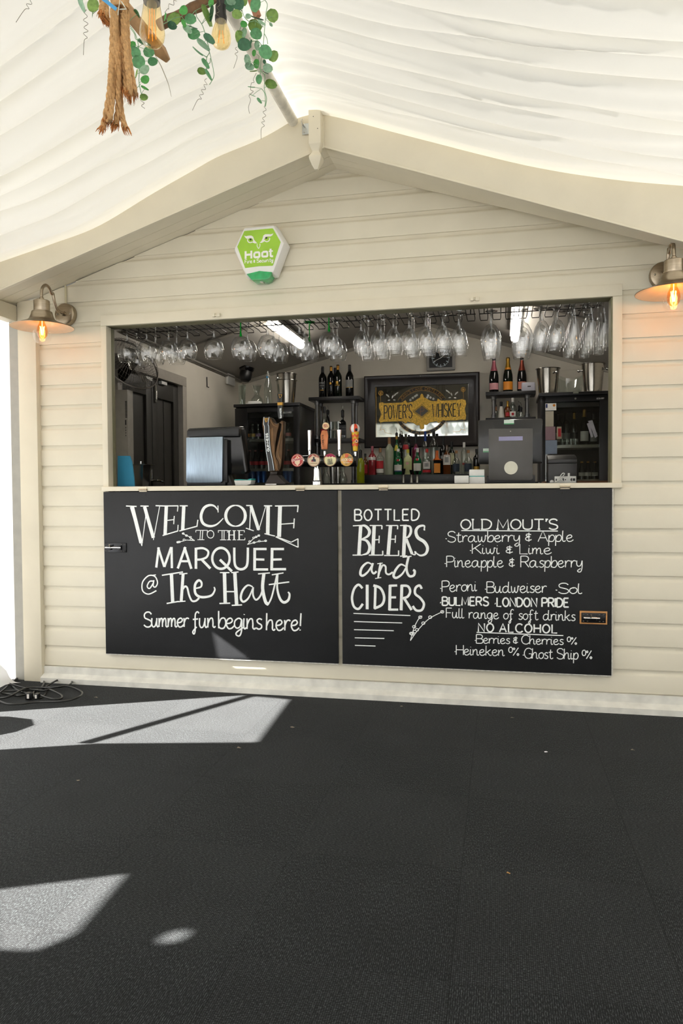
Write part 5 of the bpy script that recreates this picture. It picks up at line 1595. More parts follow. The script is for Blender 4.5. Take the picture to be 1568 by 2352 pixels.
bb('dark bottle with cream and green label in the back row', 1037, 1015, 17, 'spirit', GDKG, BLACK, .15, [(.3, .66, mat('label_cream', 'C9C8A2', .5), .8)])
bb('clear back row bottle with white cap and small red mark', 1065.5, 1016, 16, 'tall', GCLR, CWH, .16, [(.30, .36, LRD, .4)])

# jiggers on the back counter edge
for i, px in enumerate((926.5, 944.5, 958)):
    p = at(px, 1109, 2.79)
    t = thing('jigger', ['dark topped steel jigger below the green gin with blue stripe', 'steel jigger standing in the middle of three on the back counter', 'steel jigger below the green gin with plain silver label'][i], 'jigger', (p.x, 2.79, BZ), 'steel jiggers')
    q = MB().lathe([(.019, 0), (.0185, .004), (.012, .055), (.0085, .075)], (p.x, 2.79, BZ), (0, 0, 1), 18, (True, False))
    obj('lower_cup', q, STEEL, t)
    q = MB().lathe([(.0085, .075), (.013, .090), (.019, .130 - .012 * i), (.0175, .130 - .012 * i), (.006, .080)], (p.x, 2.79, BZ), (0, 0, 1), 18)
    obj('upper_cup', q, DARKM, t)
# bar glassware below the pipe shelves
for i, (px, kind, w) in enumerate(((748, 'carafe', 20), (764, 'cup', 15), (776, 'cup', 14), (787, 'carafe', 22))):
    Y = 2.92
    p = at(px, 1107, Y)
    R = w / 2 * D_of(p) / F
    t = thing(kind if kind == 'carafe' else 'shaker_cup', ['glass carafe under the beer tap nearest the chrome column', 'frosted steel cup between the glass carafes, wider one', 'slim steel cup between the glass carafes', 'glass carafe under the beer tap nearest the yellow liqueur'][i], 'carafe' if kind == 'carafe' else 'cup', (p.x, Y, BZ), 'bar ware below the beer taps')
    if kind == 'carafe':
        q = MB().lathe([(.001, .002), (R * .85, .002), (R, .03), (R * .9, .07), (R * .45, .105), (R * .42, .13), (R * .6, .165)], (p.x, Y, BZ), (0, 0, 1), 20)
        obj('vessel', q, GCLR, t)
    else:
        q = MB().lathe([(.001, .001), (R * .8, .001), (R, .16), (R * .96, .16), (R * .76, .006), (.001, .006)], (p.x, Y, BZ), (0, 0, 1), 20)
        obj('cup', q, STEEL, t)

# ---- framed whiskey mirror
YM = 3.44
mx0, mx1, mz0, mz1 = -.803, .352, 1.578, 2.309
FRW = mat('dark_mirror_frame', '1B1210', .35, var=.3, scale=14, coat=.2)
t = thing('framed_mirror', 'dark framed pub mirror with a gold lettered plaque above the spirit bottles', 'mirror', ((mx0 + mx1) / 2, YM, mz0))
prof = [(0, 0), (0, .045), (.012, .055), (.030, .050), (.040, .042), (.075, .030), (.095, .022), (.108, .020), (.112, .012)]
q = MB()
n = len(prof)
V = []
for w_, d in prof:
    V += [(mx0 + w_, 3.495 - d, mz0 + w_), (mx1 - w_, 3.495 - d, mz0 + w_), (mx1 - w_, 3.495 - d, mz1 - w_), (mx0 + w_, 3.495 - d, mz1 - w_)]
q.add(V, [(i * 4 + k, i * 4 + (k + 1) % 4, i * 4 + 4 + (k + 1) % 4, i * 4 + 4 + k) for i in range(n - 1) for k in range(4)])
obj('frame', q, FRW, t, smooth=30)
gx0, gx1, gz0, gz1 = mx0 + .11, mx1 - .11, mz0 + .11, mz1 - .11
YG = 3.483
obj('mirror_glass', MB().box(gx0 - .004, gx1 + .004, YG, YG + .006, gz0 - .004, gz1 + .004), mat('silvered_glass', 'C3C8C4', .04, 1.0, var=.03), t, smooth=0)
GOLD = mat('gold_leaf', 'D8AE42', .4, .3, var=.35, scale=70)
GLINE = mat('gold_line', 'B88C3A', .4, .5)
INK = mat('mirror_black', '0E0D0C', .4)
def mz(c, y=YG - .0012):
    return at(820 + c[0] / 5.407, 840 + c[1] / 5.407, y)
q = MB()
ribbon(q, [mz(c) for c in ((233, 262), (1388, 212), (1392, 888), (238, 918), (233, 262))], .004, NRM)
for r in (335, 292):
    pass
def oval(cx, cy, rx, ry, a0, a1, n=30):
    return [(cx + rx * math.cos(math.radians(a0 + (a1 - a0) * i / n)), cy - ry * math.sin(math.radians(a0 + (a1 - a0) * i / n)) - (cx + rx * math.cos(math.radians(a0 + (a1 - a0) * i / n)) - cx) * .03) for i in range(n + 1)]
for rx, ry in ((335, 300), (288, 252)):
    ribbon(q, [mz(c) for c in oval(803, 560, rx, ry, 28, 152)], .0028, NRM)
    ribbon(q, [mz(c) for c in oval(803, 560, rx, ry, -155, -25)], .0028, NRM)
for P in (((290, 320), (290, 560), (296, 760), (282, 800), (330, 790), (350, 830), (430, 845)), ((1318, 300), (1322, 560), (1328, 760), (1340, 800), (1290, 790), (1270, 815), (1190, 822))):
    ribbon(q, smooth_path([mz(c) for c in P], 5), .003, NRM)
for cx, cy in ((293, 340), (1316, 296)):
    for k in range(4):
        a = k * PI / 4
        ribbon(q, [mz((cx + 28 * math.cos(a), cy + 28 * math.sin(a))), mz((cx - 28 * math.cos(a), cy - 28 * math.sin(a)))], .003, NRM)
    ribbon(q, [mz(c) for c in ell(cx, cy, 28, 28, 16)], .0035, NRM)
obj('gold_lines', q, GLINE, t, smooth=0)
q = MB()
def band(a0, a1):
    o_, i_ = oval(803, 560, 331, 296, a0, a1), oval(803, 560, 292, 256, a0, a1)
    for k in range(30):
        q.poly([mz(o_[k], YG - .0006), mz(o_[k + 1], YG - .0006), mz(i_[k + 1], YG - .0006), mz(i_[k], YG - .0006)])
band(28, 152)
band(-155, -25)
obj('oval_band', q, INK, t, smooth=0)
q = MB()
def arc_text(text, rx, ry, a0, a1, flip):
    st, W_ = layout(text, 2.2, 5)
    for P in st:
        Q = []
        for p in P:
            a = math.radians(a0 + (a1 - a0) * p.x / W_)
            k = 1 + (p.y - 5) * (.0105 if not flip else -.0105)
            x = 803 + rx * k * math.cos(a)
            Q.append(mz((x, 560 - ry * k * math.sin(a) - (x - 803) * .03), YG - .0016))
        ribbon(q, Q, .0022, NRM)
arc_text("JOHN'S LANE DISTILLERY", 312, 276, 148, 32, False)
arc_text('ESTABD 1791', 312, 276, -142, -32, True)
obj('band_lettering', q, GLINE, t, smooth=0)
# plaque
P = [(270, 462), (310, 452), (340, 466), (440, 460), (560, 455), (600, 425), (622, 458), (700, 445), (755, 405), (778, 395), (785, 360), (803, 345), (822, 360), (830, 392), (850, 400), (915, 435), (985, 440), (1000, 405), (1045, 432), (1240, 425), (1300, 412), (1345, 425), (1355, 470), (1338, 540), (1355, 620), (1345, 672), (1300, 668), (1220, 680), (1060, 680), (1010, 712), (985, 690), (900, 705), (865, 735), (830, 730), (830, 780), (803, 792), (780, 780), (775, 740), (740, 740), (700, 712), (625, 695), (605, 720), (560, 690), (420, 695), (330, 698), (285, 708), (268, 680), (300, 600), (270, 520)]
q = MB().prism([mz(c, YG - .001) for c in P], (0, -.001, 0))
obj('gold_plaque', q, GOLD, t, smooth=0)
q = MB()
ribbon(q, [mz(c, YG - .0024) for c in P + P[:1]], .0026, NRM)
write(q, "POWER'S", mz((335, 662), YG - .0026), mz((680, 648), YG - .0026), mz((335, 498), YG) - mz((335, 662), YG), .0095, NRM, gap=2.2, serif=.7)
write(q, 'WHISKEY', mz((935, 638), YG - .0026), mz((1285, 625), YG - .0026), mz((935, 480), YG) - mz((935, 638), YG), .0095, NRM, gap=2.2, serif=.7)
for s in (1.0, .84):
    ribbon(q, [mz((803 + x * s, 565 + y * s), YG - .0026) for x, y in ((-110, 2), (0, -84), (105, -2), (0, 82), (-110, 2))], .004, NRM)
obj('black_lettering', q, INK, t, smooth=0)
q = MB().poly([mz((803 + x, 565 + y), YG - .0025) for x, y in ((-85, 2), (0, -66), (82, -2), (0, 64))])
obj('diamond', q, mat('plaque_grey', '4A4A44', .4), t, smooth=0)
q = MB()
write(q, 'P', mz((785, 605), YG - .003), mz((830, 602), YG - .003), mz((785, 525), YG) - mz((785, 605), YG), .0045, NRM, serif=1.2)
obj('initial', q, mat('plaque_rust', '8E5A3A', .5), t, smooth=0)
q = MB()
for cx, cy, s in ((430, 410, 1), (1180, 380, -1)):
    for dx, dy, l, a in ((0, 0, 55, -70), (30, -50, 60, -50), (-40, -20, 50, -120), (60, -90, 45, -40), (-60, -50, 40, -130), (-20, 25, 40, 170), (15, 20, 40, 10)):
        x0, y0 = cx + dx * s * .8, cy + dy * .6
        ar = math.radians(a if s > 0 else 180 - a)
        ux, uy = math.cos(ar), math.sin(ar)
        q.poly([mz((x0, y0)), mz((x0 + ux * l * .5 - uy * 9, y0 + uy * l * .5 + ux * 9)), mz((x0 + ux * l, y0 + uy * l)), mz((x0 + ux * l * .5 + uy * 9, y0 + uy * l * .5 - ux * 9))])
for cx, cy in ((690, 400), (720, 380), (660, 425), (880, 370), (910, 395), (945, 410), (870, 395), (740, 365)):
    for k in range(5):
        a = 2 * PI * k / 5
        q.poly([mz((cx + 9 * math.cos(a) + 7 * math.cos(a + j * PI / 3), cy + 9 * math.sin(a) + 7 * math.sin(a + j * PI / 3))) for j in range(6)])
obj('white_sprays', q, mat('mirror_white', 'D6D8D2', .5), t, smooth=0)
q = MB()
for c in ((784, 127), (122, 657), (1492, 628)):
    p = mz(c, 3.44)
    q.ball((p.x, p.y, p.z), .004, 8, 6)
obj('pin', q, STEEL, t)

# ---- wall clock
p = at(1012, 824, 3.47)
t = thing('wall_clock', 'square grey framed clock with black face and white ticks above the mirror', 'clock', tuple(p))
h = .142
q = MB()
q.box(p.x - h, p.x + h, 3.455, 3.498, p.z - .118, p.z + .125)
obj('frame', q, mat('clock_frame', '8B8984', .4), t, bevel=.012)
obj('face', MB().box(p.x - h + .028, p.x + h - .028, 3.452, 3.4545, p.z - .090, p.z + .098), BLACK, t, bevel=.001)
q = MB()
for k in range(60):
    a = 2 * PI * k / 60
    r0, r1 = (.062, .090) if k % 5 == 0 else (.078, .088)
    q.obox(Vector((p.x + (r0 + r1) / 2 * math.sin(a), 3.4515, p.z + .004 + (r0 + r1) / 2 * math.cos(a))), Vector((math.sin(a), 0, math.cos(a))) * (r1 - r0) / 2, Vector((math.cos(a), 0, -math.sin(a))) * (.0028 if k % 5 == 0 else .0012), (0, .0005, 0))
obj('tick_marks', q, mat('tick_white', 'DDEBF2', .4), t, smooth=0)
q = MB()
for a, l, w_ in ((.9, .05, .003), (-2.0, .075, .002)):
    q.obox(Vector((p.x + l / 2 * math.sin(a), 3.449, p.z + .004 + l / 2 * math.cos(a))), Vector((math.sin(a), 0, math.cos(a))) * l / 2, Vector((math.cos(a), 0, -math.sin(a))) * w_, (0, .0006, 0))
obj('hand', q, WHITEP, t, smooth=0)

# ---- fridges
CLEARD = glass('fridge_glass', 'EEF1EF', .05, .5, 2.4)
def fridge(label, x0, x1, y0, y1, ztop, gl, zdoor, shelves, mdl):
    t = thing('bottle_fridge', label, 'fridge', ((x0 + x1) / 2, (y0 + y1) / 2, 0))
    q = MB()
    q.box(x0, x0 + .04, y0 + .03, y1, .0, ztop).box(x1 - .04, x1, y0 + .03, y1, 0, ztop).box(x0 + .04, x1 - .04, y1 - .03, y1, 0, ztop).box(x0 + .04, x1 - .04, y0 + .03, y1 - .03, ztop - .10, ztop).box(x0 + .04, x1 - .04, y0 + .03, y1 - .03, 0, .4)
    q.box(x0 - .012, x1 + .004, y0 - .004, y1, ztop, ztop + .028)
    obj('cabinet', q, mdl, t, bevel=.004)
    fr = MB()
    gx0, gx1, gz0, gz1 = gl
    fr.box(x0, gx0, y0, y0 + .028, .42, zdoor).box(gx1, x1, y0, y0 + .028, .42, zdoor).box(gx0, gx1, y0, y0 + .028, gz1, zdoor).box(gx0, gx1, y0, y0 + .028, .42, gz0)
    d = obj('door', fr, mdl, t, bevel=.003)
    obj('door_glass', MB().box(gx0, gx1, y0 + .010, y0 + .014, gz0, gz1), CLEARD, d, smooth=0)['label'] = 'clear glass door pane'
    for z in shelves:
        q = MB()
        n = 14
        for k in range(n):
            yy = y0 + .05 + (y1 - y0 - .1) * k / (n - 1)
            q.box(x0 + .041, x1 - .041, yy, yy + .003, z - .004, z)
        q.box(x0 + .041, x1 - .041, y0 + .045, y0 + .051, z - .012, z + .014)
        obj('wire_shelf', q, STEEL, t, smooth=0)
    return t
a0, a1 = at(539, 930, 2.55), at(687, 925, 2.55)
FLX0, FLX1 = a0.x, a1.x
FZT = at(610, 926, 2.55).z - .03
g0, g1 = at(567, 948, 2.55), at(672, 1110, 2.55)
zs = [at(610, 1013, 2.7).z, at(610, 1080, 2.7).z]
BLKF = mat('fridge_black', '0F0F11', .35)
ft = fridge('tall black bottle fridge with cola bottles behind its glass door', FLX0, FLX1, 2.55, 3.12, FZT, (g0.x, g1.x + .01, .95, g0.z), FZT - .012, zs + [at(610, 1112, 2.7).z], BLKF)
# small badge lettering on the door glass
q = MB()
b0, b1 = at(650.5, 949.5, 2.548), at(669, 948.5, 2.548)
write(q, 'BLIZZARD', b0, b1, (0, 0, .013), .0018, NRM, gap=2)
obj('badge', q, CHALK, ft, smooth=0)
# contents
def mini(proto_label, px, Y, z, r, h, mats, group, kind='spirit'):
    p = at(px, 1000, Y)
    t = thing('bottle' if kind != 'can' else 'drink_can', proto_label, 'bottle' if kind != 'can' else 'can', (p.x, Y, z), group)
    c = (p.x, Y, z)
    if kind == 'can':
        obj('body', MB().lathe([(.001, 0), (r * .8, 0), (r, .008), (r, h - .012), (r * .82, h), (.001, h)], c, (0, 0, 1), 14), mats[0], t)
    else:
        obj('body', MB().lathe([(.001, 0), (r, 0), (r, h * .52), (r * .9, h * .6), (r * .42, h * .78), (r * .4, h * .95), (.001, h * .95)], c, (0, 0, 1), 14), mats[0], t)
        obj('paper_label', MB().lathe([(r + .001, h * .26), (r + .001, h * .44)], c, (0, 0, 1), 14), mats[1], t)
        obj('cap', MB().lathe([(r * .48, h * .93), (r * .48, h), (.001, h)], c, (0, 0, 1), 10), mats[2], t)
    return t
COLA = mat('cola', '160806', .1)
ordn = ['first', 'second', 'third', 'fourth', 'fifth', 'sixth', 'seventh', 'eighth', 'ninth', 'tenth', 'eleventh', 'twelfth']
for i, px in enumerate((573, 586, 600, 612, 650, 662)):
    mini('red labelled cola bottle, %s from the till side on the fridge middle shelf' % ordn[i], px, 2.68, zs[1], .028, .19, (COLA, LRD, mat('cap_dull_red', '5A1512', .4)), 'cola bottles in the tall fridge')
for i, (px, lm) in enumerate(((566.5, mat('label_peach', 'C77F3A', .5)), (580, mat('label_ochre', 'A98A3C', .5)), (593, mat('label_lilac', '8A6E8E', .5)), (662, mat('label_rose', 'A85A52', .5)))):
    mini('small mixer bottle with %s label on the fridge high shelf' % ['peach', 'ochre', 'lilac', 'rose pink'][i], px, 2.68, zs[0], .027, .16, (GCLR, lm, mat('cap_silver', 'A8A8A4', .3, .8)), 'mixer bottles in the tall fridge')
for i, px in enumerate((565, 578, 592, 604, 655, 666)):
    mini('blue drink can, %s from the till side on the fridge low shelf' % ordn[i], px, 2.68, at(610, 1112, 2.7).z, .030, .125, (mat('can_blue', '1F4E8C', .25, .5),), 'blue cans in the tall fridge', 'can')

# things on top of the tall fridge
FT = FZT + .0285
t = thing('carafe', 'hour-glass shaped glass carafe standing on the tall fridge', 'carafe', tuple(at(590, 920, 2.75)))
p = at(590, 920, 2.75)
obj('vessel', MB().lathe([(.001, .003), (.055, .003), (.062, .02), (.055, .065), (.028, .10), (.022, .115), (.030, .15), (.046, .20)], (p.x, 2.75, FT), (0, 0, 1), 24), GCLR, t)
p = at(556, 920, 2.72)
t = thing('glass_vase', 'tall smoky glass stacked under the dome camera on the fridge', 'vase', (p.x, 2.72, FT))
obj('vessel', MB().lathe([(.001, .003), (.030, .003), (.038, .20), (.036, .20), (.028, .01), (.001, .01)], (p.x, 2.72, FT), (0, 0, 1), 24), GCLR, t)
p = at(586, 922, 2.66)
t = thing('box', 'flat white box lying on the tall fridge', 'box', (p.x, 2.66, FT))
obj('base', MB().box(p.x - .07, p.x + .065, 2.60, 2.70, FT, FT + .012), WHITEP, t, bevel=.001)
obj('lid', MB().box(p.x - .055, p.x + .055, 2.61, 2.69, FT + .012, FT + .032), WHITEP, t, bevel=.001)
p = at(615.5, 921, 2.70)
t = thing('bottle', 'clear swing top bottle with blue stopper on the tall fridge', 'bottle', (p.x, 2.70, FT))
hb = at(615.5, 852, 2.70).z - FT
obj('body', MB().lathe([(.001, .002), (.036, .002), (.038, .01), (.038, .50 * hb), (.033, .62 * hb), (.015, .80 * hb), (.011, .86 * hb), (.011, hb), (.001, hb)], (p.x, 2.70, FT), (0, 0, 1), 22), GCLR, t)
obj('stopper', MB().cyl((p.x, 2.686, FT + .81 * hb), (p.x, 2.674, FT + .81 * hb), .010, seg=14), mat('blue_stopper', '3F86B4', .4), t)
q = MB()
for s in (-1, 1):
    q.tube(smooth_path([(p.x, 2.69, FT + hb * .98), (p.x + s * .018, 2.69, FT + hb * .88), (p.x + s * .02, 2.685, FT + hb * .84), (p.x, 2.683, FT + .80 * hb)], 4), .0014, 6)
obj('wire_bail', q, STEEL, t)
BRUSH = mat('bucket_steel', 'A8A49C', .16, 1.0, var=.05, scale=60)
def bucket(label, px, yt, yb, wt, wb, Y, z, knobs, group):
    p = at(px, yb, Y)
    k = D_of(p) / F
    H = at(px, yt, Y).z - z
    R, r = wt / 2 * k, wb / 2 * k
    t = thing('ice_bucket', label, 'bucket', (p.x, Y, z), group)
    q = MB().lathe([(.001, 0), (r, 0), (r * 1.01, .004), (R * .97, H - .006), (R * 1.06, H - .004), (R * 1.06, H), (R * .95, H), (r * .96, .006), (.001, .006)], (p.x, Y, z), (0, 0, 1), 36)
    obj('pail', q, BRUSH, t, smooth=50)
    q = MB()
    for a in knobs:
        d = Vector((math.cos(a), math.sin(a), 0))
        c = Vector((p.x, Y, z + H * .80)) + d * (R * .93)
        q.cyl(c, c + d * .02, .006, seg=10)
        q.ball(c + d * .028, .0135, 12, 8)
    obj('knob', q, CHROME, t)
    return t
GB = 'steel ice buckets'
bucket('steel ice bucket nested inside another on the tall fridge', 658, 859, 919, 46, 36, 2.75, FT + .035, (-2.1, 1.05), GB)
bucket('steel ice bucket holding a second one on the tall fridge', 658, 874, 921, 47, 36, 2.75, FT, (), GB)

# right hand fridge
ZRF = at(1315, 900, 2.6).z - .028
RF0, RF1 = at(1241, 940, 2.6).x, 1.66
rg0, rg1 = at(1252, 924, 2.6), at(1376, 1100, 2.6)
rz = [at(1310, 1027, 2.75).z, at(1310, 1105, 2.75).z]
rf = fridge('wide black fridge with stickers on its glass door beside the hatch end', RF0, RF1, 2.60, 3.15, ZRF, (rg0.x, rg1.x, 1.0, rg0.z), ZRF - .05, rz, BLKF)
q = MB()
p = at(1322, 901.5, 2.594)
q.box(p.x - .022, p.x + .022, 2.592, 2.5955, p.z - .008, p.z + .008)
obj('temperature_display', q, mat('display_grey', '7C7F72', .4), rf, smooth=0)
p = at(1321, 915.5, 2.599)
obj('door_lock', MB().cyl((p.x, 2.60, p.z), (p.x, 2.594, p.z), .008, seg=12), SCREWM, rf)
q = MB()
write(q, 'ECOLOGY', at(1370, 917, 2.598), at(1387, 916, 2.598), (0, 0, .011), .0018, NRM, gap=2)
obj('badge', q, CHALK, rf, smooth=0)
ym = 2.596
def sticker(px0, py0, px1, py1, m, nm='sticker', y=ym, par=rf):
    a, b = at(px0, py1, y), at(px1, py0, y)
    return obj(nm, MB().box(a.x, b.x, y - .0008, y + .0002, a.z, b.z), m, par, smooth=0)
s_ = sticker(1252, 926, 1277, 943, mat('sticker_white', 'F4F3EE', .4))
obj('sticker_print', MB().box(at(1253, 930, ym).x, at(1257, 930, ym).x, ym - .0016, ym - .0009, at(1253, 937, ym).z, at(1253, 928, ym).z), LBL, s_, smooth=0)
p = at(1272, 931, ym)
obj('sticker_print', MB().cyl((p.x, ym - .0009, p.z), (p.x, ym - .0016, p.z), .011, seg=14), LOR, s_)
sticker(1252, 944, 1271, 980, mat('notice_cream', 'B7B1A0', .5), 'notice')
sticker(1252, 980, 1275, 1011, mat('notice_pink', '9A7D86', .5), 'notice')
sticker(1252, 1011, 1279, 1043, mat('notice_blue', '8E9EB4', .5), 'notice')
sticker(1278, 980, 1289, 1008, mat('notice_label', 'A79B86', .5), 'notice')
sticker(1281, 984, 1288, 1003, LRD, 'notice_print', ym - .0012)
G6 = 'wine bottles in the wide fridge'
for i, (px, lm, h) in enumerate(((1283, LWH, .30), (1300, LGR, .30), (1318, LBK, .31), (1341, LWH, .33), (1362, LGR, .30))):
    z = rz[0] if i != 3 else rz[0] - .0
    bottle('chilled wine bottle with %s on the wide fridge shelf' % ['white label beside the notices', 'grey label, second along', 'dark label, third along', 'large cream label and gold neck tag', 'grey label nearest the hatch end'][i], px, 1027 - h / D_of(at(px, 1000, 2.8)) * F, 1027, 18 if i != 3 else 21, 2.82, 'champ' if i == 3 else 'wine', GDKG, LGO if i in (2, 3) else BLACK, .2, [(.16, .42, lm, 1.0)], G6, z)
for i, px in enumerate((1291, 1301, 1311, 1321)):
    p = at(px, 1030, 2.74)
    tag(obj('tumbler', MB().lathe([(.001, .003), (.018, .003), (.020, .07), (.019, .07), (.016, .006), (.001, .006)], (p.x, 2.72, rz[0]), (0, 0, 1), 14), GCLR, loc=(p.x, 2.72, rz[0])), 'small clear glass in front of the chilled wine, %s from the notices' % ordn[i], 'glass', 'small glasses in the wide fridge')
for i, px in enumerate((1336, 1350, 1366)):
    mini('dark mixer bottle low in the wide fridge, %s from the printer' % ordn[i], px, 2.76, rz[1], .026, .17, (GDK, LWH, CGO), 'mixer bottles in the wide fridge')
# leaning papers on the fridge door
a, b_ = at(1352, 968, 2.59), at(1372, 1022, 2.59)
q = MB().prism([at(c[0], c[1], 2.592) for c in ((1350, 967), (1360, 965), (1372, 1002), (1366, 1006))], (0, -.001, 0)).prism([at(c[0], c[1], 2.5905) for c in ((1347, 973), (1353, 971), (1362, 1003), (1357, 1005))], (0, -.001, 0))
obj('notice', q, mat('paper_white', 'A8A9B2', .5), rf, smooth=0)
RT = ZRF + .0285
bucket('steel ice bucket with engraved mark nearest the champagne shelf', 1258, 847, 899, 53, 40, 2.80, RT, (-1.0, 2.1), GB)
bucket('steel ice bucket at the hatch end of the wide fridge', 1361, 836, 896, 52, 38, 2.76, RT, (-.35, PI - .3), GB)
p = at(1308, 897, 3.0)
t = thing('wine_cooler', 'clear acrylic ice tub with a dipping rim between two steel buckets', 'tub', (p.x, 3.0, RT))
q = MB()
V, sg = [], 32
for j in range(7):
    h = j / 6
    for k in range(sg):
        a = 2 * PI * k / sg
        top = .19 + .035 * math.cos(2 * a)
        r = (.085 + .045 * h ** .7)
        V.append((p.x + 1.05 * r * math.cos(a), 3.0 + .75 * r * math.sin(a), RT + .002 + top * h))
q.add(V, [(j * sg + k, j * sg + (k + 1) % sg, (j + 1) * sg + (k + 1) % sg, (j + 1) * sg + k) for j in range(6) for k in range(sg)] + [tuple(range(sg))])
obj('shell', q, GCLR, t)

# ---- ceiling tubes (lit), camera, sensor, hook, conduit
TUBE = mat('fluorescent_tube', 'F4FAFF', .4, emit='FFF6EA', estr=22.0)
def batten(label, x, y0, y1, zf):
    z = zf(x)
    t = thing('ceiling_light', label, 'light', (x, (y0 + y1) / 2, z), 'fluorescent lights in the bar')
    obj('tray', MB().box(x - .045, x + .045, y0, y1, z - .03, z - .008), WHITEP, t, bevel=.004)
    q = MB()
    q.lathe([(.001, 0), (.030, .002), (.034, .01), (.034, y1 - y0 - .01), (.030, y1 - y0 - .002), (.001, y1 - y0)], (x, y0, z - .055), (0, 1, 0), 16)
    obj('diffuser', q, TUBE, t)['label'] = 'glowing white diffuser'
batten('glowing tube light above the round gin glasses', -1.22, 1.62, 2.55, lambda x: 2.847 + .252 * (x - .05))
batten('glowing tube light above the tall glasses by the hatch end', .68, 1.75, 2.85, lambda x: 2.778 - .31 * (x + .05))
p = Vector((-1.88, 2.95, 2.847 - .252 * 1.88))
t = thing('dome_camera', 'black dome security camera under the bar ceiling', 'camera', tuple(p))
obj('mount', MB().lathe([(.075, 0), (.075, -.03), (.062, -.05), (.05, -.06)], (p.x, p.y, p.z), (.25, 0, 1), 24, (True, True)), GLOSSB, t)
q = MB().lathe([(.058, -.04), (.062, -.08), (.056, -.13), (.040, -.15), (.001, -.155)], (p.x, p.y, p.z), (.12, .15, 1), 24)
d = obj('housing', q, BLACK, t)
q = MB()
for dx in (0, .02):
    q.ball((p.x - .012 + dx, p.y - .045, p.z - .128), .006, 8, 6)
obj('lens', q, STEEL, d)
p = onx(530, 870, BX0 + .02)
t = thing('wall_sensor', 'small white sensor box on the side wall below the ceiling', 'sensor', tuple(p))
obj('case', MB().box(BX0, BX0 + .03, p.y - .10, p.y + .10, p.z - .065, p.z + .065), WHITEP, t, bevel=.008)
p = onx(475, 881, BX0 + .004)
q = MB().tube([(BX0 + .004, p.y, p.z + .06), (BX0 + .006, p.y, p.z - .03), (BX0 + .02, p.y + .01, p.z - .035)], .005, 8)
tag(obj('wall_hook', q, BLACK), 'small black hook on the side wall between door and fridge', 'hook')
q = MB().tube([(BX0 + .015, .9, 2.30), (BX0 + .015, 2.2, 2.30), (BX0 + .015, 3.4, 2.295)], .011, 8).tube([(BX0 + .04, .9, 2.305), (BX0 + .035, 3.4, 2.30)], .008, 8)
tag(obj('cable_run', q, mat('conduit_grey', '8C8880', .5)), 'grey cables running along the top of the side wall', 'cable')

# ---- heater panel, fan, blue folder and steel pan at the near end
p0, p1 = at(262, 893, .62), at(294, 1062, .62)
p0.x = -1.78
t = thing('wall_heater', 'pale tall vented panel behind the blue folder', 'heater', ((p0.x + p1.x) / 2, .66, p1.z))
z_top, z_bot = at(280, 895, .62).z, CZ + .001
obj('case', MB().box(at(262, 950, .62).x, at(293, 950, .62).x, .62, .70, z_bot, z_top), mat('heater_beige', 'A9A499', .45), t, bevel=.004)
q = MB()
for k in range(12):
    z = at(288, 922 + k * 3.3, .62).z
    q.box(at(287, 900, .62).x, at(291.5, 900, .62).x, .6185, .62, z - .003, z + .0025)
z = at(288, 970, .62).z
q.box(at(286.5, 900, .62).x, at(289, 900, .62).x, .6185, .62, z - .018, z + .016)
for k in range(4):
    z = at(288, 982 + k * 6, .62).z
    q.box(at(287, 900, .62).x, at(288.2, 900, .62).x, .6185, .62, z - .006, z + .004)
obj('vent_slots', q, BLACK, t, smooth=0)
# wall fan with mesh cage
fc = at(298, 836, .80)
t = thing('wall_fan', 'grey mesh caged fan tilted in the near corner of the bar', 'fan', tuple(fc))
axis = Vector((.55, -.30, .40)).normalized()
e1 = axis.cross(Vector((0, 0, 1))).normalized()
e2 = axis.cross(e1)
MESHM = mat('fan_wire', '8C867E', .4, .7)
Rf = .215
q = MB()
def fpt(r, a, h):
    return fc + (e1 * math.cos(a) + e2 * math.sin(a)) * r + axis * h
for k in range(60):
    a = 2 * PI * k / 60
    q.tube([fpt(.03, a, .075), fpt(Rf * .6, a + .12, .07), fpt(Rf * .92, a + .2, .045), fpt(Rf, a + .22, 0), fpt(Rf * .92, a + .24, -.05), fpt(Rf * .5, a + .26, -.08)], .0010, 4)
for r, h in ((.06, .075), (.10, .074), (.14, .068), (.18, .055), (.205, .03), (.205, -.03), (.17, -.058)):
    q.tube([fpt(r, a * PI / 20, h) for a in range(40)], .0010, 4, True)
obj('cage', q, MESHM, t, smooth=0)
q = MB().tube([fpt(Rf, a * PI / 24, 0) for a in range(48)], .006, 8, True)
obj('rim', q, MESHM, t)
q = MB()
for k in range(3):
    a0_ = 2 * PI * k / 3
    V = []
    for i in range(7):
        r = .03 + (Rf * .82 - .03) * i / 6
        for j in range(4):
            V.append(fpt(r, a0_ + (j / 3 - .5) * (.95 - .05 * i), .018 - .036 * j / 3))
    q.add(V, [(i * 4 + j, i * 4 + j + 1, i * 4 + 5 + j, i * 4 + 4 + j) for i in range(6) for j in range(3)])
obj('blades', q, mat('fan_blade', '6E6A64', .4, .3), t)
q = MB().cyl(fc - axis * .14, fc + axis * .06, .045, seg=20)
obj('motor', q, DARKM, t)
hub = fc - axis * .12
q = MB().tube([hub, hub + Vector((-.08, .03, .06)), Vector((BX0 + .003, hub.y + .05, hub.z + .10))], .014, 10)
obj('bracket', q, MESHM, t)
P = [(270, 1118), (308, 1118), (306.5, 1096), (302, 1060), (297.5, 1047), (270, 1047)]
q = MB().prism([Vector((at(c[0], c[1], .20).x, .20, max(CZ + .001, at(c[0], c[1], .20).z))) for c in P], (0, .012, 0))
tag(obj('folder', q, mat('teal_blue_card', '3F9CC4', .5, var=.04)), 'bright blue card folder standing at the hatch corner', 'folder')
p = at(322, 1090, .42)
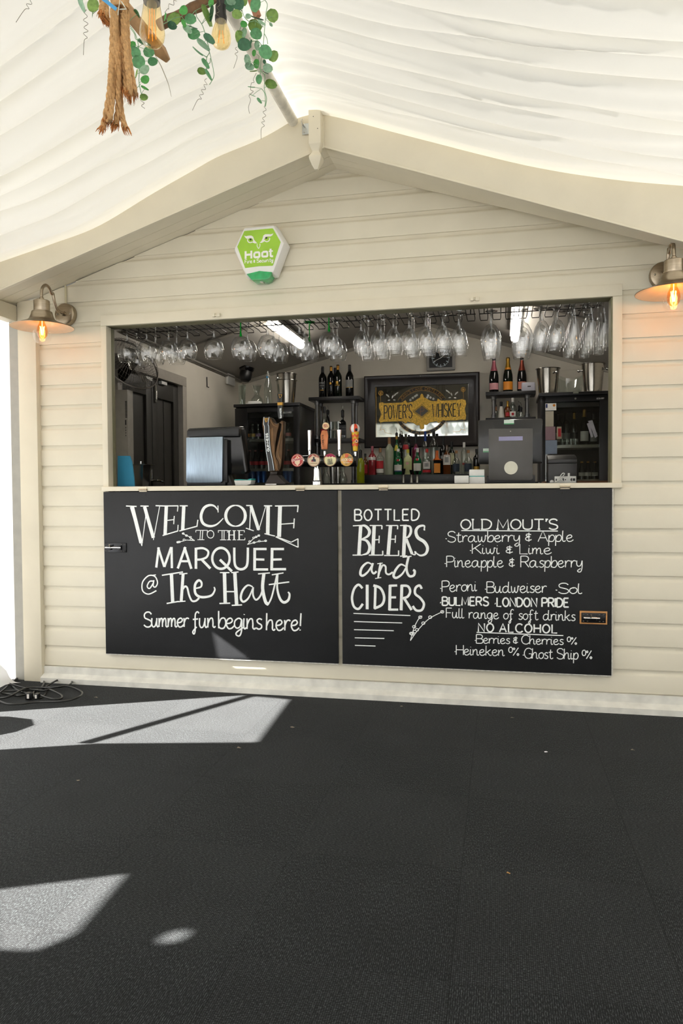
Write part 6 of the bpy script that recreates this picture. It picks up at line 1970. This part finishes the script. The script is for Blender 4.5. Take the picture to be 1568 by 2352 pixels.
t = thing('steel_pan', 'steel gastronorm pan with a flared lip beside the blue folder', 'pan', (p.x, .42, CZ))
w0, w1 = .032, .046
zt = at(322, 1067, .42).z
V = []
for z, w_ in ((CZ + .001, w0), (CZ + .085, w0 + .006), (zt - .004, w1 - .004), (zt - .003, w1 + .016), (zt, w1 + .016)):
    V += [(p.x - w_, .42 - w_, z), (p.x + w_, .42 - w_, z), (p.x + w_, .42 + w_ * 1.6, z), (p.x - w_, .42 + w_ * 1.6, z)]
q = MB().add(V, [(3, 2, 1, 0)] + [(i * 4 + k, i * 4 + (k + 1) % 4, i * 4 + 4 + (k + 1) % 4, i * 4 + 4 + k) for i in range(4) for k in range(4)])
obj('body', q, STEEL, t, bevel=.002)
q = MB().cyl((p.x - .01, .44, CZ + .1), (p.x - .005, .44, zt + .022), .006, seg=10)
obj('spoon_handle', q, CHROME, t)

# ---- tills
def till_a():
    Y = .30
    a, b = at(427, 1110, Y), at(511, 1004, Y)
    t = thing('till', 'black till turned away with a brushed silver customer plate', 'till', ((a.x + b.x) / 2, .4, CZ))
    P = [at(430, 986, .36), at(434, 984, .36), at(548, 979.5, .40), at(552, 983, .40), at(566, 1083, .40), at(562, 1089, .40), at(452, 1092, .36)]
    q = MB().prism([P[0], P[1], P[2], P[3], P[4], P[5], P[6]], Vector((.012, .055, .006)))
    obj('monitor', q, GLOSSB, t, bevel=.008)
    q = MB().prism([at(429, 988, .33), at(548, 982, .36), at(548, 1002, .36), at(429, 1004, .33)], Vector((0, .05, .004)))
    obj('monitor_hood', q, BLACK, t, bevel=.006)
    Pp = [(427.5, 1005), (511, 1003), (510, 1105), (506, 1109), (431, 1109), (427, 1105)]
    q = MB().prism([at(c[0], c[1], Y) for c in Pp], (0, .022, 0))
    pl = obj('customer_plate', q, mat('brushed_plate', '93A2B0', .32, .9, var=.12, scale=22, stretch=(9, 1, .6)), t, bevel=.001)
    pl['label'] = 'brushed silver plate'
    q = MB()
    for px in (460, 467):
        p = at(px, 1008, Y)
        q.cyl((p.x, Y - .001, p.z), (p.x, Y + .001, p.z), .003, seg=10)
    obj('screw', q, SCREWM, pl)
    q = MB().box(a.x - .004, b.x + .006, Y + .022, .46, CZ, at(470, 1104, Y).z)
    q.box(a.x + .01, b.x + .02, Y + .023, .40, CZ + .02, at(470, 1010, Y).z)
    q.prism([(b.x + .005, .34, CZ), (at(540, 1112, .38).x, .34, CZ), (at(530, 1092, .38).x, .34, CZ + .07), (b.x + .005, .34, CZ + .10)], (0, .06, 0))
    obj('stand', q, BLACK, t, bevel=.004)
till_a()
def till_b():
    Y = .30
    t = thing('till', 'black till with a dark grey back plate and round white sticker', 'till', (at(1172, 1100, Y).x, .38, CZ))
    a, b = at(1097, 1066, .36), at(1246, 961, .36)
    obj('monitor', MB().box(a.x, b.x, .36, .405, a.z, b.z), GLOSSB, t, bevel=.01)
    Pp = [(1122, 985), (1223, 984), (1223, 1099), (1219, 1103), (1126, 1103), (1122, 1099)]
    q = MB().prism([at(c[0], c[1], Y) for c in Pp], (0, .02, 0))
    pl = obj('back_plate', q, mat('dark_grey_plate', '4C4A48', .38, var=.1, scale=9), t, bevel=.0015)
    a, b = at(1145, 1012.5, Y), at(1200, 1002, Y)
    obj('display_strip', MB().box(a.x, b.x, Y - .001, Y, a.z, b.z), mat('lavender_display', '8C8AB0', .3), pl, smooth=0)['label'] = 'lavender display strip'
    c = at(1173, 1074.5, Y)
    obj('sticker', MB().cyl((c.x, Y, c.z), (c.x, Y - .001, c.z), .0375, seg=32), mat('sticker_cream', 'DDDCCB', .5, var=.05), pl)['label'] = 'round white sticker'
    p = at(1172, 990.5, Y)
    obj('screw', MB().cyl((p.x, Y, p.z), (p.x, Y - .0015, p.z), .003, seg=10), SCREWM, pl)
    q = MB().box(at(1126, 1000, Y).x, at(1219, 1000, Y).x, Y + .021, .36, CZ + .02, at(1170, 990, Y).z)
    q.box(at(1117, 1100, Y).x, at(1229, 1100, Y).x, Y + .021, .48, CZ, at(1170, 1080, Y).z - .03)
    obj('stand', q, BLACK, t, bevel=.004)
    for i, (x0, y0, x1, y1) in enumerate(((1157, 964, 1180, 975), (1109, 1030, 1123, 1039))):
        a, b = at(x0, y1, .36), at(x1, y0, .36)
        s = obj('tape_label', MB().box(a.x, b.x, .3585, .3598, a.z, b.z), mat('green_white_label', 'CFE0D2', .5), t, smooth=0)
        s['label'] = 'white and green tape label'
        obj('label_band', MB().box(a.x, b.x, .3578, .3584, a.z, a.z + .006), mat('band_green', '4E9C6A', .5), s, smooth=0)
till_b()
p = at(1290, 1080, .55)
t = thing('receipt_printer', 'dark receipt printer standing behind the white socket strip', 'printer', (p.x, .5, CZ))
a, b_ = at(1258, 1108, .46), at(1325, 1063, .46)
obj('base', MB().box(a.x, b_.x, .46, .62, CZ, b_.z - .002), mat('printer_grey', '2E2D2E', .4), t, bevel=.004)
c_ = at(1325, 1046, .46)
q = MB().prism([(a.x, .462, b_.z), (a.x, .62, b_.z), (a.x, .62, c_.z + .012), (a.x, .52, c_.z), (a.x, .462, c_.z - .022)], (b_.x - a.x, 0, 0))
obj('cover', q, mat('printer_grey', '2E2D2E', .4), t, bevel=.003)
a, b_ = at(1273, 1108, .40), at(1323, 1093.5, .40)
t = thing('socket_strip', 'white mains socket strip lying before the receipt printer', 'socket', ((a.x + b_.x) / 2, .42, CZ))
obj('case', MB().box(a.x, b_.x, .40, .45, CZ, max(CZ + .033, b_.z)), WHITEP, t, bevel=.003)
q = MB()
zz = CZ + .02
for px, w_, h in ((1277, .003, .006), (1298, .003, .003), (1311, .003, .006), (1312.5, .0015, .010), (1317.5, .007, .007), (1293, .004, .008)):
    x = at(px, 1100, .40).x
    q.box(x - w_, x + w_, .3985, .4001, zz - h, zz + h)
obj('slots', q, BLACK, t, smooth=0)
x = at(1306, 1095, .42).x
obj('plug_pin', MB().cyl((x, .425, zz + .01), (x, .425, CZ + .058), .007, seg=10), WHITEP, t)
q = MB().tube(smooth_path([at(c[0], c[1], .37 if i < 5 else .385) for i, c in enumerate(((1236, 1109), (1252, 1111.5), (1268, 1109.5), (1282, 1104), (1293, 1093), (1296, 1088), (1292, 1087), (1287, 1093), (1286, 1100), (1294, 1106), (1299, 1111)))], 6), .0028, 8)
q.ball(at(1267, 1107, .36), .012, 10, 8)
for i, v in enumerate(q.v):
    if v.z < CZ + .003:
        v.z = CZ + .003
tag(obj('white_cable', q, WHITEP), 'looped white cable trailing from the socket strip', 'cable')
# card readers
CREM = mat('card_reader_white', 'E6E6E1', .3)
for lab, x0, x1, yt, Y, teal in (('small white card reader stand lying beside the taller one', 1043, 1076, 1092, .30, False), ('white card reader dock with a teal seam beside the dark till', 1077, 1113, 1078, .33, True)):
    a, b = at(x0, 1110, Y), at(x1, yt, Y)
    t = thing('card_reader', lab, 'card reader', ((a.x + b.x) / 2, Y, CZ), 'white card readers')
    if teal:
        zm = at(x0, 1094, Y).z
        obj('base', MB().box(a.x, b.x, Y, Y + .07, CZ, zm - .002), CREM, t, bevel=.005)
        obj('seam', MB().box(a.x + .002, b.x - .002, Y + .001, Y + .068, zm - .0025, zm + .0015), mat('teal_seam', '4FB8B4', .4), t, smooth=0)['label'] = 'teal seam'
        obj('terminal', MB().box(a.x, b.x - .002, Y + .002, Y + .07, zm + .001, b.z), CREM, t, bevel=.005)
    else:
        obj('base', MB().box(a.x, b.x, Y, Y + .07, CZ + .004, b.z), CREM, t, bevel=.005)
        obj('foot', MB().box(a.x + .004, b.x - .004, Y - .001, Y + .06, CZ, CZ + .005), GREYP, t, smooth=0)
a, b_ = at(537, 1116, .26), at(577, 1102, .26)
t = thing('soap_tray', 'white tray with a wavy teal insert beside the silver plated till', 'tray', ((a.x + b_.x) / 2, .28, CZ))
q = MB().prism([Vector((at(c[0], 1110, .26).x, .26, CZ + c[1])) for c in ((540, 0), (565, 0), (575, .008), (577.5, .032), (537, .032))], (0, .08, 0))
obj('tray', q, CREM, t, bevel=.004)
P = [(537.5, .033), (577, .033), (577.5, .042), (572, .040), (566, .034), (558, .037), (548, .039), (538, .037)]
q = MB().prism([Vector((at(c[0], 1110, .262).x, .262, CZ + c[1])) for c in P], (0, .076, 0))
obj('insert', q, mat('teal_insert', '2FA9A6', .45), t)['label'] = 'teal insert'

# ---- stout tap shaped like a harp
BRZ = mat('bronze_harp', '4C3824', .36, .7, var=.3, scale=16)
t = thing('stout_tap', 'bronze harp shaped stout tap with a black band and tall handle', 'beer tap', (at(625, 1112, .32).x, .34, CZ))
def gt(c, y=.30):
    return at(530 + c[0] / 7.84, 830 + c[1] / 7.84, y)
outer = [(562, 1135), (572, 1010), (600, 1000), (700, 1002), (730, 1030), (762, 1090), (812, 1128), (868, 1110), (915, 1062), (945, 1080), (935, 1300), (922, 1700), (900, 1900), (872, 1975), (690, 1985), (672, 1965), (640, 1640), (600, 1350)]
inner = [(868, 1128), (912, 1120), (900, 1240), (862, 1380), (820, 1560), (800, 1650), (790, 1660), (800, 1500), (828, 1300)]
q = MB()
# solid harp built as two halves around its string opening
q.prism([gt(c) for c in [(562, 1135), (572, 1010), (600, 1000), (700, 1002), (730, 1030), (762, 1090), (812, 1128), (868, 1110), (866, 1140), (828, 1300), (800, 1500), (790, 1660), (806, 1740), (850, 1800), (872, 1975), (690, 1985), (672, 1965), (640, 1640), (600, 1350)]], (0, .075, 0))
q.prism([gt(c, .305) for c in [(868, 1110), (915, 1062), (945, 1080), (935, 1300), (922, 1700), (900, 1900), (872, 1975), (850, 1800), (806, 1740), (800, 1660), (822, 1560), (864, 1380), (902, 1240), (912, 1125)]], (0, .06, 0))
obj('harp', q, BRZ, t, bevel=.004, smooth=40)
q = MB().prism([gt(c, .345) for c in [(866, 1135), (905, 1125), (900, 1250), (862, 1390), (815, 1570), (795, 1650), (800, 1480), (828, 1290)]], (0, .006, 0))
q2 = MB()
for P_ in (((715, 1060), (760, 1140), (820, 1170), (850, 1155)), ((745, 1200), (760, 1500), (800, 1800), (840, 1960)), ((720, 1220), (735, 1500), (780, 1800), (815, 1970)), ((905, 1260), (880, 1420), (850, 1640), (890, 1780))):
    q2.tube(smooth_path([gt(c, .299 if c[0] < 850 else .303) for c in P_], 5), .0016, 6)
obj('carved_rib', q2, mat('worn_bronze', '8A6A48', .35, .8), t)
obj('string_recess', q, BLACK, t, smooth=0)
q = MB()
band_l = [(597, 1002), (592, 1130), (606, 1180), (610, 1350), (640, 1640), (672, 1830), (684, 1975)]
band_r = [(690, 1002), (672, 1130), (684, 1180), (690, 1350), (712, 1600), (752, 1800), (778, 1965)]
Lb, Rb = [gt(c, .292) for c in band_l], [gt(c, .292) for c in band_r]
for i in range(len(Lb) - 1):
    q.prism([Lb[i], Rb[i], Rb[i + 1], Lb[i + 1]], (0, .010, 0))
bd = obj('front_band', q, GLOSSB, t, smooth=0)
bd['label'] = 'black front band'
q = MB()
ribbon(q, smooth_path([p + Vector((0, -.0012, 0)) for p in Lb], 4), .0032, NRM)
ribbon(q, smooth_path([p + Vector((0, -.0012, 0)) for p in Rb], 4), .0032, NRM)
obj('silver_edge', q, mat('silver_line', 'C9D2D8', .3, .3), bd, smooth=0)
q = MB()
yy = .2905
write(q, 'GUINNESS', gt((692, 1616), yy), gt((662, 1295), yy), gt((630, 1300), yy) - gt((662, 1295), yy), .0042, NRM, gap=2.2)
obj('lettering', q, mat('band_white', 'E4E8E8', .5), bd, smooth=0)
q = MB()
ribbon(q, smooth_path([gt(c, yy) for c in ((628, 1095), (612, 1025), (640, 1032), (668, 1022), (655, 1070), (632, 1095))], 4), .003, NRM)
for k in range(3):
    ribbon(q, [gt((622 + 12 * k, 1035), yy), gt((630 + 8 * k, 1085 - 14 * k), yy)], .0014, NRM)
obj('harp_emblem', q, GLINE, bd, smooth=0)
q = MB().prism([gt(c, .285) for c in ((705, 1985), (835, 1985), (828, 2040), (710, 2045))], (0, .09, 0))
q.prism([gt(c, .28) for c in ((710, 2042), (828, 2042), (905, 2120), (985, 2195), (985, 2215), (610, 2215), (660, 2120))], (0, .10, 0))
obj('pedestal', q, mat('dark_bronze', '2A2320', .4, .5), t, bevel=.003)
a, b_ = gt((620, 2235), .27), gt((820, 2195), .27)
obj('drip_plate', MB().box(a.x, b_.x, .27, .40, CZ, CZ + .010), STEEL, t, bevel=.002)
hc = gt((895, 1020), .35)
def hz(yc):
    return gt((895, yc), .35).z
hx = (gt((935, 800), .35).x - gt((850, 800), .35).x) / 2
q = MB()
V = []
for yc, k in ((1040, .62), (960, .95), (800, 1.0), (700, 1.02), (590, 1.10), (578, .95)):
    V += [(hc.x - hx * k, .35 - .012, hz(yc)), (hc.x + hx * k, .35 - .012, hz(yc)), (hc.x + hx * k, .35 + .012, hz(yc)), (hc.x - hx * k, .35 + .012, hz(yc))]
q.add(V, [(3, 2, 1, 0)] + [(i * 4 + k, i * 4 + (k + 1) % 4, i * 4 + 4 + (k + 1) % 4, i * 4 + 4 + k) for i in range(5) for k in range(4)] + [(20, 21, 22, 23)])
hd = obj('handle', q, GLOSSB, t, bevel=.003)
obj('gold_collar', MB().box(hc.x - hx * 1.06, hc.x + hx * 1.06, .336, .364, hz(795), hz(740)), GLINE, hd, bevel=.002)
q = MB()
write(q, 'GUINNESS', gt((912, 1020), .3365), gt((905, 845), .3365), gt((880, 850), .3365) - gt((905, 845), .3365), .0026, NRM, gap=2.2)
obj('lettering', q, mat('band_white', 'E4E8E8', .5), hd, smooth=0)
q = MB()
ribbon(q, smooth_path([gt(c, .3365) for c in ((880, 660), (862, 595), (890, 602), (918, 595), (902, 640), (882, 660))], 4), .0022, NRM)
obj('harp_emblem', q, GLINE, hd, smooth=0)

# ---- four-way beer font
def bt(c, y=.30):
    return at(590 + c[0] / 6.03, 960 + c[1] / 6.03, y)
t = thing('beer_font', 'chrome T bar beer font with four round branded lenses', 'beer tap', (bt((830, 925)).x, .34, CZ))
k6 = D_of(bt((830, 600))) / F / 6.03
c0 = bt((830, 600), .36)
q = MB().cyl((bt((560, 600), .36).x, .36, c0.z), (bt((1385, 600), .36).x, .36, c0.z), .036, seg=24)
obj('cross_tube', q, GLOSSB, t)
q = MB().lathe([(.036, 0), (.036, .022), (.030, .028), (.026, .06), (.024, c0.z - CZ - .02)], (bt((830, 900), .36).x, .36, CZ), (0, 0, 1), 28, (True, False))
obj('column', q, CHROME, t)
lens = [((562, 588), 'CRUZCAMPO'), ((788, 585), 'BIRRA MORETTI'), ((1015, 580), 'OLD CIDER'), ((1245, 578), 'NECK OIL')]
LENSM = [mat('lens_red', 'B8252B', .35), mat('lens_cream', 'E3CFAE', .4), mat('lens_pale_yellow', 'E2DCA8', .4), mat('lens_multi', 'D9A64A', .4, var=.5, scale=45)]
for i, (c, txt) in enumerate(lens):
    Yl = .295
    p = bt(c, Yl)
    r = 96 * k6
    q = MB().lathe([(.03, -.055), (r * .97, -.012), (r, -.004), (r * 1.02, .004), (r * .93, .008), (r * .92, .004)], p, (0, -1, 0), 36)
    ho = obj('lens_housing', q, CHROME, t)
    q = MB().cyl((p.x, Yl, p.z), (p.x, Yl - .0045, p.z), r * .92, seg=36)
    ds = obj('lens_disc', q, LENSM[i], ho, smooth=30)
    y2 = Yl - .0052
    def L(x, z):
        return Vector((p.x + x * r, y2, p.z + z * r))
    def blob(P, m, dy=0, nm='lens_print'):
        q2 = MB().poly([L(x, z) + Vector((0, -dy, 0)) for x, z in P])
        obj(nm, q2, m, ds, smooth=0)
    def ring(rr, w_, m):
        q2 = MB()
        ribbon(q2, [L(rr * math.cos(a * PI / 18), rr * math.sin(a * PI / 18)) for a in range(37)], w_ * r, NRM)
        obj('lens_print', q2, m, ds, smooth=0)
    def words(s, x0, z0, x1, z1, cap, w_, m, gap=1.6):
        q2 = MB()
        write(q2, s, L(x0, z0) + Vector((0, -.0008, 0)), L(x1, z1) + Vector((0, -.0008, 0)), (0, 0, cap * r), w_ * r, NRM, gap=gap, space=3)
        obj('lens_lettering', q2, m, ds, smooth=0)
    CRM = mat('lens_cream_print', 'EBD2B4', .5)
    REDP = mat('lens_red_print', 'A3222C', .5)
    NAV = mat('lens_navy', '262E3C', .5)
    if i == 0:
        blob([(0, .72), (.42, .32), (.36, -.40), (0, -.78), (-.40, -.40), (-.36, .26)], CRM)
        ring(.80, .05, CRM)
        blob([(-.86, -.18), (.84, .10), (.80, .42), (-.86, .20)], mat('lens_pink', 'E6BDB4', .5), .0004)
        words('Cruzcampo', -.72, -.05, .74, .17, .26, .06, REDP)
        blob([(-.1, .30), (.12, .34), (.1, .56), (-.08, .52)], mat('lens_orange', 'D8713A', .5), .0004)
    elif i == 1:
        ring(.86, .05, mat('lens_rust', '9A4A34', .5))
        words('BIRRA', -.66, .30, -.2, .66, .2, .05, REDP)
        words('MORETTI', -.12, .70, .66, .30, .2, .05, REDP)
        blob([(-.10, .46), (.14, .46), (.12, .22), (.30, .12), (.32, -.22), (-.30, -.22), (-.34, .06), (-.12, .16)], NAV)
        blob([(-.34, -.04), (-.06, -.06), (-.08, -.22), (-.36, -.2)], REDP, .0004)
        blob([(-.56, -.40), (.56, -.40), (.5, -.52), (-.5, -.52)], mat('lens_tan', 'B89A72', .5), .0004)
    elif i == 2:
        blob([(.86 * math.cos(a), .86 * math.sin(a)) for a in [math.radians(25 + 130 * k / 14) for k in range(15)]] + [(-.5, .5), (-.3, .38), (-.1, .5), (.12, .36), (.32, .5), (.55, .36)], mat('lens_magenta', 'A8184E', .5))
        ring(.88, .05, mat('lens_rust', '9A4A34', .5))
        words('OLD', -.34, -.16, .28, -.10, .26, .05, NAV)
        words('MOUT', -.36, -.40, .34, -.36, .2, .05, NAV)
        words('CIDER', -.40, -.68, .38, -.62, .2, .05, NAV)
    else:
        blob([(-.2, .85), (.3, .8), (.2, .35), (-.3, .3)], mat('lens_coral', 'D9603E', .5))
        blob([(.1, .5), (.75, .4), (.7, .15), (.15, .2)], mat('lens_khaki', '8C8158', .5))
        blob([(.05, .05), (.85, .1), (.8, -.45), (.1, -.4)], mat('lens_orange2', 'E07028', .5), .0002)
        words('NECK OIL', -.82, -.22, .82, -.14, .34, .10, CRM)
        words('SESSION', -.5, -.50, .45, -.46, .14, .04, CRM)
# handles above the font
for i, (cx, yt, yb) in enumerate(((728, 172, 505), (938, 70, 505), (1140, 165, 500), (1362, 85, 515))):
    p0_, p1_ = bt((cx, yb), .345), bt((cx, yt), .345)
    q = MB().cyl((p0_.x, .345, c0.z + .02), (p0_.x, .345, bt((cx, yb - 45), .345).z), .009, seg=14)
    st = obj('handle_stem', q, CHROME, t)
    z0_, z1_ = bt((cx, yb - 45), .345).z, p1_.z
    if i == 0 or i == 2:
        q = MB().lathe([(.010, z0_), (.012, z0_ + .01), (.0115, (z0_ + z1_) / 2), (.0165 if i == 2 else .014, z1_), (.001, z1_ + .001)], (p0_.x, .345, 0), (0, 0, 1), 18)
        obj('tap_handle', q, CHROME, st)
    elif i == 1:
        zc = bt((cx, 170), .345).z
        q = MB().prism([(p0_.x - .018, .335, z0_ + .01), (p0_.x + .018, .335, z0_ + .01), (p0_.x + .024, .335, zc - .03), (p0_.x + .016, .335, zc - .004), (p0_.x, .335, zc), (p0_.x - .016, .335, zc - .004), (p0_.x - .024, .335, zc - .03)], (0, .020, 0))
        hh = obj('tap_handle', q, mat('copper_handle', 'B4704A', .35, .7, var=.15), st, bevel=.003)
        q = MB()
        write(q, 'MORETTI', Vector((p0_.x - .002, .3335, z0_ + .03)), Vector((p0_.x - .002, .3335, zc - .03)), (-.012, 0, 0), .002, NRM)
        obj('lettering', q, DARKM, hh, smooth=0)
        pz = bt((955, 112), .34)
        obj('badge', MB().cyl((pz.x, .346, pz.z), (pz.x, .330, pz.z), .0205, seg=24), mat('badge_cream', 'E8C99A', .4), hh)
        q = MB()
        write(q, 'BIRRA', Vector((pz.x - .012, .329, pz.z + .002)), Vector((pz.x + .012, .329, pz.z + .002)), (0, 0, .006), .0014, NRM)
        write(q, 'MORETTI', Vector((pz.x - .014, .329, pz.z - .008)), Vector((pz.x + .014, .329, pz.z - .008)), (0, 0, .006), .0014, NRM)
        obj('badge_lettering', q, mat('lens_red_print', 'A3222C', .5), hh, smooth=0)
    else:
        q = MB()
        zt = bt((cx, 215), .345).z
        q.lathe([(.014, z0_ + .005), (.016, z0_ + .015), (.0165, (z0_ + zt) / 2), (.022, zt + .01), (.001, zt + .014)], (p0_.x, .345, 0), (0, 0, 1), 20)
        hh = obj('tap_handle', q, mat('handle_yellow', 'E0B51E', .35), st)
        q = MB()
        for k in range(3):
            zc = z0_ + .03 + (zt - z0_ - .03) * (k + .2) / 3
            V = []
            for j in range(9):
                a = -PI * .95 + PI * .9 * j / 8
                rr = .0185 + .0035 * (zc - z0_) / (zt - z0_)
                for dz in (0, .014):
                    V.append((p0_.x + rr * math.cos(a), .345 + rr * math.sin(a), zc + dz + .007 * math.sin(j * 1.9)))
            q.add(V, [(2 * j, 2 * j + 2, 2 * j + 3, 2 * j + 1) for j in range(8)])
        obj('flame_pattern', q, mat('handle_orange', 'E0522A', .4), hh)
        pb = bt((1355, 150), .345)
        q = MB()
        rb, sg, rg = .030, 24, 12
        V, Fc, mi = [], [], []
        for ii in range(rg + 1):
            for kk in range(sg):
                a, th = 2 * PI * kk / sg, PI * ii / rg
                V.append(pb + Vector((rb * math.sin(th) * math.cos(a), rb * math.sin(th) * math.sin(a), rb * 1.02 * math.cos(th))))
        o_ = len(q.v)
        q.v.extend(V)
        for ii in range(rg):
            for kk in range(sg):
                q.f.append([ii * sg + kk, (ii + 1) * sg + kk, (ii + 1) * sg + (kk + 1) % sg, ii * sg + (kk + 1) % sg])
                q.mi.append((kk // 3) % 2)
        ba = obj('striped_ball', q, [mat('ball_red', 'E04A26', .35), mat('ball_white', 'EDEAE4', .35)], hh)
        ba['label'] = 'red and white striped ball'
        q = MB()
        pe = bt((1378, 165), .345)
        q.ball((pe.x + .002, .322, pe.z), .009, 12, 8)
        obj('black_spot', q, BLACK, ba)
        pe = bt((1388, 325), .345)
        q = MB().cyl((pe.x, .33, pe.z), (pe.x, .322, pe.z), .010, seg=16)
        e1_ = obj('eye', q, mat('handle_peach', 'EBA98A', .4), hh)
        obj('pupil', MB().cyl((pe.x, .322, pe.z), (pe.x, .3205, pe.z), .0045, seg=12), BLACK, e1_)

# ================================================================== HANGING GLASSES
RZK = 2.185
WIRE = mat('rack_wire', '3A3835', .3, .9)
xs = [-1.82, -.98, -.28, .42, 1.10]
rk_lab = ['above the fan', 'above the silver plated till', 'above the mirror', 'above the champagne']
for i in range(4):
    t = thing('glass_rack', 'dark wire stemware rack under the hatch head ' + rk_lab[i], 'rack', ((xs[i] + xs[i + 1]) / 2, .35, RZK), 'stemware racks')
    q = MB()
    n = 9
    for k in range(n):
        x = xs[i] + (xs[i + 1] - xs[i]) * (k + .5) / n
        w_ = .024
        pts = [(x - w_, .13, RZK), (x - w_, .57, RZK), (x - w_ + .004, .59, RZK - .010), (x + w_ - .004, .59, RZK - .010), (x + w_, .57, RZK), (x + w_, .13, RZK)]
        q.tube(pts, .0026, 6)
    obj('wires', q, WIRE, t)
    q = MB()
    for y in (.16, .52):
        q.tube([(xs[i] + .01, y, RZK + .014), (xs[i + 1] - .01, y, RZK + .014)], .003, 6)
        for x in (xs[i] + .04, xs[i + 1] - .04):
            q.tube([(x, y, RZK + .014), (x, y, 2.847 + .252 * x if x < -.123 else 2.778 - .31 * x)], .003, 6)
    obj('hanger', q, WIRE, t)
WG = glass('stemware_glass', 'FEFFFF', .13, .75, 2.2)
SG = glass('stem_glass', 'FBFDFD', .22, .75, 1.5)
GG = mat('green_stem_glass', '0FA030', .08, spec=.7)
def stemware(kind):
    """hangs from its foot: z = 0 at the foot, bowl mouth downwards"""
    R, H, HB, prof = {
     'gin': (.059, .236, .130, [(.004, 0), (.02, .006), (.66, .12), (.88, .30), (1, .55), (.97, .75), (.86, .93), (.80, 1)]),
     'large': (.0575, .280, .165, [(.004, 0), (.02, .006), (.50, .10), (.80, .28), (.98, .50), (1, .60), (.90, .80), (.78, 1)]),
     'wine': (.044, .245, .135, [(.004, 0), (.02, .006), (.50, .10), (.84, .30), (1, .52), (.98, .68), (.86, .90), (.80, 1)]),
     'flute': (.0315, .272, .185, [(.004, 0), (.02, .006), (.30, .08), (.62, .25), (.90, .50), (1, .68), (.98, .85), (.92, 1)])}[kind]
    zb = -(H - HB)
    bowl = MB().lathe([(max(.004, r * R), zb - h * HB) for r, h in prof] + [(prof[-1][0] * R - .0012, zb - HB), (prof[-1][0] * R - .0012, zb - HB + .003)], (0, 0, 0), (0, 0, 1), 28)
    stem = MB().lathe([(.007, -.003), (.0042, -.014), (.0036, -.05), (.0040, zb + .02), (.0075, zb + .002), (.010, zb - .006)], (0, 0, 0), (0, 0, 1), 10)
    foot = MB().lathe([(.001, 0), (.020, -.0005), (.036, .004), (.0365, .005), (.020, .003), (.001, .003)], (0, 0, 0), (0, 0, 1), 24)
    return bowl, stem, foot, H
PROTO = {}
def hang(kind, green, x, y, label):
    key = (kind, green)
    loc = (x, y, RZK + .0015)
    nm = {'gin': 'gin_glass', 'large': 'balloon_glass', 'wine': 'wine_glass', 'flute': 'champagne_flute'}[kind]
    grp = {'gin': 'round gin glasses in the rack', 'large': 'balloon glasses in the rack', 'wine': 'wine glasses in the rack', 'flute': 'flutes in the rack'}[kind]
    if key not in PROTO:
        b, s, f, H = stemware(kind)
        t = thing(nm, label, 'glass', (0, 0, 0), grp)
        TL[t.name] = Vector((0, 0, 0))
        obj('bowl', b, WG, t, smooth=60)
        st = obj('stem', s, GG if green else SG, t, smooth=60)
        if green:
            st['label'] = 'bright green stem'
        obj('foot', f, GG if green else SG, t, smooth=60)
        t.location = loc
        PROTO[key] = t
        return t
    c = copy_tree(PROTO[key], None, loc)
    c['label'] = label
    return c
DY = .118
cols = [('gin', 292, .20, 1, ()), ('gin', 314, .46, 1, ()), ('gin', 337, .20, 2, ()), ('gin', 387, .22, 2, ()), ('gin', 430.5, .22, 1, ()), ('gin', 491, .22, 1, ()), ('gin', 553, .22, 2, (0,)), ('gin', 614.5, .22, 3, ()), ('gin', 687.5, .22, 3, (2,)), ('gin', 755.5, .22, 3, (0,)),
        ('wine', 829, .22, 3, ()), ('wine', 867, .22, 3, ()), ('wine', 903, .20, 2, ()), ('wine', 939, .22, 3, ()), ('wine', 977, .20, 3, ()), ('wine', 1016, .20, 3, ()), ('wine', 1053, .22, 3, ()), ('large', 1127, .20, 3, ()), ('large', 1200, .20, 3, ()), ('wine', 1244, .20, 3, ()), ('wine', 1279, .20, 3, ()),
        ('flute', 1318, .18, 4, ()), ('flute', 1357, .18, 4, ()), ('flute', 1386, .20, 3, ())]
cname = {'gin': 'round gin glass', 'wine': 'tulip wine glass', 'large': 'big balloon glass', 'flute': 'slim champagne flute'}
cnt = {}
onum = ordn + ['thirteenth', 'fourteenth']
rown = ['at the front', 'second back', 'third back', 'fourth back']
for kind, px, y0, n, greens in cols:
    cnt[kind] = cnt.get(kind, 0) + 1
    x = at(px, 800, y0).x
    for r in range(n):
        g = r in greens
        lab = '%s%s %s of the %s column of its kind' % (cname[kind], ' with green stem' if g else '', rown[r], onum[cnt[kind] - 1])
        hang(kind, g, x, y0 + DY * r, lab)
